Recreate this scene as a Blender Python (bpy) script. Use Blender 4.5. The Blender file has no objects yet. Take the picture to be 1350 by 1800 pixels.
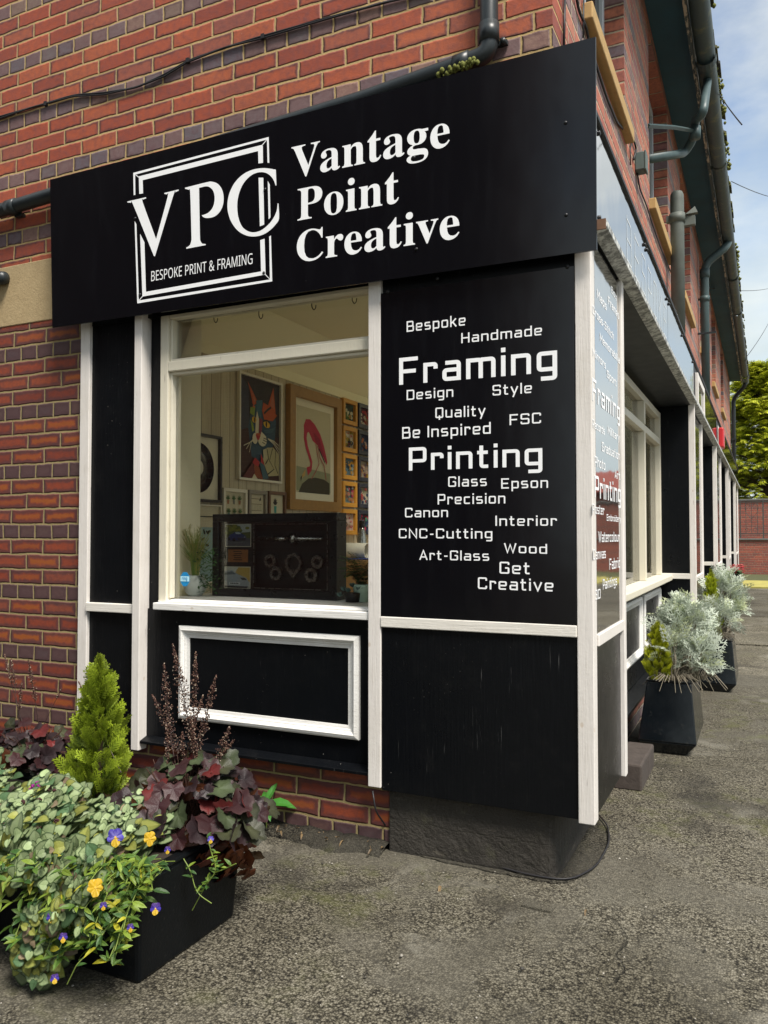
import bpy, bmesh, math, random
import numpy as np
from mathutils import Vector, Matrix
from mathutils.geometry import tessellate_polygon

random.seed(7)
RNG = np.random.default_rng(11)
R = math.radians
scene = bpy.context.scene
COL = scene.collection

# ------------------------------------------------------------------ camera
CAMPOS = Vector((0.677, -2.87, 1.215))
YAW, PITCH = R(25.33), R(1.709)
cam = bpy.data.cameras.new('camera')
cam.sensor_fit = 'HORIZONTAL'; cam.sensor_width = 36.0
cam.lens = 36.0 * 1413.3 / 1350.0
cam.clip_start = 0.05; cam.clip_end = 500
camo = bpy.data.objects.new('camera', cam); COL.objects.link(camo)
camo.location = CAMPOS
camo.rotation_euler = (R(90) + PITCH, 0, YAW)
scene.camera = camo

# ------------------------------------------------------------------ world, sun, exposure
SUN_EL, SUN_AZ = R(57), R(124)          # azimuth clockwise from +Y: bright side is the street side
scene.view_settings.view_transform = 'Standard'
scene.view_settings.look = 'None'
scene.view_settings.gamma = 1.0
scene.view_settings.exposure = 1.12
scene.cycles.diffuse_bounces = 8; scene.cycles.max_bounces = 14; scene.cycles.transparent_max_bounces = 16
world = bpy.data.worlds.new('World'); scene.world = world
world.use_nodes = True
wt = world.node_tree; wn, wl = wt.nodes, wt.links
wn.clear()
w_out = wn.new('ShaderNodeOutputWorld'); w_bg = wn.new('ShaderNodeBackground')
w_sky = wn.new('ShaderNodeTexSky'); w_sky.sky_type = 'NISHITA'; w_sky.sun_disc = False
w_sky.sun_elevation = SUN_EL; w_sky.sun_rotation = SUN_AZ
w_sky.dust_density = 1.5; w_sky.ozone_density = 2.0
w_tc = wn.new('ShaderNodeTexCoord'); w_map = wn.new('ShaderNodeMapping')
w_map.inputs['Scale'].default_value = (1.7, 1.7, 3.4); w_map.inputs['Location'].default_value = (0.35, 0.2, 0.05)
w_no = wn.new('ShaderNodeTexNoise'); w_no.inputs['Scale'].default_value = 1.6
w_no.inputs['Detail'].default_value = 7; w_no.inputs['Roughness'].default_value = 0.55
w_rp = wn.new('ShaderNodeValToRGB')
w_rp.color_ramp.elements[0].position = 0.33; w_rp.color_ramp.elements[1].position = 0.52
w_no2 = wn.new('ShaderNodeTexNoise'); w_no2.inputs['Scale'].default_value = 3.0; w_no2.inputs['Detail'].default_value = 5
w_rp2 = wn.new('ShaderNodeValToRGB')
w_rp2.color_ramp.elements[0].color = (2.0, 2.4, 2.55, 1); w_rp2.color_ramp.elements[1].color = (5.2, 5.3, 5.3, 1)
w_rp2.color_ramp.elements[0].position = 0.3; w_rp2.color_ramp.elements[1].position = 0.68
w_mix = wn.new('ShaderNodeMixRGB')
wl.new(w_tc.outputs['Generated'], w_map.inputs['Vector'])
wl.new(w_map.outputs['Vector'], w_no.inputs['Vector']); wl.new(w_map.outputs['Vector'], w_no2.inputs['Vector'])
wl.new(w_no.outputs['Fac'], w_rp.inputs['Fac']); wl.new(w_no2.outputs['Fac'], w_rp2.inputs['Fac'])
wl.new(w_rp.outputs['Color'], w_mix.inputs['Fac'])
wl.new(w_sky.outputs['Color'], w_mix.inputs[1]); wl.new(w_rp2.outputs['Color'], w_mix.inputs[2])
# pale haze low over the horizon
w_sep = wn.new('ShaderNodeSeparateXYZ'); wl.new(w_tc.outputs['Generated'], w_sep.inputs[0])
w_mr = wn.new('ShaderNodeMapRange'); w_mr.interpolation_type = 'SMOOTHSTEP'
w_mr.inputs['From Min'].default_value = 0.62; w_mr.inputs['From Max'].default_value = 0.05; w_mr.inputs['To Max'].default_value = 0.72
wl.new(w_sep.outputs['Z'], w_mr.inputs['Value'])
w_hz = wn.new('ShaderNodeMixRGB'); w_hz.inputs[2].default_value = (4.3, 4.9, 5.0, 1)
wl.new(w_mr.outputs['Result'], w_hz.inputs['Fac']); wl.new(w_mix.outputs['Color'], w_hz.inputs[1])
wl.new(w_hz.outputs['Color'], w_bg.inputs['Color'])
w_bg.inputs['Strength'].default_value = 0.092
wl.new(w_bg.outputs['Background'], w_out.inputs['Surface'])

sl = bpy.data.lights.new('sun', 'SUN'); sl.energy = 2.9; sl.angle = R(18); sl.color = (1.0, 0.94, 0.86)
so = bpy.data.objects.new('sun', sl); COL.objects.link(so)
sd = Vector((math.sin(SUN_AZ) * math.cos(SUN_EL), math.cos(SUN_AZ) * math.cos(SUN_EL), math.sin(SUN_EL)))
so.rotation_euler = (-sd).to_track_quat('-Z', 'Y').to_euler()
so.location = (6, -4, 9)

# ------------------------------------------------------------------ image measuring helper (pixels of the photograph -> planes of the place)
def _ray(px, py):
    f = Vector((-math.sin(YAW) * math.cos(PITCH), math.cos(YAW) * math.cos(PITCH), math.sin(PITCH)))
    r = Vector((math.cos(YAW), math.sin(YAW), 0)); u = r.cross(f)
    return f + r * ((px - 675) / 1413.3) - u * ((py - 900) / 1413.3)
def on_y(px, py, Y):
    d = _ray(px, py); return CAMPOS + d * ((Y - CAMPOS.y) / d.y)
def on_x(px, py, X):
    d = _ray(px, py); return CAMPOS + d * ((X - CAMPOS.x) / d.x)
def on_z(px, py, Z):
    d = _ray(px, py); return CAMPOS + d * ((Z - CAMPOS.z) / d.z)

# ------------------------------------------------------------------ node helper
class N:
    """a node output one can do arithmetic with"""
    def __init__(s, nt, sock): s.nt, s.s = nt, sock
    def _m(s, op, *a, clamp=False):
        n = s.nt.nodes.new('ShaderNodeMath'); n.operation = op; n.use_clamp = clamp
        for i, v in enumerate((s,) + a):
            if isinstance(v, N): s.nt.links.new(v.s, n.inputs[i])
            else: n.inputs[i].default_value = v
        return N(s.nt, n.outputs[0])
    def __add__(s, o): return s._m('ADD', o)
    def __sub__(s, o): return s._m('SUBTRACT', o)
    def __mul__(s, o): return s._m('MULTIPLY', o)
    def __truediv__(s, o): return s._m('DIVIDE', o)
    def floor(s): return s._m('FLOOR')
    def fract(s): return s._m('FRACT')
    def mod(s, o): return s._m('FLOORED_MODULO', o)
    def lt(s, o): return s._m('LESS_THAN', o)
    def gt(s, o): return s._m('GREATER_THAN', o)
    def min(s, o): return s._m('MINIMUM', o)
    def max(s, o): return s._m('MAXIMUM', o)
    def step(s, a, b):
        n = s.nt.nodes.new('ShaderNodeMapRange'); n.interpolation_type = 'SMOOTHSTEP'
        s.nt.links.new(s.s, n.inputs['Value'])
        n.inputs['From Min'].default_value = a; n.inputs['From Max'].default_value = b
        return N(s.nt, n.outputs['Result'])
    def ramp(s, stops):
        n = s.nt.nodes.new('ShaderNodeValToRGB'); e = n.color_ramp.elements
        while len(e) < len(stops): e.new(0.5)
        for k, (p, c) in enumerate(stops):
            e[k].position = p; e[k].color = (c[0], c[1], c[2], 1)
        s.nt.links.new(s.s, n.inputs['Fac']); return N(s.nt, n.outputs['Color'])

class Mat:
    def __init__(s, name):
        s.m = bpy.data.materials.new(name); s.m.use_nodes = True
        s.nt = s.m.node_tree
        s.b = s.nt.nodes['Principled BSDF']
        s.out = s.nt.nodes['Material Output']
    def node(s, t): return s.nt.nodes.new(t)
    def link(s, a, b): s.nt.links.new(a.s if isinstance(a, N) else a, b)
    def pos(s):
        n = s.node('ShaderNodeNewGeometry'); return n.outputs['Position']
    def obj(s):
        n = s.node('ShaderNodeTexCoord'); return n.outputs['Object']
    def xyz(s, v):
        n = s.node('ShaderNodeSeparateXYZ'); s.link(v, n.inputs[0]); return [N(s.nt, o) for o in n.outputs]
    def vec(s, *a):
        n = s.node('ShaderNodeCombineXYZ')
        for i, v in enumerate(a):
            if isinstance(v, N): s.link(v, n.inputs[i])
            else: n.inputs[i].default_value = v
        return n.outputs[0]
    def scale(s, v, sc, loc=(0, 0, 0)):
        n = s.node('ShaderNodeMapping'); s.link(v, n.inputs['Vector']); n.inputs['Scale'].default_value = sc
        n.inputs['Location'].default_value = loc
        return n.outputs['Vector']
    def noise(s, v, sc, det=4, rough=0.55, dist=0.0):
        n = s.node('ShaderNodeTexNoise'); s.link(v, n.inputs['Vector'])
        n.inputs['Scale'].default_value = sc; n.inputs['Detail'].default_value = det
        n.inputs['Roughness'].default_value = rough; n.inputs['Distortion'].default_value = dist
        return N(s.nt, n.outputs['Fac'])
    def voro(s, v, sc, feat='F1', out='Distance', rnd=1.0):
        n = s.node('ShaderNodeTexVoronoi'); n.feature = feat; s.link(v, n.inputs['Vector'])
        n.inputs['Scale'].default_value = sc; n.inputs['Randomness'].default_value = rnd
        return N(s.nt, n.outputs[out])
    def white(s, v):
        n = s.node('ShaderNodeTexWhiteNoise'); n.noise_dimensions = '3D'; s.link(v, n.inputs['Vector'])
        return N(s.nt, n.outputs['Value'])
    def mix(s, f, a, b, mode='MIX'):
        n = s.node('ShaderNodeMixRGB'); n.blend_type = mode
        for i, v in enumerate((f, a, b)):
            if isinstance(v, N): s.link(v, n.inputs[i])
            elif i == 0: n.inputs[0].default_value = v
            else: n.inputs[i].default_value = (v[0], v[1], v[2], 1)
        return N(s.nt, n.outputs[0])
    def attr(s, name='Col'):
        n = s.node('ShaderNodeAttribute'); n.attribute_name = name; return N(s.nt, n.outputs['Color'])
    def base(s, c):
        if isinstance(c, N): s.link(c, s.b.inputs['Base Color'])
        else: s.b.inputs['Base Color'].default_value = (c[0], c[1], c[2], 1)
        return s
    def rough(s, r):
        if isinstance(r, N): s.link(r, s.b.inputs['Roughness'])
        else: s.b.inputs['Roughness'].default_value = r
        return s
    def metal(s, v): s.b.inputs['Metallic'].default_value = v; return s
    def spec(s, v): s.b.inputs['Specular IOR Level'].default_value = v; return s
    def bump(s, h, dist=0.002, strength=1.0):
        n = s.node('ShaderNodeBump'); s.link(h, n.inputs['Height'])
        n.inputs['Distance'].default_value = dist; n.inputs['Strength'].default_value = strength
        s.link(n.outputs['Normal'], s.b.inputs['Normal']); return s

# ------------------------------------------------------------------ materials
def brick_mat(name, axis, pal_s, pal_h, mortar, z_lintel=None, rough=0.72):
    m = Mat(name)
    p = m.pos(); x, y, z = m.xyz(p)
    u = x if axis == 'x' else y
    wob = m.noise(p, 9, 2)
    wob2 = m.noise(m.scale(p, (1, 1, 1), (3, 7, 1)), 9, 2)
    uu = u + (wob - 0.5) * 0.016
    zz = z + (wob2 - 0.5) * 0.013
    v = zz / 0.075
    row = v.floor(); fv = v.fract()
    hdr = row.mod(4.0).lt(0.5)
    alt = row.mod(2.0)
    r_off = m.white(m.vec(row, 3.3, 1.7))
    bw = hdr * (0.1125 - 0.2250) + 0.2250
    off = hdr * 0.056 + alt * 0.1125 + r_off * 0.012 + 40.0
    ub = (uu + off) / bw
    colm = ub.floor(); fu = ub.fract()
    du = fu.min(fu * -1.0 + 1.0) * bw
    dv = fv.min(fv * -1.0 + 1.0) * 0.075
    fine = m.noise(p, 160, 3, 0.6)
    mid = m.noise(p, 34, 4, 0.6)
    d = du.min(dv) + (mid - 0.5) * 0.0062
    face = d.step(0.0030, 0.0054)
    rnd = m.white(m.vec(colm, row, 5.1)); rnd2 = m.white(m.vec(colm, row, 9.7)); rnd3 = m.white(m.vec(colm, row, 14.2))
    cs = rnd.ramp(pal_s); ch = rnd.ramp(pal_h)
    core = m.mix(hdr, cs, ch)
    core = m.mix((mid * 0.9).step(0.30, 0.75), core, m.mix(0.62, core, (0.13, 0.055, 0.06)))
    core = m.mix(m.noise(m.scale(p, (1, 1, 2.2), (4, 4, 4)), 48, 5, 0.7).step(0.50, 0.72) * 0.35, core, m.mix(1.0, core, (1.35, 1.30, 1.25), 'MULTIPLY'))
    # kiln-dark frame round the brick, wavy, stronger on some bricks
    blob = d + (m.noise(p, 26, 3) - 0.5) * 0.030
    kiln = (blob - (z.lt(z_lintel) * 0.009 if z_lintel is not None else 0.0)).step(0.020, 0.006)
    amt = rnd2.step(0.30, 0.85)
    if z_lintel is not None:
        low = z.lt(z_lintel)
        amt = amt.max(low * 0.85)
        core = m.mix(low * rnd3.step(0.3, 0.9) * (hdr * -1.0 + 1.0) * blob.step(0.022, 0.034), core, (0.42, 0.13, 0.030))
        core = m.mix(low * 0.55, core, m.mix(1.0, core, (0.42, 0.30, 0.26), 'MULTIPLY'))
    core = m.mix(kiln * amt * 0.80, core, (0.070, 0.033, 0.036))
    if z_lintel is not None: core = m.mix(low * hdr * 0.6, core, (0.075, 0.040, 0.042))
    grime = m.noise(m.scale(p, (1, 1, 0.35), (2, 5, 7)), 1.7, 5, 0.65)
    core = m.mix(grime.step(0.42, 0.75) * 0.22, core, m.mix(1.0, core, (0.50, 0.44, 0.44), 'MULTIPLY'))
    core = m.mix(m.noise(p, 300, 2).step(0.60, 0.74) * 0.35, core, (0.06, 0.04, 0.04))
    core = m.mix(m.noise(m.scale(p, (1, 1, 1), (9, 2, 4)), 55, 3).step(0.70, 0.80) * 0.35, core, (0.55, 0.47, 0.38))
    mort = m.mix(m.noise(p, 60, 4), mortar, [c * 0.62 for c in mortar])
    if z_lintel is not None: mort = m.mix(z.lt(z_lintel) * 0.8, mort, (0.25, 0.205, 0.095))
    mort = m.mix(m.noise(p, 3.5, 5, 0.7).step(0.50, 0.70) * 0.5, mort, [c * 0.42 for c in mortar])
    m.base(m.mix(face, mort, core))
    m.rough(face * (rough - 0.95) + 0.95 if z_lintel is None else face * (rough - 0.95) + 0.95)
    m.spec(0.35)
    h = d.step(0.0025, 0.0095) * 1.0 + mid * 0.35 + fine * 0.16 + rnd3 * 0.25
    m.bump(h, 0.0055, 0.9)
    return m.m

PAL_S = [(0.0, (0.27, 0.062, 0.036)), (0.3, (0.34, 0.074, 0.036)), (0.55, (0.385, 0.088, 0.040)), (0.80, (0.42, 0.112, 0.048)), (1.0, (0.25, 0.080, 0.060))]
PAL_H = [(0.0, (0.15, 0.098, 0.102)), (0.4, (0.20, 0.125, 0.115)), (0.7, (0.12, 0.105, 0.125)), (0.9, (0.21, 0.145, 0.110)), (1.0, (0.26, 0.15, 0.12))]
M = {}
M['brick_front'] = brick_mat('brick_front', 'x', PAL_S, PAL_H, (0.54, 0.385, 0.175), 2.29, 0.62)
M['brick_side'] = brick_mat('brick_side', 'y', [(p_, (c_[0] * 1.15 + .02, c_[1] * 1.5 + .02, c_[2] * 1.8 + .02)) for p_, c_ in PAL_S], [(p_, tuple(k * 1.3 for k in c_)) for p_, c_ in PAL_H], (0.50, 0.42, 0.30))  # front palette lightened: glare and haze painted into the side bricks
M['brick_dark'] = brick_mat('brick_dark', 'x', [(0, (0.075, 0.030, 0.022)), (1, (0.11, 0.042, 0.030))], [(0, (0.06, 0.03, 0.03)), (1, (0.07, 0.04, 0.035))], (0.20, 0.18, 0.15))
M['brick_far'] = brick_mat('brick_far', 'x', [(0, (0.30, 0.085, 0.055)), (0.5, (0.36, 0.10, 0.06)), (1, (0.25, 0.08, 0.06))],
                           [(0, (0.28, 0.09, 0.06)), (1, (0.22, 0.08, 0.06))], (0.34, 0.25, 0.18))

def black_paint(name, rough=0.33, speck=0.25, base=(0.0030, 0.0036, 0.0048), bumpd=0.0012):
    m = Mat(name); p = m.pos()
    streak = m.noise(m.scale(p, (30, 30, 1.6)), 4, 4)
    drip = m.noise(m.scale(p, (55, 55, 2.2), (3, 1, 0)), 3, 3).step(0.66, 0.76)
    sp = m.voro(p, 26).step(0.050, 0.030) * m.noise(p, 3.0, 2).step(0.44, 0.60)
    sp2 = m.voro(m.scale(p, (1, 1, 1), (4, 4, 4)), 60).step(0.06, 0.04) * m.noise(p, 2.1, 2).step(0.52, 0.66)
    dust = m.noise(p, 14, 6, 0.7).step(0.50, 0.85) * 0.10
    c = m.mix(dust * 0.5, base, (0.09, 0.085, 0.075))
    c = m.mix(streak.step(0.55, 0.8) * 0.25, c, (0.010, 0.011, 0.013))
    c = m.mix(drip * m.noise(p, 3, 2).step(0.52, 0.62) * 0.22, c, (0.32, 0.32, 0.31))
    c = m.mix((sp.max(sp2)) * speck, c, (0.55, 0.52, 0.46))
    m.base(c).rough(m.noise(p, 8, 5, 0.65) * 0.22 + (rough - 0.11)).spec(0.20)
    m.bump(streak * 1.0 + m.noise(p, 90, 3) * 0.3 + drip * 0.2, bumpd, 0.8)
    return m.m
M['black_wood'] = black_paint('black_wood', 0.36, 0.55)
M['black_panel'] = black_paint('black_panel', 0.30, 0.35)
def gloss_board(name, rough=0.09, base=(0.0024, 0.0028, 0.0042), ior=1.5):
    m = Mat(name); p = m.pos(); m.b.inputs['IOR'].default_value = ior
    n = m.noise(p, 1.6, 3)
    sp = m.voro(p, 17).step(0.022, 0.012) * m.noise(p, 2.0, 2).step(0.5, 0.7)
    smear = m.noise(m.scale(p, (9, 9, 1.2)), 3, 4)
    m.base(m.mix(sp * 0.5, m.mix(smear.step(0.5, 0.9) * 0.08, base, (0.03, 0.032, 0.038)), (0.4, 0.4, 0.4)))
    m.rough(smear * 0.10 + (rough - 0.03)).spec(0.5)
    m.bump(n, 0.012, 0.35)
    return m.m
M['sign_board'] = gloss_board('sign_board', 0.14, ior=1.5)
M['word_board'] = gloss_board('word_board', 0.16, ior=1.5)
M['side_board'] = gloss_board('side_board', 0.04, ior=11.0)

def white_paint(name, base=(0.72, 0.70, 0.65), dirt=0.5, axis='z'):
    m = Mat(name); p = m.pos()
    sc = (40, 40, 2.0) if axis == 'z' else ((2.0, 40, 40) if axis == 'x' else (40, 2.0, 40))
    grain = m.noise(m.scale(p, sc), 4, 5, 0.6)
    knot = m.voro(m.scale(p, (4, 4, 2.6) if axis == 'z' else (2.6, 4, 4)), 2.2).step(0.075, 0.03)
    scr = m.noise(m.scale(p, (70, 70, 5) if axis == 'z' else (5, 70, 70), (5, 2, 1)), 2, 4).step(0.68, 0.74)
    nail = m.voro(p, 11).step(0.040, 0.026) * m.noise(p, 4, 1).step(0.5, 0.6)
    grime = m.noise(p, 5, 6, 0.7).step(0.42, 0.80)
    c = m.mix(grime * 0.30 * dirt, base, (0.42, 0.38, 0.30))
    c = m.mix(grain.step(0.52, 0.72) * 0.30 * dirt, c, (0.50, 0.46, 0.40))
    c = m.mix(knot * 0.45 * dirt, c, (0.42, 0.30, 0.18))
    c = m.mix(scr * 0.75 * dirt, c, (0.16, 0.13, 0.11))
    c = m.mix(nail * 0.8 * dirt, c, (0.10, 0.08, 0.06))
    m.base(c).rough(m.noise(p, 20, 4) * 0.25 + 0.40).spec(0.35)
    m.bump(grain * 1.0 + m.noise(p, 60, 4) * 0.4 - scr * 0.6, 0.0016, 0.9)
    return m.m
M['white_wood'] = white_paint('white_wood', (0.70, 0.665, 0.625), 0.9)
M['white_rail'] = white_paint('white_rail', (0.72, 0.69, 0.63), 0.9, 'x')
M['white_frame'] = white_paint('white_frame', (0.66, 0.62, 0.50), 0.8)
M['white_sill'] = white_paint('white_sill', (0.76, 0.75, 0.72), 1.0, 'x')
M['cream_wood'] = white_paint('cream_wood', (0.66, 0.62, 0.50), 0.5, 'y')

def plain(name, c, rough=0.6, var=0.25, sc=18, bump=0.0, metal=0.0, spec=0.4):
    m = Mat(name); p = m.obj()
    n = m.noise(p, sc, 5, 0.6)
    m.base(m.mix(n, [k * (1 - var) for k in c], [min(1, k * (1 + var)) for k in c]))
    m.rough(m.noise(p, sc * 2, 3) * 0.2 + rough - 0.1).metal(metal).spec(spec)
    if bump: m.bump(n, bump, 0.8)
    return m.m

def glass_mat(name, tint=(0.985, 0.99, 0.975), rough=0.0):
    m = Mat(name)
    m.nt.nodes.remove(m.b)
    tr = m.node('ShaderNodeBsdfTransparent'); tr.inputs[0].default_value = (*tint, 1)
    gl = m.node('ShaderNodeBsdfGlossy'); gl.inputs['Roughness'].default_value = rough
    fr = m.node('ShaderNodeFresnel'); fr.inputs['IOR'].default_value = 1.52
    k = N(m.nt, fr.outputs[0]) * 0.8
    mx = m.node('ShaderNodeMixShader'); m.link(k, mx.inputs[0])
    m.link(tr.outputs[0], mx.inputs[1]); m.link(gl.outputs[0], mx.inputs[2])
    m.link(mx.outputs[0], m.out.inputs['Surface'])
    return m.m
M['glass'] = glass_mat('glass')
M['picture_glass'] = glass_mat('picture_glass', (0.97, 0.97, 0.96))

def vcol_mat(name, rough=0.55, spec=0.3, trans=0.0, bump=0.0, sc=200):
    m = Mat(name); a = m.attr('Col'); p = m.obj()
    c = m.mix(m.noise(p, sc, 3) , m.mix(1.0, a, (0.72, 0.72, 0.72), 'MULTIPLY'), a)
    m.base(c).rough(rough).spec(spec)
    if bump: m.bump(m.noise(p, sc, 3), bump, 0.7)
    if trans > 0:
        t = m.node('ShaderNodeBsdfTranslucent'); m.link(c, t.inputs['Color'])
        mx = m.node('ShaderNodeMixShader'); mx.inputs[0].default_value = trans
        m.link(m.b.outputs[0], mx.inputs[1]); m.link(t.outputs[0], mx.inputs[2])
        m.link(mx.outputs[0], m.out.inputs['Surface'])
    return m.m
M['leaf'] = vcol_mat('leaf', 0.48, 0.4, 0.25, 0.0012, 240)
M['ink'] = vcol_mat('ink', 0.6, 0.25)
M['lettering'] = plain('lettering', (0.88, 0.89, 0.90), 0.45, 0.03)
M['lettering_thin'] = plain('lettering_thin', (0.62, 0.66, 0.68), 0.45, 0.03)
M['screw'] = plain('screw', (0.02, 0.02, 0.022), 0.30, 0.2, 60, 0, 0.3)

def ground_mat(name, tone=1.0, moss=0.6, scale=1.0):
    m = Mat(name); p = m.pos(); K = lambda *c: [k * tone for k in c]
    c1 = m.voro(p, 150 * scale, out='Color'); sep = m.node('ShaderNodeSeparateColor'); m.link(c1, sep.inputs[0])
    gr = N(m.nt, sep.outputs[0]); d1 = m.voro(p, 150 * scale)
    warp = m.noise(p, 0.8, 3)
    big = m.noise(p, 0.75, 7, 0.62, 0.8); mid = m.noise(p, 5, 7, 0.72); fine = m.noise(p, 60, 5, 0.75)
    patch = m.noise(m.scale(p, (1, 1, 1), (5, 2, 1)), 1.7, 7, 0.68, 0.5)
    t = gr * 0.34 + (d1 * -1.25 + 1.0) * 0.36 + fine * 0.14 + mid * 0.22
    c = t.ramp([(0.28, K(0.014, 0.012, 0.009)), (0.44, K(0.085, 0.076, 0.054)), (0.58, K(0.185, 0.168, 0.124)), (0.78, K(0.34, 0.315, 0.25))])
    smooth = patch.step(0.46, 0.60)                       # worn smooth areas where the stones hardly show
    c = m.mix(smooth * 0.60, c, m.mix(mid, K(0.105, 0.096, 0.074), K(0.175, 0.163, 0.130)))
    c = m.mix(big.step(0.42, 0.66) * 0.62, c, m.mix(1.0, c, (0.42, 0.40, 0.34), 'MULTIPLY'))
    c = m.mix(m.noise(m.scale(p, (1, 1, 1), (1, 9, 2)), 2.0, 7, 0.7, 0.4).step(0.56, 0.70) * 0.55, c, K(0.27, 0.255, 0.21))
    c = m.mix(mid.step(0.48, 0.66) * m.noise(m.scale(p, (1, 1, 1), (8, 1, 3)), 1.1, 5, 0.6).step(0.48, 0.62) * moss, c, (0.075, 0.080, 0.022))
    stain = m.noise(m.scale(p, (1, 1, 1), (3, 3, 9)), 1.35, 4, 0.55).step(0.60, 0.70)
    c = m.mix(stain * 0.6, c, K(0.028, 0.025, 0.021))
    n = m.node('ShaderNodeVectorMath'); n.operation = 'ADD'; m.link(p, n.inputs[0])
    nz = m.node('ShaderNodeTexNoise'); nz.inputs['Scale'].default_value = 3.0; nz.inputs['Detail'].default_value = 5; m.link(p, nz.inputs['Vector'])
    vs = m.node('ShaderNodeVectorMath'); vs.operation = 'SCALE'; vs.inputs['Scale'].default_value = 0.45; m.link(nz.outputs['Color'], vs.inputs[0]); m.link(vs.outputs[0], n.inputs[1])
    crack = m.voro(n.outputs[0], 0.5, 'DISTANCE_TO_EDGE').step(0.0035, 0.0008) * m.noise(p, 1.2, 2).step(0.52, 0.62)
    c = m.mix(crack * 0.6, c, (0.012, 0.011, 0.008))
    m.base(c).rough(0.88 - 0.0).spec(0.25)
    m.rough(smooth * -0.12 + 0.92)
    m.bump(d1 * -0.55 * (1 if True else 0) + fine * 1.0 + mid * 2.4 - crack * 1.0, 0.007, 0.85)
    return m.m
M['ground'] = ground_mat('ground', 0.80)
M['ground_far'] = ground_mat('ground_far', 1.1, 0.3)
M['ground_smooth'] = ground_mat('ground_smooth', 0.8, 0.15, 2.0)
M['stone'] = plain('stone', (0.43, 0.33, 0.185), 0.9, 0.30, 22, 0.003)
m = Mat('lintel_stone'); p = m.pos()
c = m.mix(m.noise(p, 9, 6, 0.7), (0.30, 0.215, 0.105), (0.52, 0.40, 0.225))
c = m.mix(m.noise(p, 120, 3).step(0.58, 0.72) * 0.4, c, (0.17, 0.12, 0.07))
c = m.mix(m.voro(p, 6).step(0.10, 0.04) * 0.6, c, (0.22, 0.09, 0.02))
m.base(c).rough(0.92).bump(m.noise(p, 80, 5, 0.7), 0.003, 0.8); M['lintel_stone'] = m.m
m = Mat('plinth_concrete'); p = m.pos()
c = m.mix(m.noise(p, 5, 6, 0.7), (0.016, 0.014, 0.011), (0.050, 0.043, 0.034))
c = m.mix(m.noise(m.scale(p, (1, 1, 5)), 6, 4).step(0.62, 0.72) * 0.4, c, (0.15, 0.13, 0.10))
c = m.mix(m.voro(p, 40).step(0.05, 0.03) * 0.5, c, (0.3, 0.28, 0.24))
xx, yy, zz_ = m.xyz(p)
jn = ((zz_ + (m.noise(p, 7, 3) - 0.5) * 0.03) / 0.115).fract().step(0.06, 0.0)
c = m.mix(jn * 0.3, c, (0.09, 0.08, 0.064))
c = m.mix(m.noise(p, 11, 6, 0.75).step(0.56, 0.70) * 0.6, c, (0.070, 0.066, 0.040))
m.base(c).rough(0.85).bump(m.noise(p, 40, 6, 0.7) + m.noise(p, 9, 4, 0.7) * 2.0 - jn * 0.15, 0.010, 1.0); M['plinth_concrete'] = m.m
M['pipe'] = plain('pipe', (0.020, 0.026, 0.029), 0.38, 0.35, 12, 0.0004)
M['pipe_green'] = plain('pipe_green', (0.060, 0.095, 0.098), 0.48, 0.30, 9, 0.0006)
M['pipe_grey'] = plain('pipe_grey', (0.115, 0.130, 0.115), 0.6, 0.35, 9, 0.0008)
M['cable'] = plain('cable', (0.015, 0.014, 0.016), 0.5, 0.2)
M['soffit'] = plain('soffit', (0.022, 0.075, 0.110), 0.7, 0.5, 4, 0.002)
M['soffit_black'] = plain('soffit_black', (0.012, 0.014, 0.017), 0.55, 0.4, 6, 0.001)
m = Mat('peeling_board'); p = m.pos()
pe = m.noise(m.scale(p, (9, 2.0, 9)), 3, 6, 0.7).step(0.48, 0.56)
m.base(m.mix(pe, (0.045, 0.06, 0.065), (0.42, 0.36, 0.29))).rough(0.7).bump(pe, 0.003, 0.8); M['peeling_board'] = m.m
m = Mat('mossy_tile'); p = m.pos()
m.base(m.mix(m.noise(p, 7, 6, 0.7).step(0.40, 0.62), (0.075, 0.075, 0.068), (0.16, 0.155, 0.045))).rough(0.9).bump(m.noise(p, 40, 5), 0.01, 0.8); M['mossy_tile'] = m.m
m = Mat('gutter'); p = m.pos()
m.base(m.mix(m.noise(p, 6, 5, 0.7).step(0.5, 0.7), (0.045, 0.072, 0.078), (0.13, 0.14, 0.085))).rough(0.55); M['gutter'] = m.m
M['timber_sill'] = plain('timber_sill', (0.42, 0.27, 0.105), 0.7, 0.25, 30, 0.0015)
m = Mat('weathered_ledge'); p = m.pos()
w = m.noise(p, 26, 6, 0.75)
m.base(m.mix(w.step(0.40, 0.62), (0.16, 0.165, 0.16), (0.66, 0.67, 0.64))).rough(0.7).bump(w, 0.004, 0.8); M['weathered_ledge'] = m.m
M['flashing'] = plain('flashing', (0.33, 0.32, 0.26), 0.75, 0.45, 20, 0.006)
M['cream_wall'] = plain('cream_wall', (0.88, 0.83, 0.60), 0.8, 0.03, 4)
M['ceiling_paint'] = plain('ceiling_paint', (0.86, 0.81, 0.60), 0.85, 0.03, 4)
m = Mat('wood_panelling'); p = m.pos(); x, y, z = m.xyz(p)
pl = (y / 0.095); pid = m.white(m.vec(pl.floor(), 1.0, 2.0)); fr = pl.fract()
g = m.noise(m.scale(p, (1, 16, 1.3)), 3.5, 6, 0.7, 0.6)
c = m.mix(g, (0.30, 0.25, 0.165), (0.76, 0.68, 0.50)); c = m.mix(pid * 0.45, c, (0.30, 0.25, 0.17))
c = m.mix(fr.min(fr * -1.0 + 1.0).step(0.035, 0.01), c, (0.06, 0.05, 0.03))
m.base(c).rough(0.75).bump(g, 0.002, 0.6); M['wood_panelling'] = m.m
m = Mat('floor_boards'); p = m.pos()
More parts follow.
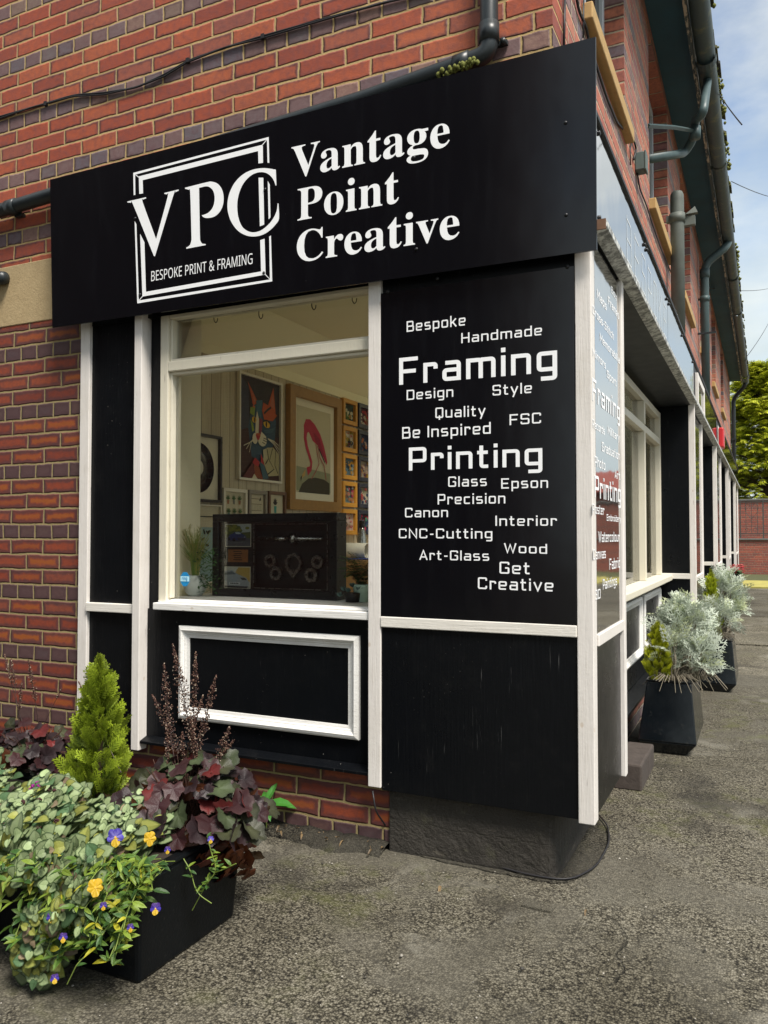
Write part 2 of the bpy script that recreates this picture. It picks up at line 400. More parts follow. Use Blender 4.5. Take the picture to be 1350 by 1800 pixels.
m.base(m.mix(m.noise(m.scale(p, (12, 1, 1)), 3, 5), (0.62, 0.56, 0.44), (0.78, 0.71, 0.57))).rough(0.5); M['floor_boards'] = m.m
M['frame_black'] = plain('frame_black', (0.010, 0.010, 0.011), 0.30, 0.2)
M['frame_white'] = plain('frame_white', (0.66, 0.62, 0.52), 0.5, 0.05)
M['frame_oak'] = plain('frame_oak', (0.30, 0.155, 0.040), 0.5, 0.3, 26)
M['frame_grey'] = plain('frame_grey', (0.23, 0.205, 0.17), 0.6, 0.25, 26)
M['frame_brown'] = plain('frame_brown', (0.135, 0.065, 0.035), 0.5, 0.25, 26)
M['frame_mustard'] = plain('frame_mustard', (0.52, 0.245, 0.030), 0.5, 0.15)
M['frame_navy'] = plain('frame_navy', (0.018, 0.022, 0.040), 0.4, 0.2)
M['mount_card'] = plain('mount_card', (0.72, 0.67, 0.52), 0.85, 0.04)
M['mount_black'] = plain('mount_black', (0.010, 0.008, 0.008), 0.6, 0.2)
M['vinyl'] = plain('vinyl', (0.008, 0.008, 0.009), 0.25, 0.2)
M['steel'] = plain('steel', (0.38, 0.37, 0.35), 0.28, 0.2, 40, 0, 1.0)
M['copper_plate'] = plain('copper_plate', (0.36, 0.15, 0.05), 0.4, 0.2, 40, 0, 0.4)
M['paper'] = plain('paper', (0.60, 0.57, 0.46), 0.7, 0.06)
M['ceramic'] = plain('ceramic', (0.58, 0.63, 0.60), 0.35, 0.05)
M['mint_pot'] = plain('mint_pot', (0.46, 0.62, 0.52), 0.4, 0.05)
M['black_pot'] = plain('black_pot', (0.012, 0.012, 0.012), 0.5, 0.2)
M['counter_wood'] = plain('counter_wood', (0.42, 0.24, 0.09), 0.5, 0.25, 14)
m = Mat('planter_gloss'); p = m.pos()
m.base(m.mix(m.noise(p, 30, 6, 0.75).step(0.55, 0.8) * 0.35, (0.004, 0.006, 0.008), (0.08, 0.075, 0.065)))
m.rough(m.noise(p, 12, 4) * 0.18 + 0.10).bump(m.noise(p, 5, 3), 0.003, 0.5); M['planter_gloss'] = m.m
m = Mat('trough_black'); p = m.pos()
m.base(m.mix(m.noise(p, 90, 4, 0.75).step(0.55, 0.8) * 0.30, (0.004, 0.005, 0.006), (0.05, 0.048, 0.042)))
m.rough(m.noise(p, 20, 4) * 0.25 + 0.26).spec(0.18).bump(m.noise(p, 120, 3), 0.0012, 0.8); M['trough_black'] = m.m
M['soil'] = plain('soil', (0.030, 0.022, 0.015), 0.95, 0.5, 60, 0.01)
M['brick_block'] = plain('brick_block', (0.060, 0.048, 0.041), 0.85, 0.45, 30, 0.004)
M['bark'] = plain('bark', (0.10, 0.07, 0.045), 0.9, 0.4, 20, 0.01)
M['stem_brown'] = plain('stem_brown', (0.085, 0.040, 0.028), 0.7, 0.3)
M['stem_grey'] = plain('stem_grey', (0.19, 0.165, 0.12), 0.8, 0.3)
M['iron'] = plain('iron', (0.055, 0.058, 0.055), 0.55, 0.4, 12)
M['alarm_red'] = plain('alarm_red', (0.50, 0.020, 0.025), 0.4, 0.1)
M['box_plastic'] = plain('box_plastic', (0.085, 0.115, 0.105), 0.55, 0.2)
M['coping'] = plain('coping', (0.13, 0.13, 0.12), 0.85, 0.3, 12, 0.004)
M['dry_grass'] = plain('dry_grass', (0.34, 0.30, 0.08), 0.9, 0.6, 3, 0.02)
M['sticker_blue'] = plain('sticker_blue', (0.012, 0.20, 0.44), 0.4, 0.05)
M['sticker_pale'] = plain('sticker_pale', (0.42, 0.70, 0.80), 0.4, 0.05)
M['blue_cloth'] = plain('blue_cloth', (0.02, 0.05, 0.25), 0.7, 0.2)
M['dark_glass'] = plain('dark_glass', (0.02, 0.026, 0.03), 0.04, 0.2, 8, 0, 0, 0.8)
M['upvc'] = plain('upvc', (0.55, 0.60, 0.64), 0.4, 0.05)

# ------------------------------------------------------------------ mesh helpers
class MB:
    def __init__(s): s.v, s.f, s.c, s.sm = [], [], [], []
    def add(s, vs, fs, col=None, smooth=False):
        b = len(s.v)
        s.v.extend([tuple(v) for v in vs])
        s.f.extend([tuple(i + b for i in f) for f in fs])
        s.sm.extend([smooth] * len(fs))
        if col is not None:
            if len(col) == len(vs) and hasattr(col[0], '__len__'): s.c.extend([tuple(k) for k in col])
            else: s.c.extend([tuple(col)] * len(vs))
        return s
    def box(s, x0, x1, y0, y1, z0, z1, col=None):
        vs = [(x, y, z) for z in (z0, z1) for y in (y0, y1) for x in (x0, x1)]
        return s.add(vs, [(0, 2, 3, 1), (4, 5, 7, 6), (0, 1, 5, 4), (2, 6, 7, 3), (0, 4, 6, 2), (1, 3, 7, 5)], col)
    def frustum(s, bot, top, z0, z1):
        (a, b, c, d), (e, f, g, h) = bot, top     # x0,x1,y0,y1
        vs = [(a, c, z0), (b, c, z0), (a, d, z0), (b, d, z0), (e, g, z1), (f, g, z1), (e, h, z1), (f, h, z1)]
        return s.add(vs, [(0, 2, 3, 1), (4, 5, 7, 6), (0, 1, 5, 4), (2, 6, 7, 3), (0, 4, 6, 2), (1, 3, 7, 5)])
    def prism(s, pts, off, col=None):
        """polygon (3-D points, may be concave) pushed along off"""
        n = len(pts); off = Vector(off)
        tri = tessellate_polygon([[Vector(p) for p in pts]])
        vs = [Vector(p) for p in pts] + [Vector(p) + off for p in pts]
        fs = [t for t in tri] + [tuple(i + n for i in reversed(t)) for t in tri]
        fs += [(i, (i + 1) % n, (i + 1) % n + n, i + n) for i in range(n)]
        return s.add(vs, fs, col)
    def flat(s, pts, col=None):
        tri = tessellate_polygon([[Vector(p) for p in pts]])
        return s.add(pts, tri, col)
    def tube(s, path, r, n=8, col=None, cap=True):
        P = [Vector(p) for p in path]; k = len(P)
        rs = r if hasattr(r, '__len__') else [r] * k
        t0 = (P[1] - P[0]).normalized()
        a = Vector((0, 0, 1)) if abs(t0.z) < 0.9 else Vector((1, 0, 0))
        nrm = (a - t0 * a.dot(t0)).normalized()
        vs, fs = [], []
        for i in range(k):
            t = (P[min(i + 1, k - 1)] - P[max(i - 1, 0)]).normalized()
            nrm = (nrm - t * nrm.dot(t)).normalized(); bn = t.cross(nrm)
            for j in range(n):
                an = 2 * math.pi * j / n
                vs.append(P[i] + (nrm * math.cos(an) + bn * math.sin(an)) * rs[i])
        for i in range(k - 1):
            for j in range(n):
                fs.append((i * n + j, i * n + (j + 1) % n, (i + 1) * n + (j + 1) % n, (i + 1) * n + j))
        if cap:
            fs.append(tuple(reversed(range(n)))); fs.append(tuple(range((k - 1) * n, k * n)))
        return s.add(vs, fs, col, n > 5)
    def lathe(s, c, prof, n=20, axis='z', col=None):
        vs, fs = [], []
        for (r, h) in prof:
            for j in range(n):
                a = 2 * math.pi * j / n; q = (r * math.cos(a), r * math.sin(a), h)
                if axis == 'x': q = (h, q[0], q[1])
                if axis == 'y': q = (q[0], h, q[1])
                vs.append((c[0] + q[0], c[1] + q[1], c[2] + q[2]))
        for i in range(len(prof) - 1):
            for j in range(n):
                fs.append((i * n + j, i * n + (j + 1) % n, (i + 1) * n + (j + 1) % n, (i + 1) * n + j))
        fs.append(tuple(reversed(range(n)))); fs.append(tuple(range((len(prof) - 1) * n, len(prof) * n)))
        return s.add(vs, fs, col, True)
    def disc(s, c, r, nrm, n=16, col=None):
        z = Vector(nrm).normalized(); a = z.orthogonal().normalized(); b = z.cross(a); c = Vector(c)
        return s.add([c + (a * math.cos(2 * math.pi * i / n) + b * math.sin(2 * math.pi * i / n)) * r for i in range(n)], [tuple(range(n))], col)
    def inst(s, tv, tf, tc, mats):
        """template verts (n,3), faces, colours (n,3) or None; list of (4x4 or (R 3x3, t), colour multiplier)"""
        for (A, t, mul) in mats:
            q = tv @ A.T + t
            s.add([tuple(k) for k in q], tf, [tuple(k) for k in np.clip(tc * mul, 0, 1)] if tc is not None else None)
        return s

def link_mesh(name, mb, mat, parent=None, bevel=0.0, recalc=True, seg=2):
    me = bpy.data.meshes.new(name)
    me.from_pydata(mb.v, [], mb.f); me.update()
    if mb.c:
        a = me.color_attributes.new('Col', 'FLOAT_COLOR', 'POINT')
        arr = np.ones((len(mb.v), 4), dtype=np.float32); arr[:, :3] = np.array(mb.c, dtype=np.float32)[:, :3]
        a.data.foreach_set('color', arr.ravel())
    if any(mb.sm): me.polygons.foreach_set('use_smooth', mb.sm)
    if recalc:
        bm = bmesh.new(); bm.from_mesh(me); bmesh.ops.recalc_face_normals(bm, faces=bm.faces); bm.to_mesh(me); bm.free()
    me.materials.append(M[mat] if isinstance(mat, str) else mat)
    o = bpy.data.objects.new(name, me); COL.objects.link(o)
    if parent is not None:
        o.parent = parent
        T = Vector(parent.location) if parent.parent is None else Vector((0, 0, 0))   # parts stand unmoved in world space
        o.matrix_parent_inverse = Matrix.Translation(-T)
    if bevel:
        md = o.modifiers.new('bevel', 'BEVEL'); md.width = bevel; md.segments = seg; md.limit_method = 'ANGLE'; md.angle_limit = R(40)
    return o

def tag(o, label, cat, group=None, kind=None):
    if label: o['label'] = label
    if cat: o['category'] = cat
    if group: o['group'] = group
    if kind: o['kind'] = kind
    return o
def thing(name, label, cat, loc=(0, 0, 0), group=None):
    o = bpy.data.objects.new(name, None); COL.objects.link(o); o.location = loc; o.empty_display_size = 0.05
    return tag(o, label, cat, group)
def struct(name, mb, mat, **k):
    o = link_mesh(name, mb, mat, **k); o['kind'] = 'structure'; return o
def bx(*a): return MB().box(*a)
def part(name, mb, mat, parent, bevel=0.0, label=None, **k):
    o = link_mesh(name, mb, mat, parent, bevel, **k)
    if label: o['label'] = label
    return o
def copy_tree(o, dloc, label=None, parent=None):
    c = o.copy(); COL.objects.link(c)
    if parent is None: c.location = Vector(o.location) + Vector(dloc)
    else: c.parent = parent
    if label: c['label'] = label
    for ch in [k for k in bpy.data.objects if k.parent == o]: copy_tree(ch, (0, 0, 0), None, c)
    return c

# ------------------------------------------------------------------ lettering
def fillet(pts, r):
    out = [Vector(pts[0])]
    for i in range(1, len(pts) - 1):
        a, b, c = Vector(pts[i - 1]), Vector(pts[i]), Vector(pts[i + 1])
        u = (a - b); w = (c - b); k = min(r, u.length * 0.45, w.length * 0.45)
        p, q = b + u.normalized() * k, b + w.normalized() * k
        for t in (0, 0.25, 0.5, 0.75, 1):
            out.append(p * (1 - t) ** 2 + b * 2 * t * (1 - t) + q * t * t)
    out.append(Vector(pts[-1])); return out
def stroke(pts, w, rnd=True):
    P = fillet(pts, 0.62) if rnd and len(pts) > 2 else [Vector(p) for p in pts]
    L, Rr = [], []
    for i in range(len(P)):
        a = (P[i] - P[i - 1]).normalized() if i else (P[1] - P[0]).normalized()
        b = (P[i + 1] - P[i]).normalized() if i < len(P) - 1 else a
        t = (a + b).normalized(); n = Vector((-t.y, t.x)); k = min(1 / max(0.35, t.dot(a)), 2.2)
        L.append(P[i] + n * w / 2 * k); Rr.append(P[i] - n * w / 2 * k)
    return L, Rr
B_, T_, X_, D_ = 0.5, 6.5, 4.6, -1.4
S0 = lambda *p: (p, False)
GL = {
 'A': (5.2, [S0((0.3, 0), (2.6, 6.7), (4.9, 0)), S0((1.1, 2.1), (4.1, 2.1))]),
 'B': (5.0, [((.5, T_), (4.2, T_), (4.2, 3.6), (.5, 3.6)), ((3.4, 3.6), (4.5, 3.6), (4.5, B_), (.5, B_)), S0((.5, 0), (.5, 7))]),
 'C': (5.0, [((4.5, 5.0), (4.5, T_), (.5, T_), (.5, B_), (4.5, B_), (4.5, 2.0))]),
 'D': (5.1, [S0((.5, 0), (.5, 7)), ((.5, T_), (4.6, T_), (4.6, B_), (.5, B_))]),
 'E': (4.8, [S0((.5, 0), (.5, 7)), S0((.5, T_), (4.6, T_)), S0((.5, 3.5), (4.1, 3.5)), S0((.5, B_), (4.6, B_))]),
 'F': (4.8, [S0((.5, 0), (.5, 7)), S0((.5, T_), (4.7, T_)), S0((.5, 3.4), (4.2, 3.4))]),
 'G': (5.1, [((4.6, 5.2), (4.6, T_), (.5, T_), (.5, B_), (4.6, B_), (4.6, 3.4), (2.9, 3.4))]),
 'H': (5.1, [S0((.5, 0), (.5, 7)), S0((4.6, 0), (4.6, 7)), S0((.5, 3.5), (4.6, 3.5))]),
 'I': (1.0, [S0((.5, 0), (.5, 7))]),
 'M': (6.3, [S0((.5, 0), (.5, 6.8), (3.1, 2.3), (5.8, 6.8), (5.8, 0))]),
 'N': (5.2, [S0((.5, 0), (.5, 6.7), (4.7, .3), (4.7, 7))]),
 'P': (5.0, [S0((.5, 0), (.5, 7)), ((.5, T_), (4.5, T_), (4.5, 2.9), (.5, 2.9))]),
 'Q': (5.1, [((2.5, T_), (.5, T_), (.5, B_), (4.6, B_), (4.6, T_), (2.4, T_)), S0((2.6, 1.7), (2.6, -1.1))]),
 'R': (5.0, [S0((.5, 0), (.5, 7)), ((.5, T_), (4.5, T_), (4.5, 2.9), (.5, 2.9)), S0((2.5, 2.9), (4.6, 0))]),
 'S': (5.0, [((4.5, 5.2), (4.5, T_), (.5, T_), (.5, 3.5), (4.5, 3.5), (4.5, B_), (.5, B_), (.5, 1.8))]),
 'W': (6.9, [S0((.3, 7), (1.9, .3), (3.45, 6), (5.0, .3), (6.6, 7))]),
 'K': (4.9, [S0((.5, 0), (.5, 7)), S0((.7, 2.9), (4.4, 7)), S0((1.9, 3.9), (4.7, 0))]),
 'O': (5.1, [((2.5, T_), (.5, T_), (.5, B_), (4.6, B_), (4.6, T_), (2.4, T_))]),
 '3': (4.7, [((.4, T_), (4.2, T_), (4.2, B_), (.4, B_)), S0((1.4, 3.5), (4.2, 3.5))]),
 '-': (2.6, [S0((.3, 2.9), (2.4, 2.9))]), ' ': (2.2, []),
 'a': (4.4, [((.7, X_), (3.9, X_), (3.9, 0)), ((3.9, 2.75), (.5, 2.75), (.5, B_), (3.9, B_))]),
 'b': (4.4, [S0((.5, 0), (.5, 7)), ((.5, X_), (3.9, X_), (3.9, B_), (.5, B_))]),
 'c': (4.1, [((3.8, X_), (.5, X_), (.5, B_), (3.8, B_))]),
 'd': (4.4, [S0((3.9, 0), (3.9, 7)), ((3.9, X_), (.5, X_), (.5, B_), (3.9, B_))]),
 'e': (4.4, [((3.9, B_), (.5, B_), (.5, X_), (3.9, X_), (3.9, 2.5), (.5, 2.5))]),
 'f': (3.0, [((1, 0), (1, T_), (2.8, T_)), S0((0, X_), (2.6, X_))]),
 'g': (4.4, [((3.9, X_), (.5, X_), (.5, .8), (3.9, .8)), ((3.9, 5.1), (3.9, D_), (.9, D_))]),
 'h': (4.4, [S0((.5, 0), (.5, 7)), ((.5, X_), (3.9, X_), (3.9, 0))]),
 'i': (1.0, [S0((.5, 0), (.5, 5.1)), S0((.5, 5.9), (.5, 7))]),
 'k': (4.2, [S0((.5, 0), (.5, 7)), S0((.7, 2.2), (3.7, 5.1)), S0((1.7, 2.9), (3.9, 0))]),
 'l': (1.0, [S0((.5, 0), (.5, 7))]),
 'm': (6.8, [S0((.5, 0), (.5, 5.1)), ((.5, X_), (3.4, X_), (3.4, 0)), ((3.4, X_), (6.3, X_), (6.3, 0))]),
 'n': (4.4, [S0((.5, 0), (.5, 5.1)), ((.5, X_), (3.9, X_), (3.9, 0))]),
 'o': (4.4, [((2.2, X_), (.5, X_), (.5, B_), (3.9, B_), (3.9, X_), (2.1, X_))]),
 'p': (4.4, [S0((.5, 5.1), (.5, -1.8)), ((.5, X_), (3.9, X_), (3.9, B_), (.5, B_))]),
 'r': (3.4, [S0((.5, 0), (.5, 5.1)), ((.5, X_), (3.0, X_), (3.0, 3.4))]),
 's': (4.2, [((3.7, X_), (.5, X_), (.5, 2.6), (3.7, 2.6), (3.7, B_), (.4, B_))]),
 't': (3.1, [((1.1, 6.6), (1.1, B_), (2.9, B_)), S0((0, X_), (2.8, X_))]),
 'u': (4.4, [((.5, 5.1), (.5, B_), (3.9, B_)), S0((3.9, 5.1), (3.9, 0))]),
 'v': (4.3, [S0((.3, 5.1), (2.15, .3), (4.0, 5.1))]),
 'x': (4.3, [S0((.3, 5.1), (4.0, 0)), S0((4.0, 5.1), (.3, 0))]),
 'y': (4.3, [S0((.3, 5.1), (2.15, .4)), S0((4.0, 5.1), (1.35, -1.8))]),
}
def stroke_text(mb, text, org, uvec, vvec, nrm, width, height, wt=0.95, gap=1.25):
    """squared sans lettering: strokes of even width; org = start of the base line"""
    total = sum(GL[c][0] for c in text) + gap * (len(text) - 1)
    sx, sy = width / total, height / 7.0
    org, uvec, vvec, nrm = Vector(org), Vector(uvec), Vector(vvec), Vector(nrm)
    cx = 0; k = 0
    for c in text:
        w, st = GL[c]
        for s_ in st:
            pts, rnd = (s_ if isinstance(s_[1], bool) else (s_, True))
            L, Rr = stroke(pts, wt, rnd); n = len(L); k += 1
            o = org + nrm * (0.0012 + 0.00006 * (k % 5))
            vs = [o + uvec * ((p.x + cx) * sx) + vvec * (p.y * sy) for p in L + Rr]
            mb.add(vs, [(i, i + 1, n + i + 1, n + i) for i in range(n - 1)])
        cx += w + gap
    return mb
SERIF = {"V":[428,[[[212,-13],[44,381],[22,420],[16,427],[8,432],[-2,436],[-14,439],[-14,455],[211,455],[211,439],[166,432],[160,428],[156,423],[153,417],[152,410],[161,378],[259,143],[348,377],[355,409],[354,417],[351,423],[347,428],[342,432],[299,439],[299,455],[442,455],[442,439],[432,438],[423,436],[415,432],[408,427],[382,383],[230,-13]]]],"a":[344,[[[255,-10],[232,-7],[216,1],[205,15],[200,35],[176,16],[151,2],[124,-6],[95,-9],[79,-7],[64,-4],[51,3],[40,11],[31,22],[25,34],[21,48],[20,63],[23,84],[31,104],[45,121],[63,136],[88,150],[119,164],[156,177],[199,190],[199,241],[198,254],[196,266],[192,275],[187,282],[180,288],[171,292],[160,295],[148,296],[129,294],[115,290],[107,283],[104,274],[113,257],[123,231],[122,222],[120,215],[116,208],[110,202],[103,197],[95,194],[87,191],[77,191],[67,192],[59,194],[51,198],[45,203],[40,210],[36,218],[34,227],[33,236],[34,248],[37,259],[42,269],[49,278],[58,287],[69,295],[81,302],[95,308],[110,312],[126,316],[143,318],[162,318],[195,317],[223,312],[246,304],[263,292],[276,277],[285,259],[291,236],[293,210],[293,62],[295,40],[304,34],[320,42],[329,28],[312,11],[294,-1],[275,-8]],[[151,34],[174,41],[199,63],[199,169],[164,157],[138,139],[123,114],[118,84],[120,62],[126,46],[137,37]]]],"n":[381,[[[18,0],[18,16],[45,26],[52,56],[52,253],[46,284],[41,288],[36,291],[28,293],[19,294],[19,310],[148,310],[148,267],[168,290],[190,306],[215,315],[243,318],[281,312],[309,292],[325,258],[330,212],[330,56],[337,26],[341,22],[347,19],[354,17],[363,16],[363,0],[202,0],[202,16],[207,16],[219,19],[228,26],[233,38],[235,56],[235,217],[229,258],[225,264],[219,268],[212,270],[203,271],[188,269],[173,262],[160,251],[148,235],[148,56],[154,26],[158,22],[164,19],[171,17],[180,16],[180,0]]]],"t":[229,[[[124,-9],[105,-8],[89,-4],[76,2],[66,10],[58,22],[53,36],[49,52],[48,71],[48,279],[20,279],[20,300],[88,369],[129,424],[144,424],[144,310],[208,310],[208,279],[144,279],[144,82],[149,51],[152,46],[157,43],[162,41],[168,40],[179,42],[189,49],[198,60],[206,75],[222,66],[205,33],[182,9],[155,-5]]]],"g":[327,[[[146,-140],[115,-139],[89,-136],[66,-130],[48,-122],[33,-111],[22,-100],[16,-88],[14,-75],[18,-59],[28,-46],[45,-35],[69,-26],[49,-14],[35,-1],[26,14],[24,30],[25,42],[28,54],[34,64],[42,74],[53,83],[67,92],[83,101],[102,110],[67,128],[42,150],[27,179],[22,212],[23,228],[27,242],[32,255],[40,268],[49,279],[60,289],[73,298],[88,305],[103,311],[120,315],[138,317],[157,318],[177,317],[196,315],[215,310],[233,304],[317,304],[317,268],[268,268],[278,253],[286,237],[290,221],[291,203],[291,189],[288,176],[283,163],[276,151],[268,140],[258,131],[246,123],[234,116],[220,110],[205,106],[189,104],[172,103],[157,103],[142,104],[112,94],[107,89],[104,84],[101,78],[101,71],[103,61],[111,55],[123,50],[141,49],[175,49],[259,40],[273,35],[285,29],[295,22],[303,13],[308,3],[312,-9],[315,-22],[316,-37],[313,-60],[305,-80],[291,-98],[272,-113],[248,-125],[219,-133],[185,-139]],[[157,124],[168,126],[178,130],[185,136],[190,146],[194,158],[197,173],[199,190],[199,211],[199,232],[197,249],[194,264],[190,276],[185,285],[178,292],[168,296],[157,297],[146,296],[137,292],[130,285],[124,276],[120,264],[117,249],[115,232],[114,211],[115,190],[117,173],[120,158],[124,146],[130,136],[137,130],[146,126]],[[161,-116],[205,-113],[238,-104],[257,-88],[263,-66],[262,-58],[260,-51],[255,-45],[249,-41],[205,-34],[97,-34],[86,-42],[79,-52],[75,-62],[73,-73],[75,-81],[79,-89],[85,-97],[95,-103],[107,-109],[122,-113],[140,-115]]]],"e":[301,[[[154,-10],[135,-9],[117,-5],[100,1],[85,10],[70,22],[58,35],[46,51],[37,69],[29,88],[24,109],[21,132],[19,157],[21,180],[24,201],[30,222],[38,240],[47,258],[59,273],[72,286],[87,298],[103,307],[120,313],[138,317],[157,318],[185,316],[209,309],[230,297],[249,280],[264,259],[274,234],[281,206],[283,173],[283,166],[117,166],[123,112],[138,73],[164,50],[199,42],[219,45],[237,53],[254,67],[270,86],[285,73],[258,36],[228,11],[193,-5]],[[116,192],[201,192],[201,215],[193,277],[188,286],[181,292],[172,296],[161,297],[141,291],[127,274],[119,244],[116,203]]]],"P":[418,[[[15,0],[15,17],[31,19],[45,22],[55,26],[62,32],[68,39],[72,50],[74,64],[75,81],[75,379],[74,394],[71,406],[68,416],[62,424],[55,429],[44,434],[32,437],[16,439],[16,455],[214,455],[253,454],[287,452],[315,447],[336,440],[352,432],[366,422],[379,411],[390,398],[398,383],[404,367],[408,350],[409,332],[406,305],[398,280],[385,259],[367,240],[343,225],[314,214],[281,208],[242,206],[182,206],[182,81],[183,64],[185,50],[189,39],[194,32],[202,26],[212,22],[225,19],[242,17],[242,0]],[[182,230],[201,230],[225,231],[244,235],[260,243],[272,253],[281,266],[287,283],[291,304],[292,329],[291,354],[288,375],[283,392],[275,406],[265,417],[252,425],[236,430],[216,431],[189,424],[182,398]]]],"o":[336,[[[169,-10],[147,-9],[127,-5],[108,2],[90,11],[74,23],[60,37],[48,53],[38,70],[29,89],[24,110],[20,131],[19,154],[20,177],[24,199],[29,219],[38,239],[48,256],[60,272],[74,286],[90,297],[108,306],[127,313],[147,317],[168,318],[189,317],[209,313],[228,307],[245,298],[261,286],[275,273],[287,257],[298,240],[306,221],[312,200],[316,178],[317,154],[316,130],[312,108],[306,88],[298,69],[287,51],[275,36],[261,22],[245,11],[228,2],[210,-5],[190,-9]],[[169,11],[182,13],[193,18],[202,27],[209,39],[217,81],[220,154],[219,194],[217,227],[213,253],[208,271],[201,283],[192,292],[181,297],[169,299],[155,297],[144,292],[135,283],[128,271],[123,253],[120,227],[118,194],[117,154],[120,82],[128,39],[135,27],[144,18],[155,13]]]],"i":[198,[[[101,362],[90,363],[81,366],[72,370],[65,376],[58,384],[54,393],[51,402],[50,412],[51,423],[54,432],[58,441],[65,449],[72,455],[81,460],[90,462],[101,463],[111,462],[120,460],[129,455],[137,449],[143,441],[147,432],[150,423],[151,412],[150,402],[147,393],[143,384],[136,376],[129,370],[120,366],[111,363]],[[18,0],[18,16],[45,26],[52,56],[52,252],[47,285],[20,293],[21,310],[148,310],[148,56],[154,26],[180,16],[180,0]]]],"C":[468,[[[257,-11],[224,-9],[193,-3],[164,6],[137,20],[113,37],[91,56],[72,79],[56,104],[43,132],[34,162],[28,194],[26,228],[28,262],[34,294],[43,323],[56,351],[72,376],[92,399],[114,418],[139,435],[166,448],[195,458],[226,464],[259,465],[283,464],[309,459],[337,451],[367,440],[388,435],[399,437],[408,443],[415,452],[419,465],[437,465],[437,308],[420,308],[407,338],[392,364],[375,387],[356,407],[335,423],[313,434],[290,441],[265,443],[212,430],[174,389],[151,321],[144,226],[152,138],[177,74],[219,36],[278,24],[298,25],[318,29],[338,35],[358,45],[377,56],[395,71],[412,87],[428,106],[447,89],[409,45],[365,14],[314,-5]]]],"r":[288,[[[18,0],[18,16],[45,26],[52,56],[52,252],[46,285],[20,293],[21,310],[146,310],[146,252],[155,267],[165,280],[176,292],[187,301],[199,309],[210,314],[222,317],[233,318],[246,317],[258,315],[267,310],[275,304],[282,296],[286,287],[289,277],[289,266],[289,257],[287,248],[283,241],[278,234],[272,229],[265,225],[257,223],[248,222],[222,231],[207,250],[189,260],[182,259],[175,255],[168,250],[162,241],[156,231],[152,220],[150,207],[149,192],[149,56],[150,45],[152,37],[155,30],[159,25],[197,16],[197,0]]]],"v":[306,[[[142,-10],[38,248],[22,281],[18,286],[12,290],[5,292],[-3,293],[-3,310],[164,310],[164,294],[156,294],[144,293],[136,290],[131,284],[129,276],[130,268],[185,122],[236,253],[241,272],[239,282],[232,289],[220,293],[203,294],[203,310],[305,310],[305,295],[296,292],[289,289],[283,284],[278,279],[260,243],[160,-10]]]]}
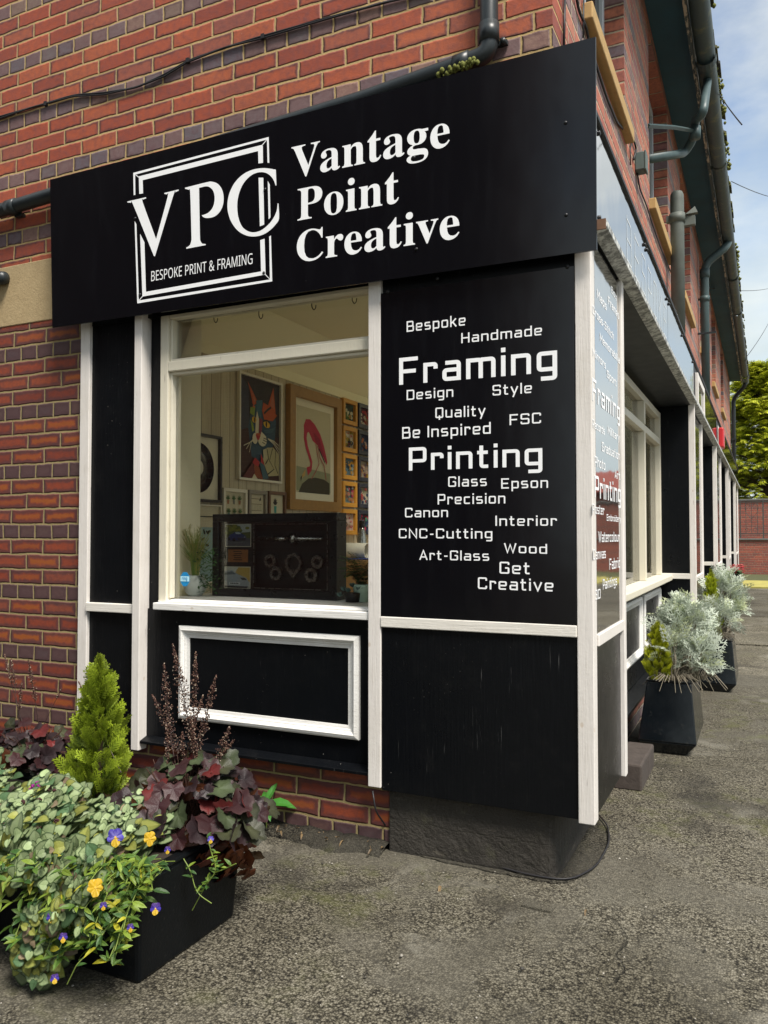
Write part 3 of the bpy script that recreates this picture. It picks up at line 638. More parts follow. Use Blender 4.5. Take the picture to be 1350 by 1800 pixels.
SANS = {"B":[437,[[[65,0],[65,480],[202,480],[257,477],[303,468],[338,453],[364,431],[379,400],[384,361],[382,334],[374,311],[361,290],[343,274],[320,262],[293,255],[293,251],[348,234],[363,224],[376,212],[386,197],[394,180],[399,160],[400,136],[395,96],[380,63],[356,36],[322,16],[282,4],[234,0]],[[126,275],[214,275],[251,278],[279,284],[299,295],[312,310],[319,330],[322,354],[319,378],[309,397],[294,411],[272,420],[242,426],[205,428],[126,428]],[[126,51],[222,51],[261,54],[290,62],[311,76],[325,94],[333,116],[336,141],[333,165],[324,185],[310,202],[288,215],[257,222],[218,225],[126,225]]]],"E":[374,[[[65,0],[65,480],[333,480],[333,426],[126,426],[126,277],[321,277],[321,224],[126,224],[126,53],[333,53],[333,0]]]],"S":[369,[[[166,-7],[91,-1],[34,16],[34,74],[94,54],[169,46],[201,48],[228,55],[249,66],[265,82],[274,101],[277,123],[267,163],[232,192],[164,222],[126,238],[96,256],[72,276],[54,300],[44,329],[40,364],[42,388],[49,410],[60,429],[74,446],[92,460],[114,471],[138,480],[165,485],[193,486],[266,479],[326,459],[307,408],[253,426],[192,433],[165,431],[142,425],[124,414],[112,400],[104,383],[101,363],[111,323],[144,294],[206,267],[278,233],[296,221],[310,207],[322,191],[330,173],[335,152],[337,128],[332,89],[317,56],[291,29],[256,9],[215,-3]]]],"P":[406,[[[65,0],[65,480],[192,480],[249,475],[295,463],[329,443],[353,415],[367,380],[372,338],[370,313],[364,288],[354,264],[340,243],[320,224],[294,208],[263,196],[225,189],[181,187],[126,187],[126,0]],[[126,238],[174,238],[216,241],[250,248],[276,261],[295,279],[306,304],[310,336],[306,364],[296,387],[280,405],[257,418],[225,425],[187,428],[126,428]]]],"O":[524,[[[263,-7],[216,-3],[174,7],[139,24],[109,48],[84,76],[65,111],[52,150],[44,193],[41,241],[44,288],[52,331],[65,370],[84,404],[109,433],[139,456],[174,473],[216,483],[263,487],[309,484],[349,473],[384,456],[414,433],[439,405],[458,370],[472,331],[481,288],[484,240],[481,193],[472,150],[458,110],[439,76],[414,47],[384,24],[349,7],[308,-3]],[[263,46],[312,51],[352,69],[382,98],[403,137],[416,184],[420,240],[416,297],[403,344],[382,382],[352,411],[313,428],[263,434],[214,428],[174,411],[143,382],[122,344],[109,297],[105,240],[109,184],[122,137],[143,98],[173,69],[213,51]]]],"K":[415,[[[65,0],[65,480],[126,480],[126,243],[167,289],[208,334],[338,480],[408,480],[218,271],[416,0],[345,0],[175,229],[126,186],[126,0]]]],"R":[417,[[[65,0],[65,480],[197,480],[252,476],[296,464],[329,446],[353,419],[367,385],[372,343],[370,319],[366,298],[358,279],[348,264],[336,250],[322,239],[276,215],[408,0],[337,0],[221,198],[126,198],[126,0]],[[126,249],[197,249],[233,252],[261,259],[283,272],[298,290],[307,313],[310,340],[306,369],[297,391],[281,407],[259,418],[230,425],[194,427],[126,427]]]],"I":[228,[[[27,0],[27,35],[83,48],[83,431],[27,445],[27,480],[200,480],[200,445],[144,431],[144,48],[200,35],[200,0]]]],"N":[511,[[[65,0],[65,480],[135,480],[391,83],[394,83],[392,115],[390,162],[389,209],[389,480],[445,480],[445,0],[375,0],[118,398],[116,398],[119,340],[121,268],[121,0]]]],"T":[373,[[[156,0],[156,426],[7,426],[7,480],[366,480],[366,426],[217,426],[217,0]]]],"&":[492,[[[187,-7],[144,-3],[107,9],[77,28],[54,54],[40,86],[36,125],[39,157],[48,185],[63,208],[84,228],[109,248],[139,266],[99,318],[89,337],[83,359],[81,382],[84,413],[95,439],[114,459],[139,475],[169,484],[204,487],[237,484],[266,475],[289,460],[306,439],[317,414],[320,383],[317,357],[308,333],[293,312],[273,293],[250,275],[224,258],[354,133],[382,181],[401,240],[461,240],[434,160],[422,136],[408,115],[392,95],[490,0],[410,0],[352,56],[330,39],[307,24],[281,11],[254,1],[222,-5]],[[188,293],[245,336],[254,350],[260,366],[262,383],[260,399],[255,412],[246,423],[234,432],[219,437],[202,439],[185,437],[169,432],[156,424],[146,413],[140,399],[138,383],[140,367],[144,352],[151,338]],[[189,46],[216,47],[241,52],[263,60],[314,93],[175,229],[118,185],[106,169],[100,150],[97,127],[100,104],[108,84],[122,68],[141,56],[163,48]]]],"F":[349,[[[65,0],[65,480],[333,480],[333,426],[126,426],[126,257],[320,257],[320,203],[126,203],[126,0]]]],"A":[430,[[[0,0],[187,482],[242,482],[428,0],[366,0],[308,148],[118,148],[61,0]],[[138,202],[290,202],[236,347],[230,367],[221,396],[214,419],[203,378],[193,347]]]],"M":[609,[[[65,0],[65,480],[154,480],[302,87],[305,87],[455,480],[544,480],[544,0],[484,0],[484,295],[486,364],[489,420],[486,420],[326,0],[277,0],[119,420],[116,420],[120,364],[121,291],[121,0]]]],"G":[489,[[[271,-7],[224,-3],[182,7],[145,23],[114,46],[88,74],[67,108],[53,148],[44,191],[41,240],[44,288],[54,331],[71,370],[93,404],[121,433],[155,456],[195,473],[240,483],[289,486],[366,479],[433,458],[410,406],[352,425],[286,433],[233,427],[188,410],[152,381],[125,343],[109,296],[104,240],[106,203],[112,169],[123,139],[137,112],[157,89],[181,70],[210,57],[245,48],[285,46],[338,49],[379,57],[379,199],[273,199],[273,253],[439,253],[439,18],[361,-1]]]]}
def outline_text(mb, text, font, org, uvec, vvec, nrm, width, height, cap, track=0):
    total = sum((font[c][0] if c != ' ' else 190) + track for c in text)
    last = font[text[-1]]; sx = width / (total - track); sy = height / cap
    org, uvec, vvec, nrm = Vector(org), Vector(uvec), Vector(vvec), Vector(nrm)
    cx = 0
    for c in text:
        if c == ' ': cx += 190 + track; continue
        adv, polys = font[c]
        def inside(pt, q):
            r = False; j = len(q) - 1
            for i in range(len(q)):
                if (q[i][1] > pt[1]) != (q[j][1] > pt[1]) and pt[0] < (q[j][0] - q[i][0]) * (pt[1] - q[i][1]) / (q[j][1] - q[i][1]) + q[i][0]: r = not r
                j = i
            return r
        hole_of = {i: next((j for j in range(len(polys)) if j != i and inside(polys[i][0], polys[j])), None) for i in range(len(polys))}
        o = org + nrm * 0.0012
        for i, q in enumerate(polys):
            if hole_of[i] is not None: continue
            grp = [q] + [polys[j] for j in hole_of if hole_of[j] == i]
            flat = [p for w_ in grp for p in w_]
            tri = tessellate_polygon([[Vector((p[0], p[1], 0)) for p in w_] for w_ in grp])
            mb.add([o + uvec * ((p[0] + cx) * sx) + vvec * (p[1] * sy) for p in flat], tri)
        cx += adv + track
    return mb

# ================================================================== SETTING
g = MB()
NX, NY = 60, 70
xs = np.concatenate([np.linspace(-60, -6, 8), np.linspace(-4, 6, 46), np.linspace(8, 80, 8)])
ys = np.concatenate([np.linspace(-60, -6, 8), np.linspace(-4, 4.9, 46)])
gv = [(x, y, 0.006 * math.sin(x * 2.1 + 1) * math.sin(y * 1.7) * (1 if abs(x) < 6 and y > -4 else 0) - 0.004) for y in ys for x in xs]
gf = [(j * len(xs) + i, j * len(xs) + i + 1, (j + 1) * len(xs) + i + 1, (j + 1) * len(xs) + i) for j in range(len(ys) - 1) for i in range(len(xs) - 1)]
struct('ground', MB().add(gv, gf, None, True), 'ground')
struct('pavement', bx(-60, 80, 4.9, 7.0, -0.3, -0.006).box(-60, 80, 7.03, 10.4, -0.3, 0.006), 'ground_far')
struct('kerb', bx(-60, 80, 10.44, 11.5, -0.3, 0.012), 'ground_smooth', bevel=0.01)
struct('road', bx(-60, 80, 11.53, 17.3, -0.3, 0.004), 'ground_smooth')
struct('verge', bx(-60, 80, 17.8, 20.8, -0.3, 0.03), 'dry_grass')
struct('flower_bed', bx(-60, 80, 20.8, 25.3, -0.3, 0.015), plain('bed_soil', (0.07, 0.075, 0.03), 0.95, 0.5, 9, 0.02))
struct('road_edge', bx(-60, 80, 17.3, 17.8, -0.3, -0.004), 'ground_far')
struct('far_ground', bx(-150, 150, 25.3, 200, -0.4, -0.05), 'ground_far')

# ------------------------------------------------------------------ the brick building
bld = thing('brick_building', 'red brick corner building with purple header rows and black shopfronts along its side', 'building', (-2, 2, 0))
SX0 = -2.262
fw = bx(-9, SX0, 0, 0.22, -0.2, 5.4).box(SX0, 0, 0, 0.22, 2.30, 5.4).box(SX0, -0.62, 0, 0.22, -0.2, 0.285)
part('front_wall', fw, 'brick_front', bld)
part('stone_band', bx(-9, -2.30, -0.004, 0.05, 2.287, 2.597), 'lintel_stone', bld, 0.004)
WIN = [(0.58, 1.70), (2.78, 3.94), (5.05, 6.15), (7.5, 8.6), (9.9, 11.0), (12.6, 13.7)]
ZS, ZH = 3.49, 4.68
sw = MB()
y = 0.22
for a, b in WIN:
    sw.box(-0.22, 0, y, a, 2.72, 5.0); sw.box(-0.22, 0, a, b, 2.72, ZS); y = b
    sw.box(-0.22, 0, a, b, ZH, 5.0)
sw.box(-0.22, 0, y, 17.0, 2.72, 5.0)
sw.box(-0.22, 0, 0.0, 0.22, 2.72, 2.721)
sw.box(-0.30, -0.085, 0.62, 17.0, -0.2, 0.20)
part('side_wall', sw, 'brick_side', bld)
part('end_wall', bx(-9, -0.22, 16.8, 17.0, -0.2, 5.0), 'brick_side', bld)
for k, (a, b) in enumerate(WIN):
    wn_ = part('window', bx(-0.15, -0.105, a + 0.005, b - 0.005, ZS + 0.005, ZS + 0.06).box(-0.15, -0.105, a + 0.005, b - 0.005, ZH - 0.06, ZH - 0.005)
               .box(-0.15, -0.105, a + 0.005, a + 0.06, ZS + 0.06, ZH - 0.06).box(-0.15, -0.105, b - 0.06, b - 0.005, ZS + 0.06, ZH - 0.06)
               .box(-0.15, -0.105, (a + b) / 2 - 0.03, (a + b) / 2 + 0.03, ZS + 0.06, ZH - 0.06), 'upvc', bld, 0.004)
    part('pane', bx(-0.135, -0.125, a + 0.06, b - 0.06, ZS + 0.06, ZH - 0.06), 'dark_glass', wn_)
    part('sill', bx(-0.10, 0.045, a - 0.04, b + 0.05, ZS - 0.072, ZS + 0.004), 'timber_sill', wn_, 0.006)
# eaves
part('soffit', bx(-0.2, 0.235, -0.25, 17.2, 4.765, 4.80), 'soffit', bld)
part('eaves_board', bx(0.236, 0.258, -0.3, 17.2, 4.685, 4.80), 'peeling_board', bld)
gt = MB()
yy = -0.3
prof = [(math.cos(a), math.sin(a)) for a in np.linspace(math.pi, 2 * math.pi, 9)]
seg = 0
while yy < 17.0:
    y2 = min(yy + 1.85, 17.15); sag = 0.012 * math.sin(seg * 1.9)
    vs = []
    for (r_, yq) in ((0.066, yy), (0.066, y2)):
        vs += [(0.330 + c * r_, yq, 4.735 + s_ * r_ + sag) for c, s_ in prof]
    gt.add(vs, [(i, i + 1, 9 + i + 1, 9 + i) for i in range(8)], None, True)
    vs = []
    for (r_, yq) in ((0.073, yy - 0.04), (0.073, yy + 0.04)):
        vs += [(0.330 + c * r_, yq, 4.735 + s_ * r_ + sag) for c, s_ in prof]
    gt.add(vs, [(i, i + 1, 9 + i + 1, 9 + i) for i in range(8)])
    yy = y2; seg += 1
part('gutter', gt, 'gutter', bld)
rt = MB()
for row in range(1):  # single tile row, roof left open beyond to let sky light in
    x0, z0 = 0.40 - row * 0.27, 4.80 + row * 0.20
    for k in range(75 if row < 3 else 25):
        w_ = 0.235 if row < 3 else 0.70
        yy = -0.32 + k * w_
        j = random.uniform(-0.012, 0.018)
        rt.prism([(x0 + j, yy, z0 + j), (x0 - 0.33, yy, z0 + 0.245), (x0 - 0.33, yy, z0 + 0.262), (x0 + j, yy, z0 + 0.022 + j)], (0, w_ - 0.012, 0))
part('roof', rt, 'mossy_tile', bld)
mo = MB()
for k in range(170):
    yy = random.choice([random.gauss(4.0, .25), random.gauss(5.3, .2), random.uniform(-0.2, 16), random.gauss(8.7, .4)])
    s_ = random.uniform(0.006, 0.020)
    mo.lathe((0.395 + random.uniform(-0.02, 0.025), yy, 4.80 + random.uniform(-0.035, 0.02)), [(s_ * 0.4, -s_), (s_, 0), (s_ * 0.6, s_ * 0.8)], 5)
part('moss', mo, plain('moss', (0.13, 0.14, 0.03), 0.95, 0.5, 50, 0.004), bld)['kind'] = 'stuff'

# shop interior (rooms of the building; unseen openings and linings added for light)
IX0, IY1, IZ1 = -2.40, 6.2, 2.62
part('interior_wall', bx(-2.5, IX0, 0.30, IY1, -0.1, 2.33), 'wood_panelling', bld)
part('upper_wall', bx(-2.5, IX0 + 0.002, 0.30, IY1, 2.332, IZ1), 'cream_wall', bld)
part('coving', MB().prism([(IX0, 0.3, 2.40), (IX0 + 0.30, 0.3, IZ1), (IX0, 0.3, IZ1)], (0, IY1 - 0.3, 0)), 'cream_wall', bld)
rg_ = MB()
for k in range(4): rg_.box(-2.5 + k * 0.76, -2.44 + k * 0.76, IY1, IY1 + 0.06, 0.02, IZ1)
part('added_rear_glazing', rg_.box(-2.43, -0.2, IY1 + 0.005, IY1 + 0.055, 2.0, 2.05), 'white_frame', bld)  # glazing added in place of a back wall, to light the room
part('pane', bx(-2.43, -0.2, IY1 + 0.02, IY1 + 0.025, 0.03, 1.999).box(-2.43, -0.2, IY1 + 0.02, IY1 + 0.025, 2.051, IZ1), 'glass', bld)  # panes of the added back glazing
part('bounce_wall', bx(-8.9, -0.31, 8.6, 8.7, 0.001, 4.6), 'cream_wall', bld)  # unseen pale wall added to bounce sunlight into the room
part('bounce_lining', bx(-0.20, -0.172, 0.66, 4.05, 0.021, 0.84).box(-0.20, -0.172, 0.66, 4.05, 2.24, IZ1).box(-0.20, -0.172, 4.0501, IY1, 0.021, IZ1).box(-0.655, 0.07, 0.012, 0.028, 0.25, IZ1).box(0.071, 0.085, 0.012, 0.60, 0.25, IZ1).box(-0.13, 0.07, 0.585, 0.5995, 0.25, IZ1), 'cream_wall', bld)  # unseen pale boards added to reflect light round the room
part('yard', bx(-8.9, -0.3, IY1 + 0.07, 16.79, -0.1, 0.0), plain('yard_concrete', (0.5, 0.48, 0.44), 0.9), bld)  # unseen open yard, added to feed daylight through the back glazing
part('pier', bx(-2.5, -1.815, 0.075, 0.298, -0.1, IZ1), 'cream_wall', bld, 0.004)
part('ceiling', bx(-2.5, 0.1, 0.221, 1.2, IZ1 + 0.002, IZ1 + 0.1).box(-2.5, -1.3, 1.2001, 1.6, IZ1 + 0.002, IZ1 + 0.1).box(-2.5, -1.5, 1.6001, 2.4, IZ1 + 0.002, IZ1 + 0.1).box(-2.5, -1.9, 2.4001, 3.4, IZ1 + 0.002, IZ1 + 0.1).box(-0.3, 0.1, 1.2001, IY1, IZ1 + 0.002, IZ1 + 0.1), 'ceiling_paint', bld)  # stepped opening out of sight, added for sky light
part('bounce_shaft', bx(-0.29, -0.225, 0.3, IY1 + 3, 2.73, 4.76).box(-2.6, -0.3, 0.225, 0.28, 2.73, 5.2), 'cream_wall', bld)  # pale shaft sides added over the ceiling opening to reflect sky light
part('beam', bx(-1.813, -0.66, 0.225, 0.55, 2.36, IZ1), 'ceiling_paint', bld)
part('floor', bx(-2.5, -0.16, 0.222, IY1, -0.12, 0.02), 'floor_boards', bld)

# ------------------------------------------------------------------ shopfront, corner bay and the bays along the side
sf = thing('shopfront', 'black painted timber shopfront with white posts and rails round the street corner', 'shopfront', (-1, 0.1, 0))
FY = -0.06
def post(x0, x1, y0, y1, z0, z1, mat='white_wood'):
    return part('post', bx(x0, x1, y0, y1, z0, z1), mat, sf, 0.003)
post(-2.272, -2.215, -0.035, 0.0, 0.02, 2.25)
post(-1.915, -1.872, FY, -0.004, 0.253, 2.25)
post(-1.914, -1.875, -0.004, 0.03, 0.27, 2.25)
post(-0.722, -0.668, FY, 0.0, 0.247, 2.25)
post(0.086, 0.142, FY, 0.004, 0.228, 2.255)
part('rail', bx(-2.214, -1.916, -0.045, -0.018, 0.862, 0.903), 'white_rail', sf, 0.003)
part('rail', bx(-0.667, 0.085, FY - 0.004, -0.03, 0.864, 0.905), 'white_rail', sf, 0.003)
part('panel', bx(-2.214, -1.916, -0.017, -0.002, 0.26, 2.25), 'black_wood', sf)
part('panel', bx(-1.871, -1.80, 0.004, 0.05, 0.285, 2.28), 'black_wood', sf)
part('panel', bx(-0.667, 0.085, -0.052, -0.02, 0.238, 0.866), 'black_panel', sf, 0.002)
part('header_board', bx(-0.667, 0.085, -0.042, -0.01, 2.11, 2.30).box(-2.26, -0.70, -0.02, 0.02, 2.215, 2.30), 'black_wood', sf)
# window facing the front
wf = part('window', bx(-1.80, -1.755, -0.018, 0.06, 0.92, 2.24).box(-0.738, -0.7225, -0.018, 0.06, 0.92, 2.24)
          .box(-1.754, -0.7385, -0.020, 0.058, 1.958, 2.004).box(-1.754, -0.7385, -0.015, 0.058, 2.20, 2.24), 'white_frame', sf, 0.004)
part('bead', bx(-1.7545, -1.742, -0.004, 0.045, 0.935, 1.957).box(-1.742, -0.739, -0.004, 0.045, 1.944, 1.957)
     .box(-1.7545, -1.742, -0.004, 0.045, 2.005, 2.199).box(-1.742, -0.739, -0.004, 0.045, 2.005, 2.017), 'white_frame', wf, 0.003)
part('sill', bx(-1.802, -0.724, -0.052, 0.06, 0.886, 0.917).prism([(-1.802, -0.018, 0.9175), (-1.802, 0.06, 0.9175), (-1.802, 0.06, 0.934), (-1.802, -0.018, 0.926)], (1.078, 0, 0)), 'white_sill', wf, 0.003)
part('pane', bx(-1.754, -0.7385, 0.024, 0.028, 0.934, 1.957).box(-1.754, -0.7385, 0.024, 0.028, 2.005, 2.199), 'glass', wf)
part('stall_riser', bx(-1.871, -0.723, -0.006, 0.05, 0.312, 0.885), 'black_wood', sf)
part('drip_board', MB().prism([(-1.871, -0.052, 0.284), (-1.871, 0.03, 0.284), (-1.871, 0.03, 0.3115), (-1.871, -0.006, 0.3115), (-1.871, -0.052, 0.296)], (1.148, 0, 0)), 'black_wood', sf, 0.002)
def moulding(o, u, n, x0, x1, z0, z1, w=0.052):
    """picture-frame moulding lying on a panel: o origin, u along, n out of the panel"""
    o, u, n = Vector(o), Vector(u), Vector(n); Z = Vector((0, 0, 1))
    prof = [(0, 0), (0, 0.014), (0.006, 0.020), (0.018, 0.024), (0.026, 0.018), (0.030, 0.012), (0.034, 0.012), (0.040, 0.008), (w, 0.006), (w, 0)]
    mb = MB(); vs = []
    for (d, h) in prof:
        for (a, b) in ((x0 + d, z0 + d), (x1 - d, z0 + d), (x1 - d, z1 - d), (x0 + d, z1 - d)):
            vs.append(o + u * a + Z * b + n * h)
    fs = [(i * 4 + j, i * 4 + (j + 1) % 4, (i + 1) * 4 + (j + 1) % 4, (i + 1) * 4 + j) for i in range(len(prof) - 1) for j in range(4)]
    return mb.add(vs, fs)
part('panel_moulding', moulding((0, -0.006, 0), (1, 0, 0), (0, -1, 0), -1.680, -0.782, 0.408, 0.818), 'white_sill', sf)
# corner plinth, rounded at its street end
pl = MB()
out = [(-0.655, 0.22), (-0.655, -0.012)] + [(-0.06, -0.012), (-0.03, -0.005), (-0.012, 0.015), (-0.004, 0.05), (0.0, 0.12), (0.0, 0.625), (-0.655, 0.625)]
pl.prism([(x_, y_, -0.05) for x_, y_ in out], (0, 0, 0.295))
part('plinth', pl, 'plinth_concrete', sf, 0.006)
wbm = MB(); wr = random.Random(9)
wq = []
for k in range(41):
    x_ = SX0 + (-0.657 - SX0) * k / 40; e_ = 0.10 + wr.uniform(-.014, .014) + 0.02 * math.sin(k * .6); h_ = 0.030 + wr.uniform(-.005, .005)
    wq.append([(x_, 0.0, -0.02), (x_, 0.0, h_), (x_, -e_ * .45, h_ * .80), (x_, -e_, 0.003), (x_, -e_ - .01, -0.02)])
for k in range(40):
    a_, b_ = wq[k], wq[k + 1]
    wbm.add(a_ + b_, [(i, i + 1, i + 6, i + 5) for i in range(4)], None, True)
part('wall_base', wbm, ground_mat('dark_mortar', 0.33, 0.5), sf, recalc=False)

# side bays: (start, end) along the side wall
BAYS = [(0.005, 0.60), (4.06, 5.35), (7.35, 9.0), (10.75, 12.2), (14.2, 16.6)]
SXF = 0.150
for k, (a, b) in enumerate(BAYS):
    ya = a if k == 0 else a + 0.05
    zb = 0.236 if k < 2 else 0.10
    part('panel', bx(0.10, 0.134, ya, b - 0.05, zb, 0.83), 'black_panel', sf)
    part('side_board', bx(0.10, 0.138, ya, b - 0.05, 0.868, 2.27), 'side_board', sf)
    part('rail', bx(0.10, SXF, ya + 0.001, b - 0.052, 0.828, 0.870), 'white_wood', sf, 0.003)
    post(0.092, SXF + 0.002, b - 0.05, b, zb - 0.005, 2.285)
    part('return_panel', bx(-0.13, 0.12, b + 0.001, b + 0.03, 0.22, 2.275), 'black_panel', sf)
    if k:
        post(0.128, 0.176, a, a + 0.049, 0.05, 2.285)
        part('return_panel', bx(-0.135, 0.127, a + 0.004, a + 0.04, 0.05, 2.275), 'black_panel', sf)
        part('rail', bx(-0.10, 0.127, a - 0.012, a + 0.003, 0.868, 0.912), 'white_rail', sf, 0.002)
# recessed side windows
def side_window(y0, y1, mulls, zb=0.90, zt=2.225, ztr=1.955):
    X = -0.115
    w_ = part('window', MB().box(X - 0.05, X + 0.03, y0, y0 + 0.06, zb, zt).box(X - 0.05, X + 0.03, y1 - 0.06, y1, zb, zt)
              .box(X - 0.048, X + 0.032, y0 + 0.06, y1 - 0.06, ztr, ztr + 0.05).box(X - 0.048, X + 0.028, y0 + 0.06, y1 - 0.06, zt - 0.05, zt), 'cream_wood', sf, 0.004)
    for q in mulls:
        part('mullion', bx(X - 0.045, X + 0.036, q - 0.024, q + 0.024, zb, ztr - 0.001), 'cream_wood', w_, 0.004); part('mullion', bx(X - 0.045, X + 0.036, q - 0.024, q + 0.024, ztr + 0.051, zt - 0.051), 'cream_wood', w_, 0.004)
    part('sill', bx(X - 0.05, X + 0.11, y0 - 0.03, y1, zb - 0.045, zb - 0.001), 'white_frame', w_, 0.006)
    part('pane', bx(X - 0.012, X - 0.008, y0 + 0.06, y1 - 0.06, zb, ztr).box(X - 0.012, X - 0.008, y0 + 0.06, y1 - 0.06, ztr + 0.05, zt - 0.05), 'glass', w_)
    part('stall_riser', bx(X - 0.05, X + 0.012, y0, y1, 0.25, zb - 0.046), 'black_panel', sf)
    part('drip_board', MB().prism([(X + 0.09, y0, 0.20), (X + 0.09, y0, 0.216), (X + 0.0125, y0, 0.245), (X - 0.05, y0, 0.245), (X - 0.05, y0, 0.20)], (0, y1 - y0, 0)), 'black_wood', sf)
    return w_
side_window(0.64, 4.055, (1.80, 3.05))
for y0, y1 in ((0.75, 1.72), (1.84, 2.87), (2.99, 3.96)):
    part('panel_moulding', moulding((-0.103, 0, 0), (0, 1, 0), (1, 0, 0), y0, y1, 0.40, 0.80), 'white_sill', sf)
side_window(5.40, 7.34, (6.4,))
part('door', bx(-0.16, -0.11, 9.05, 10.74, 0.0, 2.26), 'black_panel', sf)
side_window(12.25, 14.19, (13.2,))
part('soffit_board', bx(-0.165, 0.145, 0.61, 16.9, 2.277, 2.30).box(0.0, 0.145, 0.0, 0.61, 2.287, 2.30), 'soffit_black', sf)
part('ledge', MB().prism([(0.145, -0.045, 2.275), (0.196, -0.045, 2.288), (0.196, -0.045, 2.314), (0.145, -0.045, 2.324)], (0, 16.98, 0)), 'weathered_ledge', sf, 0.003)
part('ledge_end', bx(0.150, 0.193, -0.0525, -0.0455, 2.28, 2.316), plain('end_grain', (0.16, 0.085, 0.05), 0.8, 0.4, 40), sf)
part('backing_board', bx(0.0, 0.142, 0.002, 16.9, 2.302, 2.72), 'soffit_black', sf)
part('flashing', MB().prism([(0.0005, -0.01, 2.83), (0.0005, -0.01, 2.7225), (0.075, -0.01, 2.7225), (0.055, -0.01, 2.78)], (0, 16.9, 0)), 'flashing', sf, 0.004)
part('capping', bx(0.143, 0.160, -0.052, 16.9, 2.7015, 2.718), 'soffit_black', sf)

# ------------------------------------------------------------------ signs
sg = thing('shop_sign', 'large black fascia sign with a framed logo and white serif lettering', 'sign', (-1.1, -0.1, 2.5))
SY = -0.100
part('board', bx(-2.412, 0.1725, SY, SY + 0.006, 0.0, 0.0), 'sign_board', sg) if False else None
cnr = [on_y(88, 316, SY), on_y(1047, 64.5, SY), on_y(1049, 439, SY), on_y(92, 576, SY)]
part('board', MB().prism(cnr, (0, 0.008, 0)), 'sign_board', sg)
part('batten', bx(-2.2, 0.1, -0.060, -0.046, 2.42, 2.44), 'black_wood', sg)
def sp_(px, py, lift=0.0012): 
    q = on_y(px, py, SY); return q + Vector((0, -lift, 0))
def lg(z, lift=0.0012): return [sp_(220 + a / 4.8214, 230 + b / 4.8214, lift) for a, b in z]
lf = MB()
for z in ([(70, 357), (1218, 53), (1223, 272), (1208, 272), (1203, 75), (86, 372), (88, 543), (74, 546)],
          [(117, 387), (1168, 118), (1170, 272), (1131, 277), (1128, 172), (150, 419), (154, 530), (121, 536)],
          [(82, 765), (97, 792), (118, 1438), (1228, 1260), (1222, 897), (1237, 888), (1248, 1276), (104, 1463)],
          [(128, 873), (165, 945), (178, 1365), (1153, 1192), (1146, 927), (1183, 915), (1192, 1219), (148, 1405)],
          [(1210, 425), (1227, 457), (1233, 735), (1217, 750)], [(1132, 398), (1172, 398), (1180, 795), (1143, 810)]):
    lf.flat(lg(z))
for z in ([(88, 376), (92, 371), (126, 396), (121, 401)], [(1203, 80), (1199, 76), (1160, 121), (1166, 124)],
          [(118, 1436), (122, 1440), (152, 1404), (147, 1400)], [(1189, 1221), (1193, 1217), (1230, 1257), (1226, 1261)]):
    lf.flat(lg(z, 0.0016))
part('logo_frame', lf, 'lettering', sg, recalc=False)
def smooth_closed(z, n=3):
    """rounds a traced outline: Catmull-Rom through the points, corners (sharp turns) kept"""
    o = []; L = len(z)
    V = [Vector(p) for p in z]
    def sharp(i):
        a, b = (V[i] - V[i - 1]), (V[(i + 1) % L] - V[i]); return a.length < 1e-6 or b.length < 1e-6 or a.normalized().dot(b.normalized()) < 0.72
    for i in range(L):
        p1, p2 = V[i], V[(i + 1) % L]
        p0 = p1 - (p2 - p1) if sharp(i) else V[i - 1]
        p3 = p2 + (p2 - p1) if sharp((i + 1) % L) else V[(i + 2) % L]
        for k in range(n):
            t = k / n
            o.append(0.5 * (2 * p1 + (p2 - p0) * t + (2 * p0 - 5 * p1 + 4 * p2 - p3) * t * t + (3 * p1 - p0 - 3 * p2 + p3) * t ** 3))
    return [(q.x, q.y) for q in o]
Vg = [(20, 600), (178, 563), (180, 572), (154, 583), (151, 607), (264, 918), (362, 558), (353, 540), (334, 535), (334, 527), (455, 498), (455, 508), (428, 522), (410, 548), (254, 1065), (245, 1062), (70, 628), (52, 611), (20, 608)]
Pg = [(508, 483), (690, 437), (738, 432), (786, 450), (821, 495), (836, 560), (830, 630), (801, 690), (756, 728), (702, 740), (666, 733), (650, 715), (672, 711), (712, 690), (746, 645), (760, 580), (752, 520), (727, 485), (690, 471), (628, 484), (635, 880), (641, 935), (655, 957), (684, 960), (684, 969), (520, 1000), (518, 991), (549, 970), (562, 930), (563, 880), (553, 525), (544, 501), (510, 492)]
Cg = [(1278, 330), (1283, 455), (1276, 463), (1258, 415), (1225, 375), (1180, 353), (1120, 355), (1060, 385), (1005, 445), (970, 520), (953, 600), (953, 680), (965, 750), (995, 815), (1040, 850), (1090, 861), (1150, 846), (1210, 800), (1255, 745), (1285, 680), (1294, 615), (1301, 618), (1306, 740), (1280, 790), (1230, 842), (1170, 880), (1100, 896), (1030, 888), (960, 850), (905, 780), (875, 700), (868, 620), (885, 530), (930, 440), (1000, 370), (1080, 331), (1160, 317), (1220, 320)]
part('monogram', MB().flat(lg(smooth_closed(Vg))).flat(lg(smooth_closed(Pg))).flat(lg(smooth_closed(Cg))), 'lettering', sg, recalc=False)
FX, FZ, FN = Vector((1, 0, 0)), Vector((0, 0, 1)), Vector((0, -1, 0))
def words(mb, text, bl, xr, top, ox, oy, sc, fn, Y, **kw):
    """bl: pixel of the base line's start, xr: a pixel at the right end, top: pixel row of the cap height at the start"""
    a = on_y(ox + bl[0] / sc, oy + bl[1] / sc, Y); t = on_y(ox + bl[0] / sc, oy + top / sc, Y)
    b = on_y(ox + xr[0] / sc, oy + xr[1] / sc, Y)
    u = (b - a); u.z *= 1.0; w_ = u.length
    return fn(mb, text, a, u.normalized(), FZ, FN, w_, t.z - a.z, **kw)
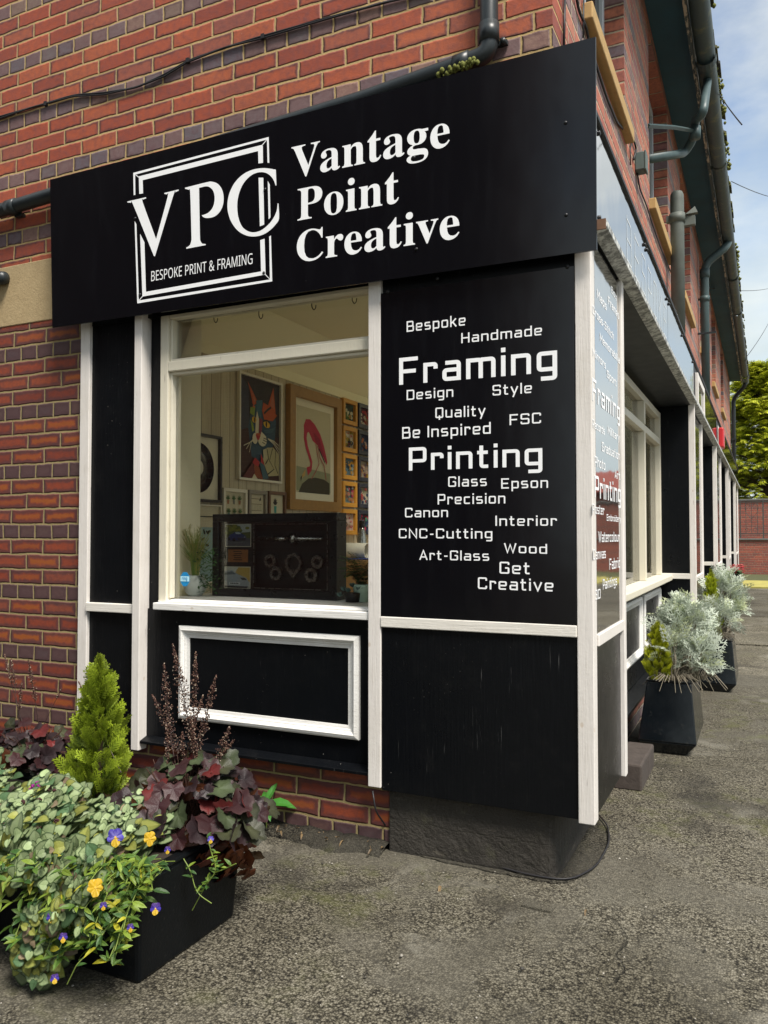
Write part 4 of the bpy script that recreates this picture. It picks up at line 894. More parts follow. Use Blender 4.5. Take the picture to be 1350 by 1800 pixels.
ser = lambda mb, t, a, u, v, n, w_, h: outline_text(mb, t, SERIF, a, u, v, n, w_, h, 455)
for t, bl, xr, tp in (('Vantage', (57, 506), (1198, 270), 282), ('Point', (88, 812), (828, 678), 586), ('Creative', (78, 1112), (1268, 932), 893)):
    part('serif_lettering', words(MB(), t, bl, xr, tp, 500, 190, 4.0909, ser, SY), 'lettering', sg, recalc=False)
san = lambda mb, t, a, u, v, n, w_, h: outline_text(mb, t, SANS, a, u, v, n, w_, h, 480)
o_ = part('strapline', words(MB(), 'BESPOKE PRINT & FRAMING', (216, 1277), (1086, 1126), 1193, 220, 230, 4.8214, san, SY), 'lettering', sg, recalc=False)
sc_ = MB()
for px, py in ((994, 216), (995, 378), (728, 277), (732, 438), (238, 384), (246, 518), (466, 333), (464, 480), (232, 460 + 60)):
    q = on_y(px, py, SY)
    if px == 232: continue
    part('screw', MB().lathe((q.x, q.y, q.z), [(0.0001, -0.0060), (0.0035, -0.0055), (0.0062, -0.0030), (0.0070, -0.0004)], 12, 'y'), 'screw', sg)

wb = thing('word_sign', 'tall black board of white squared words such as Framing and Printing beside the shop window', 'sign', (-0.3, FY, 1.5))
part('board', bx(-0.666, 0.084, FY, FY + 0.006, 0.9055, 2.162), 'word_board', wb)
WD = [('Bespoke', (105, 185), (543, 135), 105, 0), ('Handmade', (510, 268), (1110, 207), 193, 0), ('Framing', (50, 577), (1222, 478), 378, 0),
      ('Design', (105, 690), (452, 664), 615, 0), ('Style', (742, 657), (1035, 636), 578, 0), ('Quality', (318, 824), (690, 806), 745, 0),
      ('FSC', (868, 875), (1103, 861), 795, 0), ('Be', (72, 977), (206, 969), 890, 0), ('Inspired', (260, 965), (730, 938), 881, 0), ('Printing', (122, 1212), (1112, 1178), 1042, 0),
      ('Glass', (413, 152), (700, 145), 75, 1), ('Epson', (806, 165), (1155, 158), 88, 1), ('Precision', (335, 282), (838, 274), 205, 1),
      ('Canon', (93, 378), (413, 375), 307, 1), ('Interior', (763, 440), (1220, 440), 365, 1), ('CNC-Cutting', (47, 532), (742, 535), 460, 1),
      ('Art-Glass', (200, 692), (718, 700), 620, 1), ('Wood', (828, 640), (1148, 648), 568, 1), ('Get', (793, 795), (1020, 800), 705, 1), ('Creative', (633, 908), (1195, 928), 820, 1)]
for t, bl, xr, tp, q in WD:
    big = t in ('Framing', 'Printing')
    part('word', words(MB(), t, bl, xr, tp, 690, 540 if q == 0 else 820, 4.21875, lambda mb, *a: stroke_text(mb, *a, wt=1.0 if big else 0.88), FY), 'lettering', wb, recalc=False)
sc_ = MB()
for px, py in ((997, 469), (682, 513), (769, 490)):
    q = on_y(px, py, FY); part('screw', MB().lathe((q.x, q.y, q.z), [(0.0001, -0.006), (0.004, -0.0055), (0.007, -0.003), (0.0075, -0.0004)], 12, 'y'), 'screw', wb)

ws = thing('word_sign', 'narrow glossy board of white words on the street side of the corner bay', 'sign', (0.142, 0.28, 1.5))
part('board', bx(0.1385, 0.142, 0.006, 0.548, 0.872, 2.25), 'side_board', ws)
SXW = 0.142
def swords(text, left, right, bot_l, top_l, ox, oy, sc):
    a = on_x(ox + left / sc, oy + bot_l / sc, SXW); t = on_x(ox + left / sc, oy + top_l / sc, SXW)
    b = on_x(ox + right / sc, oy + bot_l / sc, SXW)
    b.y = min(b.y, 0.545)
    part('word', stroke_text(MB(), text, a, (0, 1, 0), (0, 0, 1), (1, 0, 0), b.y - a.y, (t.z - a.z), wt=0.95), 'lettering', ws, recalc=False)
for a in (('Box', 248, 300, 192, 122), ('Maps', 108, 200, 240, 155), ('Frames', 218, 322, 305, 225), ('Cross-Stitch', 62, 270, 395, 310), ('Memorabilia', 135, 328, 670, 590),
          ('Mirrors', 64, 192, 815, 735), ('Sport', 206, 298, 1030, 955), ('Framing', 60, 330, 1255, 1030), ('Records', 62, 182, 1525, 1440), ('Military', 213, 328, 1590, 1510), ('Graduation', 156, 330, 1760, 1665)):
    swords(*a, 1030, 480, 5.625)
for a in (('Photo', 90, 200, 235, 125), ('Art', 302, 357, 362, 275), ('Printing', 90, 364, 565, 330), ('Poster', 66, 190, 735, 630), ('Embroidery', 218, 364, 812, 742),
          ('Watercolour', 130, 352, 1040, 925), ('Canvas', 72, 206, 1225, 1112), ('Fabric', 246, 357, 1330, 1212), ('Paintings', 176, 325, 1540, 1430), ('3D', 95, 150, 1650, 1545)):
    swords(*a, 1030, 780, 6.0)

fs_ = thing('fascia_sign', 'long glossy fascia panel with thin outlined letters above the street side shopfronts', 'sign', (0.16, 4, 2.5))
for a, b in ((-0.05, 2.35), (2.36, 4.35), (5.62, 7.9), (8.9, 12.6), (12.61, 16.9)):
    part('panel', bx(0.144, 0.150, a, b, 2.326, 2.70), 'side_board', fs_)
q0 = on_x(1101, 461, 0.150)
for k_, ch_ in enumerate('BESPOKE'):
    part('letter', stroke_text(MB(), ch_, (0.150, 0.70 + 0.235 * k_, 2.405), (0, 1, 0), (0, 0, 1), (1, 0, 0), 0.165, 0.21, wt=0.22), 'lettering_thin', fs_, recalc=False)
sc_ = MB()
for y_ in (0.05, 1.28, 1.36, 2.30, 2.42, 3.3, 4.28):
    for z_ in (2.36, 2.67):
        part('screw', MB().lathe((0.150, y_, z_), [(0.010, 0.0), (0.009, 0.008), (0.004, 0.010)], 8, 'x'), 'screw', fs_)
lb = thing('meter_hatch', 'small white framed hatch set into the fascia panel beyond the thin letters', 'hatch', (0.16, 4.9, 2.5))
part('frame', bx(0.143, 0.170, 4.60, 4.67, 2.33, 2.64).box(0.143, 0.170, 5.4, 5.47, 2.33, 2.64).box(0.143, 0.169, 4.67, 5.4, 2.33, 2.39).box(0.143, 0.169, 4.67, 5.4, 2.58, 2.64), 'white_wood', lb, 0.004)
part('panel', bx(0.143, 0.155, 4.67, 5.4, 2.39, 2.58), 'dark_glass', lb)
al = thing('alarm_box', 'red burglar alarm box fixed to the fascia far along the street side', 'alarm box', (0.2, 8.3, 2.5))
part('cover', bx(0.152, 0.215, 8.35, 8.65, 2.36, 2.62), 'alarm_red', al, 0.02)
part('backplate', bx(0.145, 0.1515, 8.32, 8.68, 2.34, 2.64), 'white_wood', al)

# ------------------------------------------------------------------ pipes, wires, box
def bend(path, r=0.05, n=5):
    P = [Vector(p) for p in path]; o = [P[0]]
    for i in range(1, len(P) - 1):
        a, b, c = P[i - 1], P[i], P[i + 1]
        k = min(r, (a - b).length * .45, (c - b).length * .45)
        p, q = b + (a - b).normalized() * k, b + (c - b).normalized() * k
        for j in range(n + 1):
            t = j / n; o.append(p * (1 - t) ** 2 + b * 2 * t * (1 - t) + q * t * t)
    return o + [P[-1]]
dp = thing('drainpipe', 'dark drainpipe coming down the front brickwork and running behind the large sign', 'drainpipe', (-0.22, -0.05, 3))
YP = -0.048
A_ = on_y(859, -60, YP); A_.x = -0.226
pth = [(-0.226, YP, 4.6), (-0.226, YP, 3.005), (-0.745, YP, 2.958), (-2.469, YP, 2.885), (-6.0, YP, 2.74)]
part('pipe', MB().tube(bend(pth, 0.05, 7), 0.034, 14), 'pipe', dp)
for a_, b_ in (((-0.226, YP, 3.048), (-0.226, YP, 3.118)), ((-0.30, YP, 2.999), (-0.36, YP, 2.993)), ((-2.70, YP, 2.875), (-2.76, YP, 2.873))):
    part('collar', MB().tube([a_, b_], 0.0385, 14), 'pipe', dp)
part('clip', bx(-0.262, -0.165, -0.022, -0.004, 3.045, 3.062).lathe((-0.178, -0.022, 3.053), [(0.010, -0.016), (0.012, 0.0), (0.008, 0.018)], 10, 'y').box(-2.74, -2.69, -0.03, -0.004, 2.83, 2.845), 'pipe', dp)
mo = MB()
for k in range(60):
    x_ = random.uniform(-0.42, -0.26); s_ = random.uniform(0.004, 0.011)
    mo.lathe((x_, YP - 0.03 + random.uniform(-0.006, 0.012), 2.99 - (-(x_) - 0.226) * 0.09 - 0.012 + random.uniform(-0.012, 0.01)), [(s_ * .4, -s_), (s_, 0), (s_ * .5, s_)], 5)
part('moss', mo, bpy.data.materials['moss'], dp)['kind'] = 'stuff'
fc = MB()
cp = [on_y(px, py, -0.008) for px, py in ((-40, 214), (0, 205), (60, 188), (130, 167), (185, 163), (240, 154), (290, 131), (330, 107), (395, 84), (460, 64), (570, 33), (675, 5), (760, -18))]
fc.tube(bend(cp, 0.05, 3), 0.0052, 6); fc.tube([p + Vector((0.0, -0.002, -0.006 - 0.006 * math.sin(i * 2.2))) for i, p in enumerate(cp)], 0.004, 6)
for px, py in ((80, 183), (330, 107), (462, 65)):
    q = on_y(px, py, -0.01); fc.box(q.x - 0.008, q.x + 0.008, -0.016, -0.001, q.z - 0.008, q.z + 0.012)
tag(link_mesh('wall_cable', fc, 'cable'), 'thin black cable sagging across the front brickwork above the large sign', 'cable')
lampb = thing('wall_bracket', 'black rounded bracket end on the stone band at the far left of the sign', 'bracket', (-2.84, -0.03, 2.53))
part('arm', MB().tube([(-3.3, -0.03, 2.535), (-2.80, -0.03, 2.53)], 0.03, 12), 'pipe', lampb)
part('cap', MB().lathe((-2.815, -0.03, 2.53), [(0.031, -0.03), (0.034, 0), (0.026, 0.018), (0.005, 0.024)], 12, 'x'), 'pipe', lampb)

sc2 = MB()
def sx(lst, X=0.010): return [on_x(px, py, X) for px, py in lst]
sc2.tube(bend(sx([(1012, -10), (1018, 20), (1030, 46), (1034, 66), (1049, 118), (1066, 170), (1084, 214), (1100, 232), (1113, 243), (1119, 262), (1114, 280)]), 0.06, 3), 0.006, 6)
sc2.tube(bend(sx([(1120, 300), (1124, 330), (1136, 360), (1147, 394), (1160, 432), (1180, 480)]), 0.06, 3), 0.005, 6)
sc2.tube(bend(sx([(1111, 246), (1108, 262), (1108, 290)]), 0.03, 3), 0.004, 6)
sc2.tube(sx([(993, -10), (991, 85)]), 0.005, 6); sc2.tube(sx([(1026, -10), (1025, 66)]), 0.004, 6)
tag(link_mesh('wall_cable', sc2, 'cable'), 'looping black cables pinned along the side brickwork under the upstairs windows', 'cable')
jb = thing('junction_box', 'small grey green electrical box with a cable on the side brickwork', 'junction box', (0.03, 2.1, 3.4))
q = on_x(1117, 288, 0.0)
part('case', bx(0.001, 0.055, q.y - 0.035, q.y + 0.05, q.z - 0.055, q.z + 0.055), 'box_plastic', jb, 0.006)
part('lid', bx(0.0552, 0.066, q.y - 0.038, q.y + 0.053, q.z - 0.058, q.z + 0.058), 'box_plastic', jb, 0.003)

sn = thing('overflow_pipe', 'grey green swan neck pipe dropping from the gutter to the wall beneath a flat stay', 'pipe', (0.2, 3.7, 4.3))
P_ = [(0.33, 3.62, 4.70)] + [on_x(*a) for a in ((1236, 200, 0.31), (1222, 212, 0.24), (1219, 244, 0.22), (1203, 269, 0.15), (1139, 280, -0.02))]
part('pipe', MB().tube(bend(P_, 0.10, 5), 0.032, 12), 'pipe_green', sn)
part('collar', MB().tube([P_[2] + Vector((0, 0, -0.05)), P_[2] + Vector((-0.002, 0, -0.14))], 0.040, 12), 'pipe_green', sn)
a_, b_ = on_x(1139, 221, 0.0), on_x(1226, 231, 0.25)
part('stay', MB().tube([a_, (a_ + b_) / 2 + Vector((0, 0, 0.01)), b_], 0.016, 4), 'pipe_green', sn)
vp_ = thing('vent_pipe', 'thick grey vent pipe with a rounded top standing against the side wall', 'pipe', (0.09, 3.8, 2.8))
XV = 0.085
vt, vb = on_x(1199, 318, XV), on_x(1200, 600, XV); vy = 3.78
part('pipe', MB().tube([(XV, vy, 2.69), (XV, vy, 3.86), (XV, vy, 3.90), (XV, vy, 3.925), (XV, vy, 3.935)], [0.052, 0.052, 0.050, 0.040, 0.015], 16), 'pipe_grey', vp_)
part('collar', MB().tube([(XV, vy, 3.68), (XV, vy, 3.75)], 0.060, 16).box(XV - 0.08, XV + 0.0, vy - 0.02, vy + 0.02, 3.69, 3.74), 'pipe_grey', vp_)
part('bracket', bx(XV + 0.03, XV + 0.13, vy + 0.02, vy + 0.07, 3.66, 3.73).prism([(XV + 0.06, vy, 3.74), (XV + 0.13, vy + 0.02, 3.80), (XV + 0.15, vy + 0.02, 3.75)], (0, 0.05, 0)), 'pipe_grey', vp_)
d2 = thing('drainpipe', 'blue green drainpipe bending from the gutter down the side wall past the middle windows', 'drainpipe', (0.08, 7.3, 2.8))
part('pipe', MB().tube(bend([(0.33, 7.4, 4.70), (0.30, 7.3, 4.60), (0.075, 7.25, 4.42), (0.075, 7.25, 2.70)], 0.1, 5), 0.046, 14), 'pipe_green', d2)
part('collar', MB().tube([(0.075, 7.25, 4.26), (0.075, 7.25, 4.36)], 0.055, 14), 'pipe_green', d2); part('collar', MB().tube([(0.075, 7.25, 3.98), (0.075, 7.25, 4.04)], 0.055, 14), 'pipe_green', d2)
part('clip', bx(-0.001, 0.13, 7.23, 7.27, 4.0, 4.02).box(-0.001, 0.20, 7.10, 7.12, 3.56, 3.58), 'pipe', d2)
d3 = thing('drainpipe', 'slim dark drainpipe at the far end of the building beside the conifer', 'drainpipe', (0.1, 16.9, 3))
part('pipe', MB().tube(bend([(0.33, 16.9, 4.68), (0.30, 16.95, 4.58), (0.07, 17.06, 4.35), (0.06, 17.06, 0.05)], 0.1, 5), 0.045, 10), 'pipe', d3)
part('clip', bx(-0.02, 0.12, 16.98, 17.02, 3.4, 3.43), 'pipe', d3)
def wire(pts, lab, r=0.006):
    a, b = Vector(pts[0]), Vector(pts[1])
    P = [a.lerp(b, t) + Vector((0, 0, -0.12 * 4 * t * (1 - t) * (b - a).length / 30)) for t in np.linspace(0, 1, 14)]
    tag(link_mesh('overhead_wire', MB().tube(P, r, 5), 'cable'), lab, 'wire')
def far_pt(px, py, d):
    return CAMPOS + _ray(px, py) * d
wire((on_x(1286, 319, 0.38), far_pt(1350, 345, 12)), 'dark overhead wire leaving the gutter above the vent pipe', 0.005)
wire((on_x(1246, 506, 0.03), far_pt(1352, 507, 22)), 'faint overhead wire leaving the eaves level with the far windows', 0.006)
wire(((0.28, 15.0, 4.72), far_pt(1352, 566, 30)), 'distant overhead wire above the top of the conifer', 0.008)
wire(((0.38, 4.1, 4.82), far_pt(1304, 219, 4.55)), 'short snapped wire stub sticking out from the mossy tiles', 0.004)

# ------------------------------------------------------------------ inside the shop
def art(mb, org, u, v, n, polys):
    """flat coloured shapes on a print, (colour, [(u, v)...]) in 0..1 of the print, each 0.3 mm above the last"""
    org, u, v, n = Vector(org), Vector(u), Vector(v), Vector(n).normalized()
    for k, (c, pts) in enumerate(polys):
        mb.flat([org + u * a + v * b + n * (0.0003 * (k + 1)) for a, b in pts], c)
def ell(cx, cy, rx, ry, n=14, a0=0.0, rot=0.0):
    o = []
    for i in range(n):
        t = a0 + 2 * math.pi * i / n; x_, y_ = rx * math.cos(t), ry * math.sin(t)
        o.append((cx + x_ * math.cos(rot) - y_ * math.sin(rot), cy + x_ * math.sin(rot) + y_ * math.cos(rot)))
    return o
def ribbon(pts, w):
    P = [Vector(p) for p in pts]; L, Q = [], []
    ws_ = w if hasattr(w, '__len__') else [w] * len(P)
    for i in range(len(P)):
        t = (P[min(i + 1, len(P) - 1)] - P[max(i - 1, 0)]).normalized(); nn = Vector((-t.y, t.x))
        L.append(P[i] + nn * ws_[i]); Q.append(P[i] - nn * ws_[i])
    return [(p.x, p.y) for p in L + Q[::-1]]
def framed(name, label, y0, y1, z0, z1, fmat, fwid, mount, polys, X=IX0, depth=0.03, cat='picture', group=None, paper=(0.62, 0.56, 0.40), mmat='mount_card'):
    t = thing(name, label, cat, (X + 0.01, (y0 + y1) / 2, z0), group)
    x0, x1 = X + 0.003, X + depth
    part('frame', bx(x0, x1, y0, y1, z0, z0 + fwid).box(x0, x1, y0, y1, z1 - fwid, z1).box(x0, x1, y0, y0 + fwid, z0 + fwid, z1 - fwid).box(x0, x1, y1 - fwid, y1, z0 + fwid, z1 - fwid), fmat, t, 0.002)
    a, b, c, d = y0 + fwid, y1 - fwid, z0 + fwid, z1 - fwid
    if mount: part('mount', bx(x0, x0 + 0.010, a, b, c, d), mmat, t)
    a, b, c, d = a + mount, b - mount, c + mount, d - mount
    mb = MB(); xo = x0 + (0.0105 if mount else 0.008)
    mb.flat([(xo, a, c), (xo, b, c), (xo, b, d), (xo, a, d)], paper)
    art(mb, (xo, a, c), (0, b - a, 0), (0, 0, d - c), (1, 0, 0), polys)
    part('print', mb, 'ink', t, recalc=False)
    return t
BLK = (0.012, 0.012, 0.014); CR = (0.66, 0.60, 0.44); OR = (0.46, 0.085, 0.02); RD = (0.42, 0.025, 0.03); BL = (0.03, 0.075, 0.115); GRN = (0.22, 0.30, 0.04); YE = (0.62, 0.36, 0.02)
cat = [((0.055, 0.022, 0.018), [(0, 0), (1, 0), (1, 0.45), (0, 0.5)]), ((0.045, 0.05, 0.07), [(0, 0.45), (0.25, 0.5), (0.22, 0.9), (0, 1)]),
  (BL, [(0.28, 0.66), (0.22, 0.5), (0.30, 0.22), (0.62, 0.16), (0.88, 0.40), (0.92, 0.62), (0.70, 0.76), (0.42, 0.78)]),
  (OR, [(0.20, 0.95), (0.45, 0.77), (0.34, 0.72)]), ((0.42, 0.14, 0.07), [(0.23, 0.91), (0.40, 0.78), (0.37, 0.76)]), (OR, [(0.84, 0.96), (0.90, 0.70), (0.70, 0.76)]), ((0.42, 0.14, 0.07), [(0.83, 0.91), (0.86, 0.74), (0.76, 0.77)]),
  (OR, [(0.58, 0.78), (0.72, 0.76), (0.94, 0.68), (0.82, 0.61), (0.60, 0.61), (0.55, 0.70)]), (BLK, ribbon([(0.60, 0.67), (0.70, 0.72), (0.78, 0.75)], 0.012)), ((0.04, 0.12, 0.16), [(0.40, 0.78), (0.56, 0.80), (0.52, 0.60), (0.42, 0.64)]),
  (GRN, [(0.26, 0.70), (0.38, 0.72), (0.36, 0.62), (0.25, 0.64)]), (GRN, [(0.26, 0.58), (0.32, 0.55), (0.36, 0.48), (0.31, 0.46)]),
  (CR, [(0.42, 0.68), (0.47, 0.60), (0.46, 0.44), (0.38, 0.44), (0.39, 0.58)]), ((0.20, 0.03, 0.05), [(0.48, 0.62), (0.56, 0.60), (0.53, 0.45), (0.47, 0.44)]),
  (YE, ell(0.35, 0.585, 0.055, 0.030)), (BLK, ell(0.36, 0.585, 0.015, 0.026)), (YE, ell(0.66, 0.565, 0.085, 0.034, rot=-0.1)), (BLK, ell(0.65, 0.565, 0.020, 0.030)), (BLK, ribbon([(0.56, 0.585), (0.66, 0.605), (0.76, 0.58)], 0.008)),
  ((0.05, 0.11, 0.15), [(0.58, 0.50), (0.72, 0.52), (0.90, 0.56), (0.80, 0.49), (0.62, 0.47)]),
  (CR, ell(0.37, 0.40, 0.065, 0.055)), (CR, ell(0.55, 0.395, 0.11, 0.062)), (CR, [(0.48, 0.40), (0.52, 0.48), (0.64, 0.44), (0.66, 0.38)]), (RD, [(0.38, 0.435), (0.50, 0.435), (0.46, 0.39), (0.42, 0.39)]), (OR, [(0.40, 0.455), (0.49, 0.46), (0.50, 0.435), (0.38, 0.435)]),
  (BLK, ribbon([(0.56, 0.40), (0.66, 0.385)], 0.004)), (BLK, ribbon([(0.57, 0.42), (0.67, 0.41)], 0.004)), (BLK, ribbon([(0.54, 0.375), (0.62, 0.36)], 0.004)),
  ((0.42, 0.37, 0.20), [(0.66, 0.33), (0.82, 0.34), (0.97, 0.28), (0.97, 0.06), (0.70, 0.04), (0.55, 0.20)]), ((0.50, 0.45, 0.28), [(0.56, 0.30), (0.64, 0.32), (0.66, 0.22), (0.58, 0.18)]),
  (BLK, ribbon([(0.66, 0.31), (0.70, 0.22), (0.62, 0.16)], 0.008)), (BLK, ribbon([(0.80, 0.33), (0.72, 0.20), (0.84, 0.12), (0.68, 0.06)], 0.007)), (BLK, ribbon([(0.88, 0.31), (0.86, 0.16), (0.94, 0.08)], 0.006)),
  (RD, [(0.36, 0.21), (0.48, 0.17), (0.42, 0.10), (0.30, 0.16)]), (RD, [(0.50, 0.26), (0.56, 0.20), (0.60, 0.14), (0.50, 0.16)]), ((0.05, 0.12, 0.16), [(0.46, 0.18), (0.58, 0.15), (0.70, 0.02), (0.56, 0.0)]), ((0.26, 0.06, 0.02), [(0.34, 0.14), (0.46, 0.12), (0.56, 0.0), (0.30, 0.02)]), (CR, [(0.28, 0.0), (0.34, 0.05), (0.42, 0.0)]), ((0.12, 0.02, 0.02), [(0.06, 0.0), (0.30, 0.16), (0.36, 0.06), (0.26, 0.0)])]
for k in range(5): cat.append((OR, [(0.24 + 0.012 * k, 0.86 - 0.035 * k), (0.30 + 0.01 * k, 0.855 - 0.035 * k), (0.30 + 0.01 * k, 0.838 - 0.035 * k), (0.245 + 0.012 * k, 0.842 - 0.035 * k)]))
for e, f_, g_ in ((0.08, 0.31, 0.36), (0.14, 0.28, 0.37), (0.21, 0.25, 0.38)): cat.append((CR, ribbon([(0.33, g_ + 0.02), (0.20 + e * 0.3, g_ - 0.01), (e, f_)], 0.004)))
for e, f_ in ((0.97, 0.36), (0.97, 0.32), (0.97, 0.28)): cat.append((CR, ribbon([(0.66, 0.42), (0.82, 0.405 - (0.36 - f_) * 0.4), (e, f_)], 0.004)))
framed('framed_print', 'tall white framed print of a cat face in coloured angular shapes', 1.395, 1.905, 1.579, 2.285, 'frame_white', 0.016, 0.0, cat, paper=(0.030, 0.026, 0.026))
PK = (0.44, 0.020, 0.055)
# plain generic wading bird in place of the known bird plate in the photograph
bird = [((0.56, 0.50, 0.34), [(0, 0), (1, 0), (1, 1), (0, 1)]), ((0.30, 0.31, 0.19), [(0, 0.02), (1, 0.02), (1, 0.26), (0, 0.30)]), ((0.055, 0.048, 0.030), [(0.06, 0.0), (0.16, 0.10), (0.34, 0.17), (0.55, 0.19), (0.80, 0.18), (0.97, 0.14), (0.97, 0.0)]),
  (PK, [(0.22, 0.66), (0.20, 0.78), (0.26, 0.86), (0.38, 0.87), (0.52, 0.82), (0.68, 0.72), (0.80, 0.58), (0.90, 0.40), (0.88, 0.36), (0.76, 0.46), (0.60, 0.58), (0.46, 0.62), (0.34, 0.72)]),
  ((0.30, 0.012, 0.04), [(0.46, 0.74), (0.66, 0.66), (0.86, 0.40), (0.70, 0.52), (0.54, 0.62)]), (BLK, [(0.58, 0.57), (0.66, 0.54), (0.82, 0.40), (0.84, 0.36), (0.72, 0.46)]),
  (PK, ribbon([(0.26, 0.74), (0.24, 0.64), (0.28, 0.54), (0.36, 0.44), (0.42, 0.36), (0.40, 0.29), (0.30, 0.25)], [0.05, 0.04, 0.034, 0.03, 0.03, 0.034, 0.05])), ((0.55, 0.35, 0.12), [(0.25, 0.27), (0.16, 0.21), (0.13, 0.16), (0.24, 0.20)]), (BLK, [(0.16, 0.20), (0.12, 0.12), (0.11, 0.17)]),
  ((0.42, 0.10, 0.09), ribbon([(0.54, 0.60), (0.60, 0.46), (0.64, 0.36), (0.54, 0.26), (0.42, 0.17)], 0.008)), ((0.42, 0.10, 0.09), ribbon([(0.60, 0.58), (0.66, 0.44), (0.80, 0.34), (0.86, 0.17)], 0.008))]
framed('framed_print', 'large oak framed print of a pink long-necked wading bird stooping', 1.985, 2.752, 1.405, 2.300, 'frame_oak', 0.075, 0.055, bird, depth=0.045)
t = thing('framed_record', 'black framed vinyl record mounted on cream card', 'record', (IX0, 1.0, 1.42))
part('frame', bx(-2.397, -2.365, 0.79, 1.21, 1.42, 1.437).box(-2.397, -2.365, 0.79, 1.21, 1.815, 1.832).box(-2.397, -2.365, 0.79, 0.807, 1.437, 1.815).box(-2.397, -2.365, 1.193, 1.21, 1.437, 1.815), 'frame_black', t, 0.002)
part('mount', bx(-2.397, -2.388, 0.807, 1.193, 1.437, 1.815), 'mount_card', t)
part('record', MB().lathe((-2.388, 1.0, 1.626), [(0.152, 0.0), (0.152, 0.002), (0.05, 0.0025)], 40, 'x'), 'vinyl', t)
part('label', MB().lathe((-2.3853, 1.0, 1.626), [(0.047, 0.0), (0.047, 0.0008)], 24, 'x'), 'paper', t)
SIX = []
def sprig(cx, cy, s, n=5, c=(0.05, 0.12, 0.035)):
    o = []
    for i in range(n):
        a = math.pi * (0.15 + 0.7 * i / (n - 1)); o.append((c, ell(cx + math.cos(a) * s * .6, cy + math.sin(a) * s * .7, s * .55, s * .16, 8, 0, a)))
    return o
for r_ in range(2):
    for c_ in range(3):
        SIX += sprig(0.22 + 0.28 * c_, 0.80 - 0.32 * r_, 0.11); SIX.append((random.choice([(0.35, 0.16, 0.08), (0.05, 0.16, 0.16), (0.22, 0.22, 0.2)]), [(0.16 + 0.28 * c_, 0.80 - 0.32 * r_), (0.28 + 0.28 * c_, 0.80 - 0.32 * r_), (0.265 + 0.28 * c_, 0.70 - 0.32 * r_), (0.175 + 0.28 * c_, 0.70 - 0.32 * r_)]))
framed('framed_print', 'small pale framed print of six little pot plants under the cat print', 1.232, 1.488, 1.215, 1.517, 'frame_white', 0.022, 0.0, SIX)
TL = [((0.10, 0.07, 0.05), ribbon([(0.15, 0.88), (0.72, 0.88)], 0.008)), (BLK, [(0.70, 0.85), (0.80, 0.94), (0.84, 0.86), (0.74, 0.82)])]
for i in range(7): TL.append(((0.12, 0.10, 0.07), ribbon([(0.12 + 0.11 * i, 0.74), (0.12 + 0.11 * i, 0.56)], 0.005)))
TL.append(((0.12, 0.10, 0.07), ribbon([(0.1, 0.74), (0.86, 0.74)], 0.006))); TL.append(((0.12, 0.10, 0.07), ribbon([(0.1, 0.57), (0.86, 0.57)], 0.006)))
for i in range(14): TL.append((random.choice([BLK, (0.07, 0.06, 0.10), (0.16, 0.10, 0.08)]), ell(0.22 + 0.6 * random.random(), 0.18 + 0.28 * random.random(), 0.05, 0.035, 8)))
framed('framed_print', 'small grey framed print of garden tools between two plant prints', 1.508, 1.722, 1.215, 1.519, 'frame_grey', 0.026, 0.0, TL)
VB = sprig(0.45, 0.72, 0.16, 6, BLK) + [((0.05, 0.30, 0.26), [(0.36, 0.70), (0.54, 0.70), (0.52, 0.52), (0.38, 0.52)])] + sprig(0.22, 0.34, 0.14, 5, (0.16, 0.22, 0.08)) + sprig(0.74, 0.34, 0.15, 5, (0.26, 0.24, 0.06)) + [((0.50, 0.44, 0.22), [(0.14, 0.34), (0.80, 0.34), (0.76, 0.05), (0.2, 0.05)])]
framed('framed_print', 'small brown framed print of a sprig in a teal vase', 1.742, 1.962, 1.215, 1.523, 'frame_brown', 0.022, 0.0, VB)
LP = [((0.30, 0.43, 0.43), [(0, 0), (1, 0), (1, 0.72), (0, 0.72)])]
for i in range(16): LP.append((BLK, ell(0.55 + random.uniform(-0.16, 0.22), 0.52 + random.uniform(-0.14, 0.16), 0.045, 0.018, 8, 0, random.random() * 3)))
LP += [(BLK, ribbon([(0.4, 0.86), (0.9, 0.86)], 0.006)), ((0.35, 0.30, 0.22), ribbon([(0.55, 0.4), (0.5, 0.0)], 0.01))]
framed('poster', 'pale blue poster of a dark flower spray under the framed record', 0.80, 1.215, 0.93, 1.405, 'frame_white', 0.008, 0.0, LP)
PALS = [[(0.45, 0.22, 0.03), (0.60, 0.56, 0.40), (0.02, 0.06, 0.05), (0.12, 0.20, 0.04)], [(0.42, 0.03, 0.04), (0.58, 0.52, 0.42), (0.30, 0.10, 0.05), (0.1, 0.14, 0.05)],
        [(0.45, 0.03, 0.03), (0.55, 0.5, 0.4), (0.03, 0.03, 0.04), (0.40, 0.30, 0.04)], [(0.42, 0.12, 0.03), (0.05, 0.10, 0.22), (0.50, 0.34, 0.28), (0.03, 0.05, 0.10)],
        [(0.04, 0.16, 0.26), (0.50, 0.26, 0.03), (0.30, 0.38, 0.38), (0.02, 0.05, 0.08)], [(0.46, 0.28, 0.04), (0.06, 0.05, 0.16), (0.52, 0.36, 0.26), (0.30, 0.10, 0.05)],
        [(0.46, 0.06, 0.14), (0.05, 0.18, 0.22), (0.42, 0.20, 0.10), (0.30, 0.36, 0.34)], [(0.46, 0.05, 0.05), (0.56, 0.5, 0.36), (0.03, 0.05, 0.10), (0.24, 0.26, 0.16)],
        [(0.50, 0.16, 0.16), (0.55, 0.40, 0.30), (0.40, 0.04, 0.06), (0.10, 0.12, 0.06)], [(0.46, 0.05, 0.12), (0.06, 0.22, 0.14), (0.42, 0.03, 0.04), (0.05, 0.08, 0.16)]]
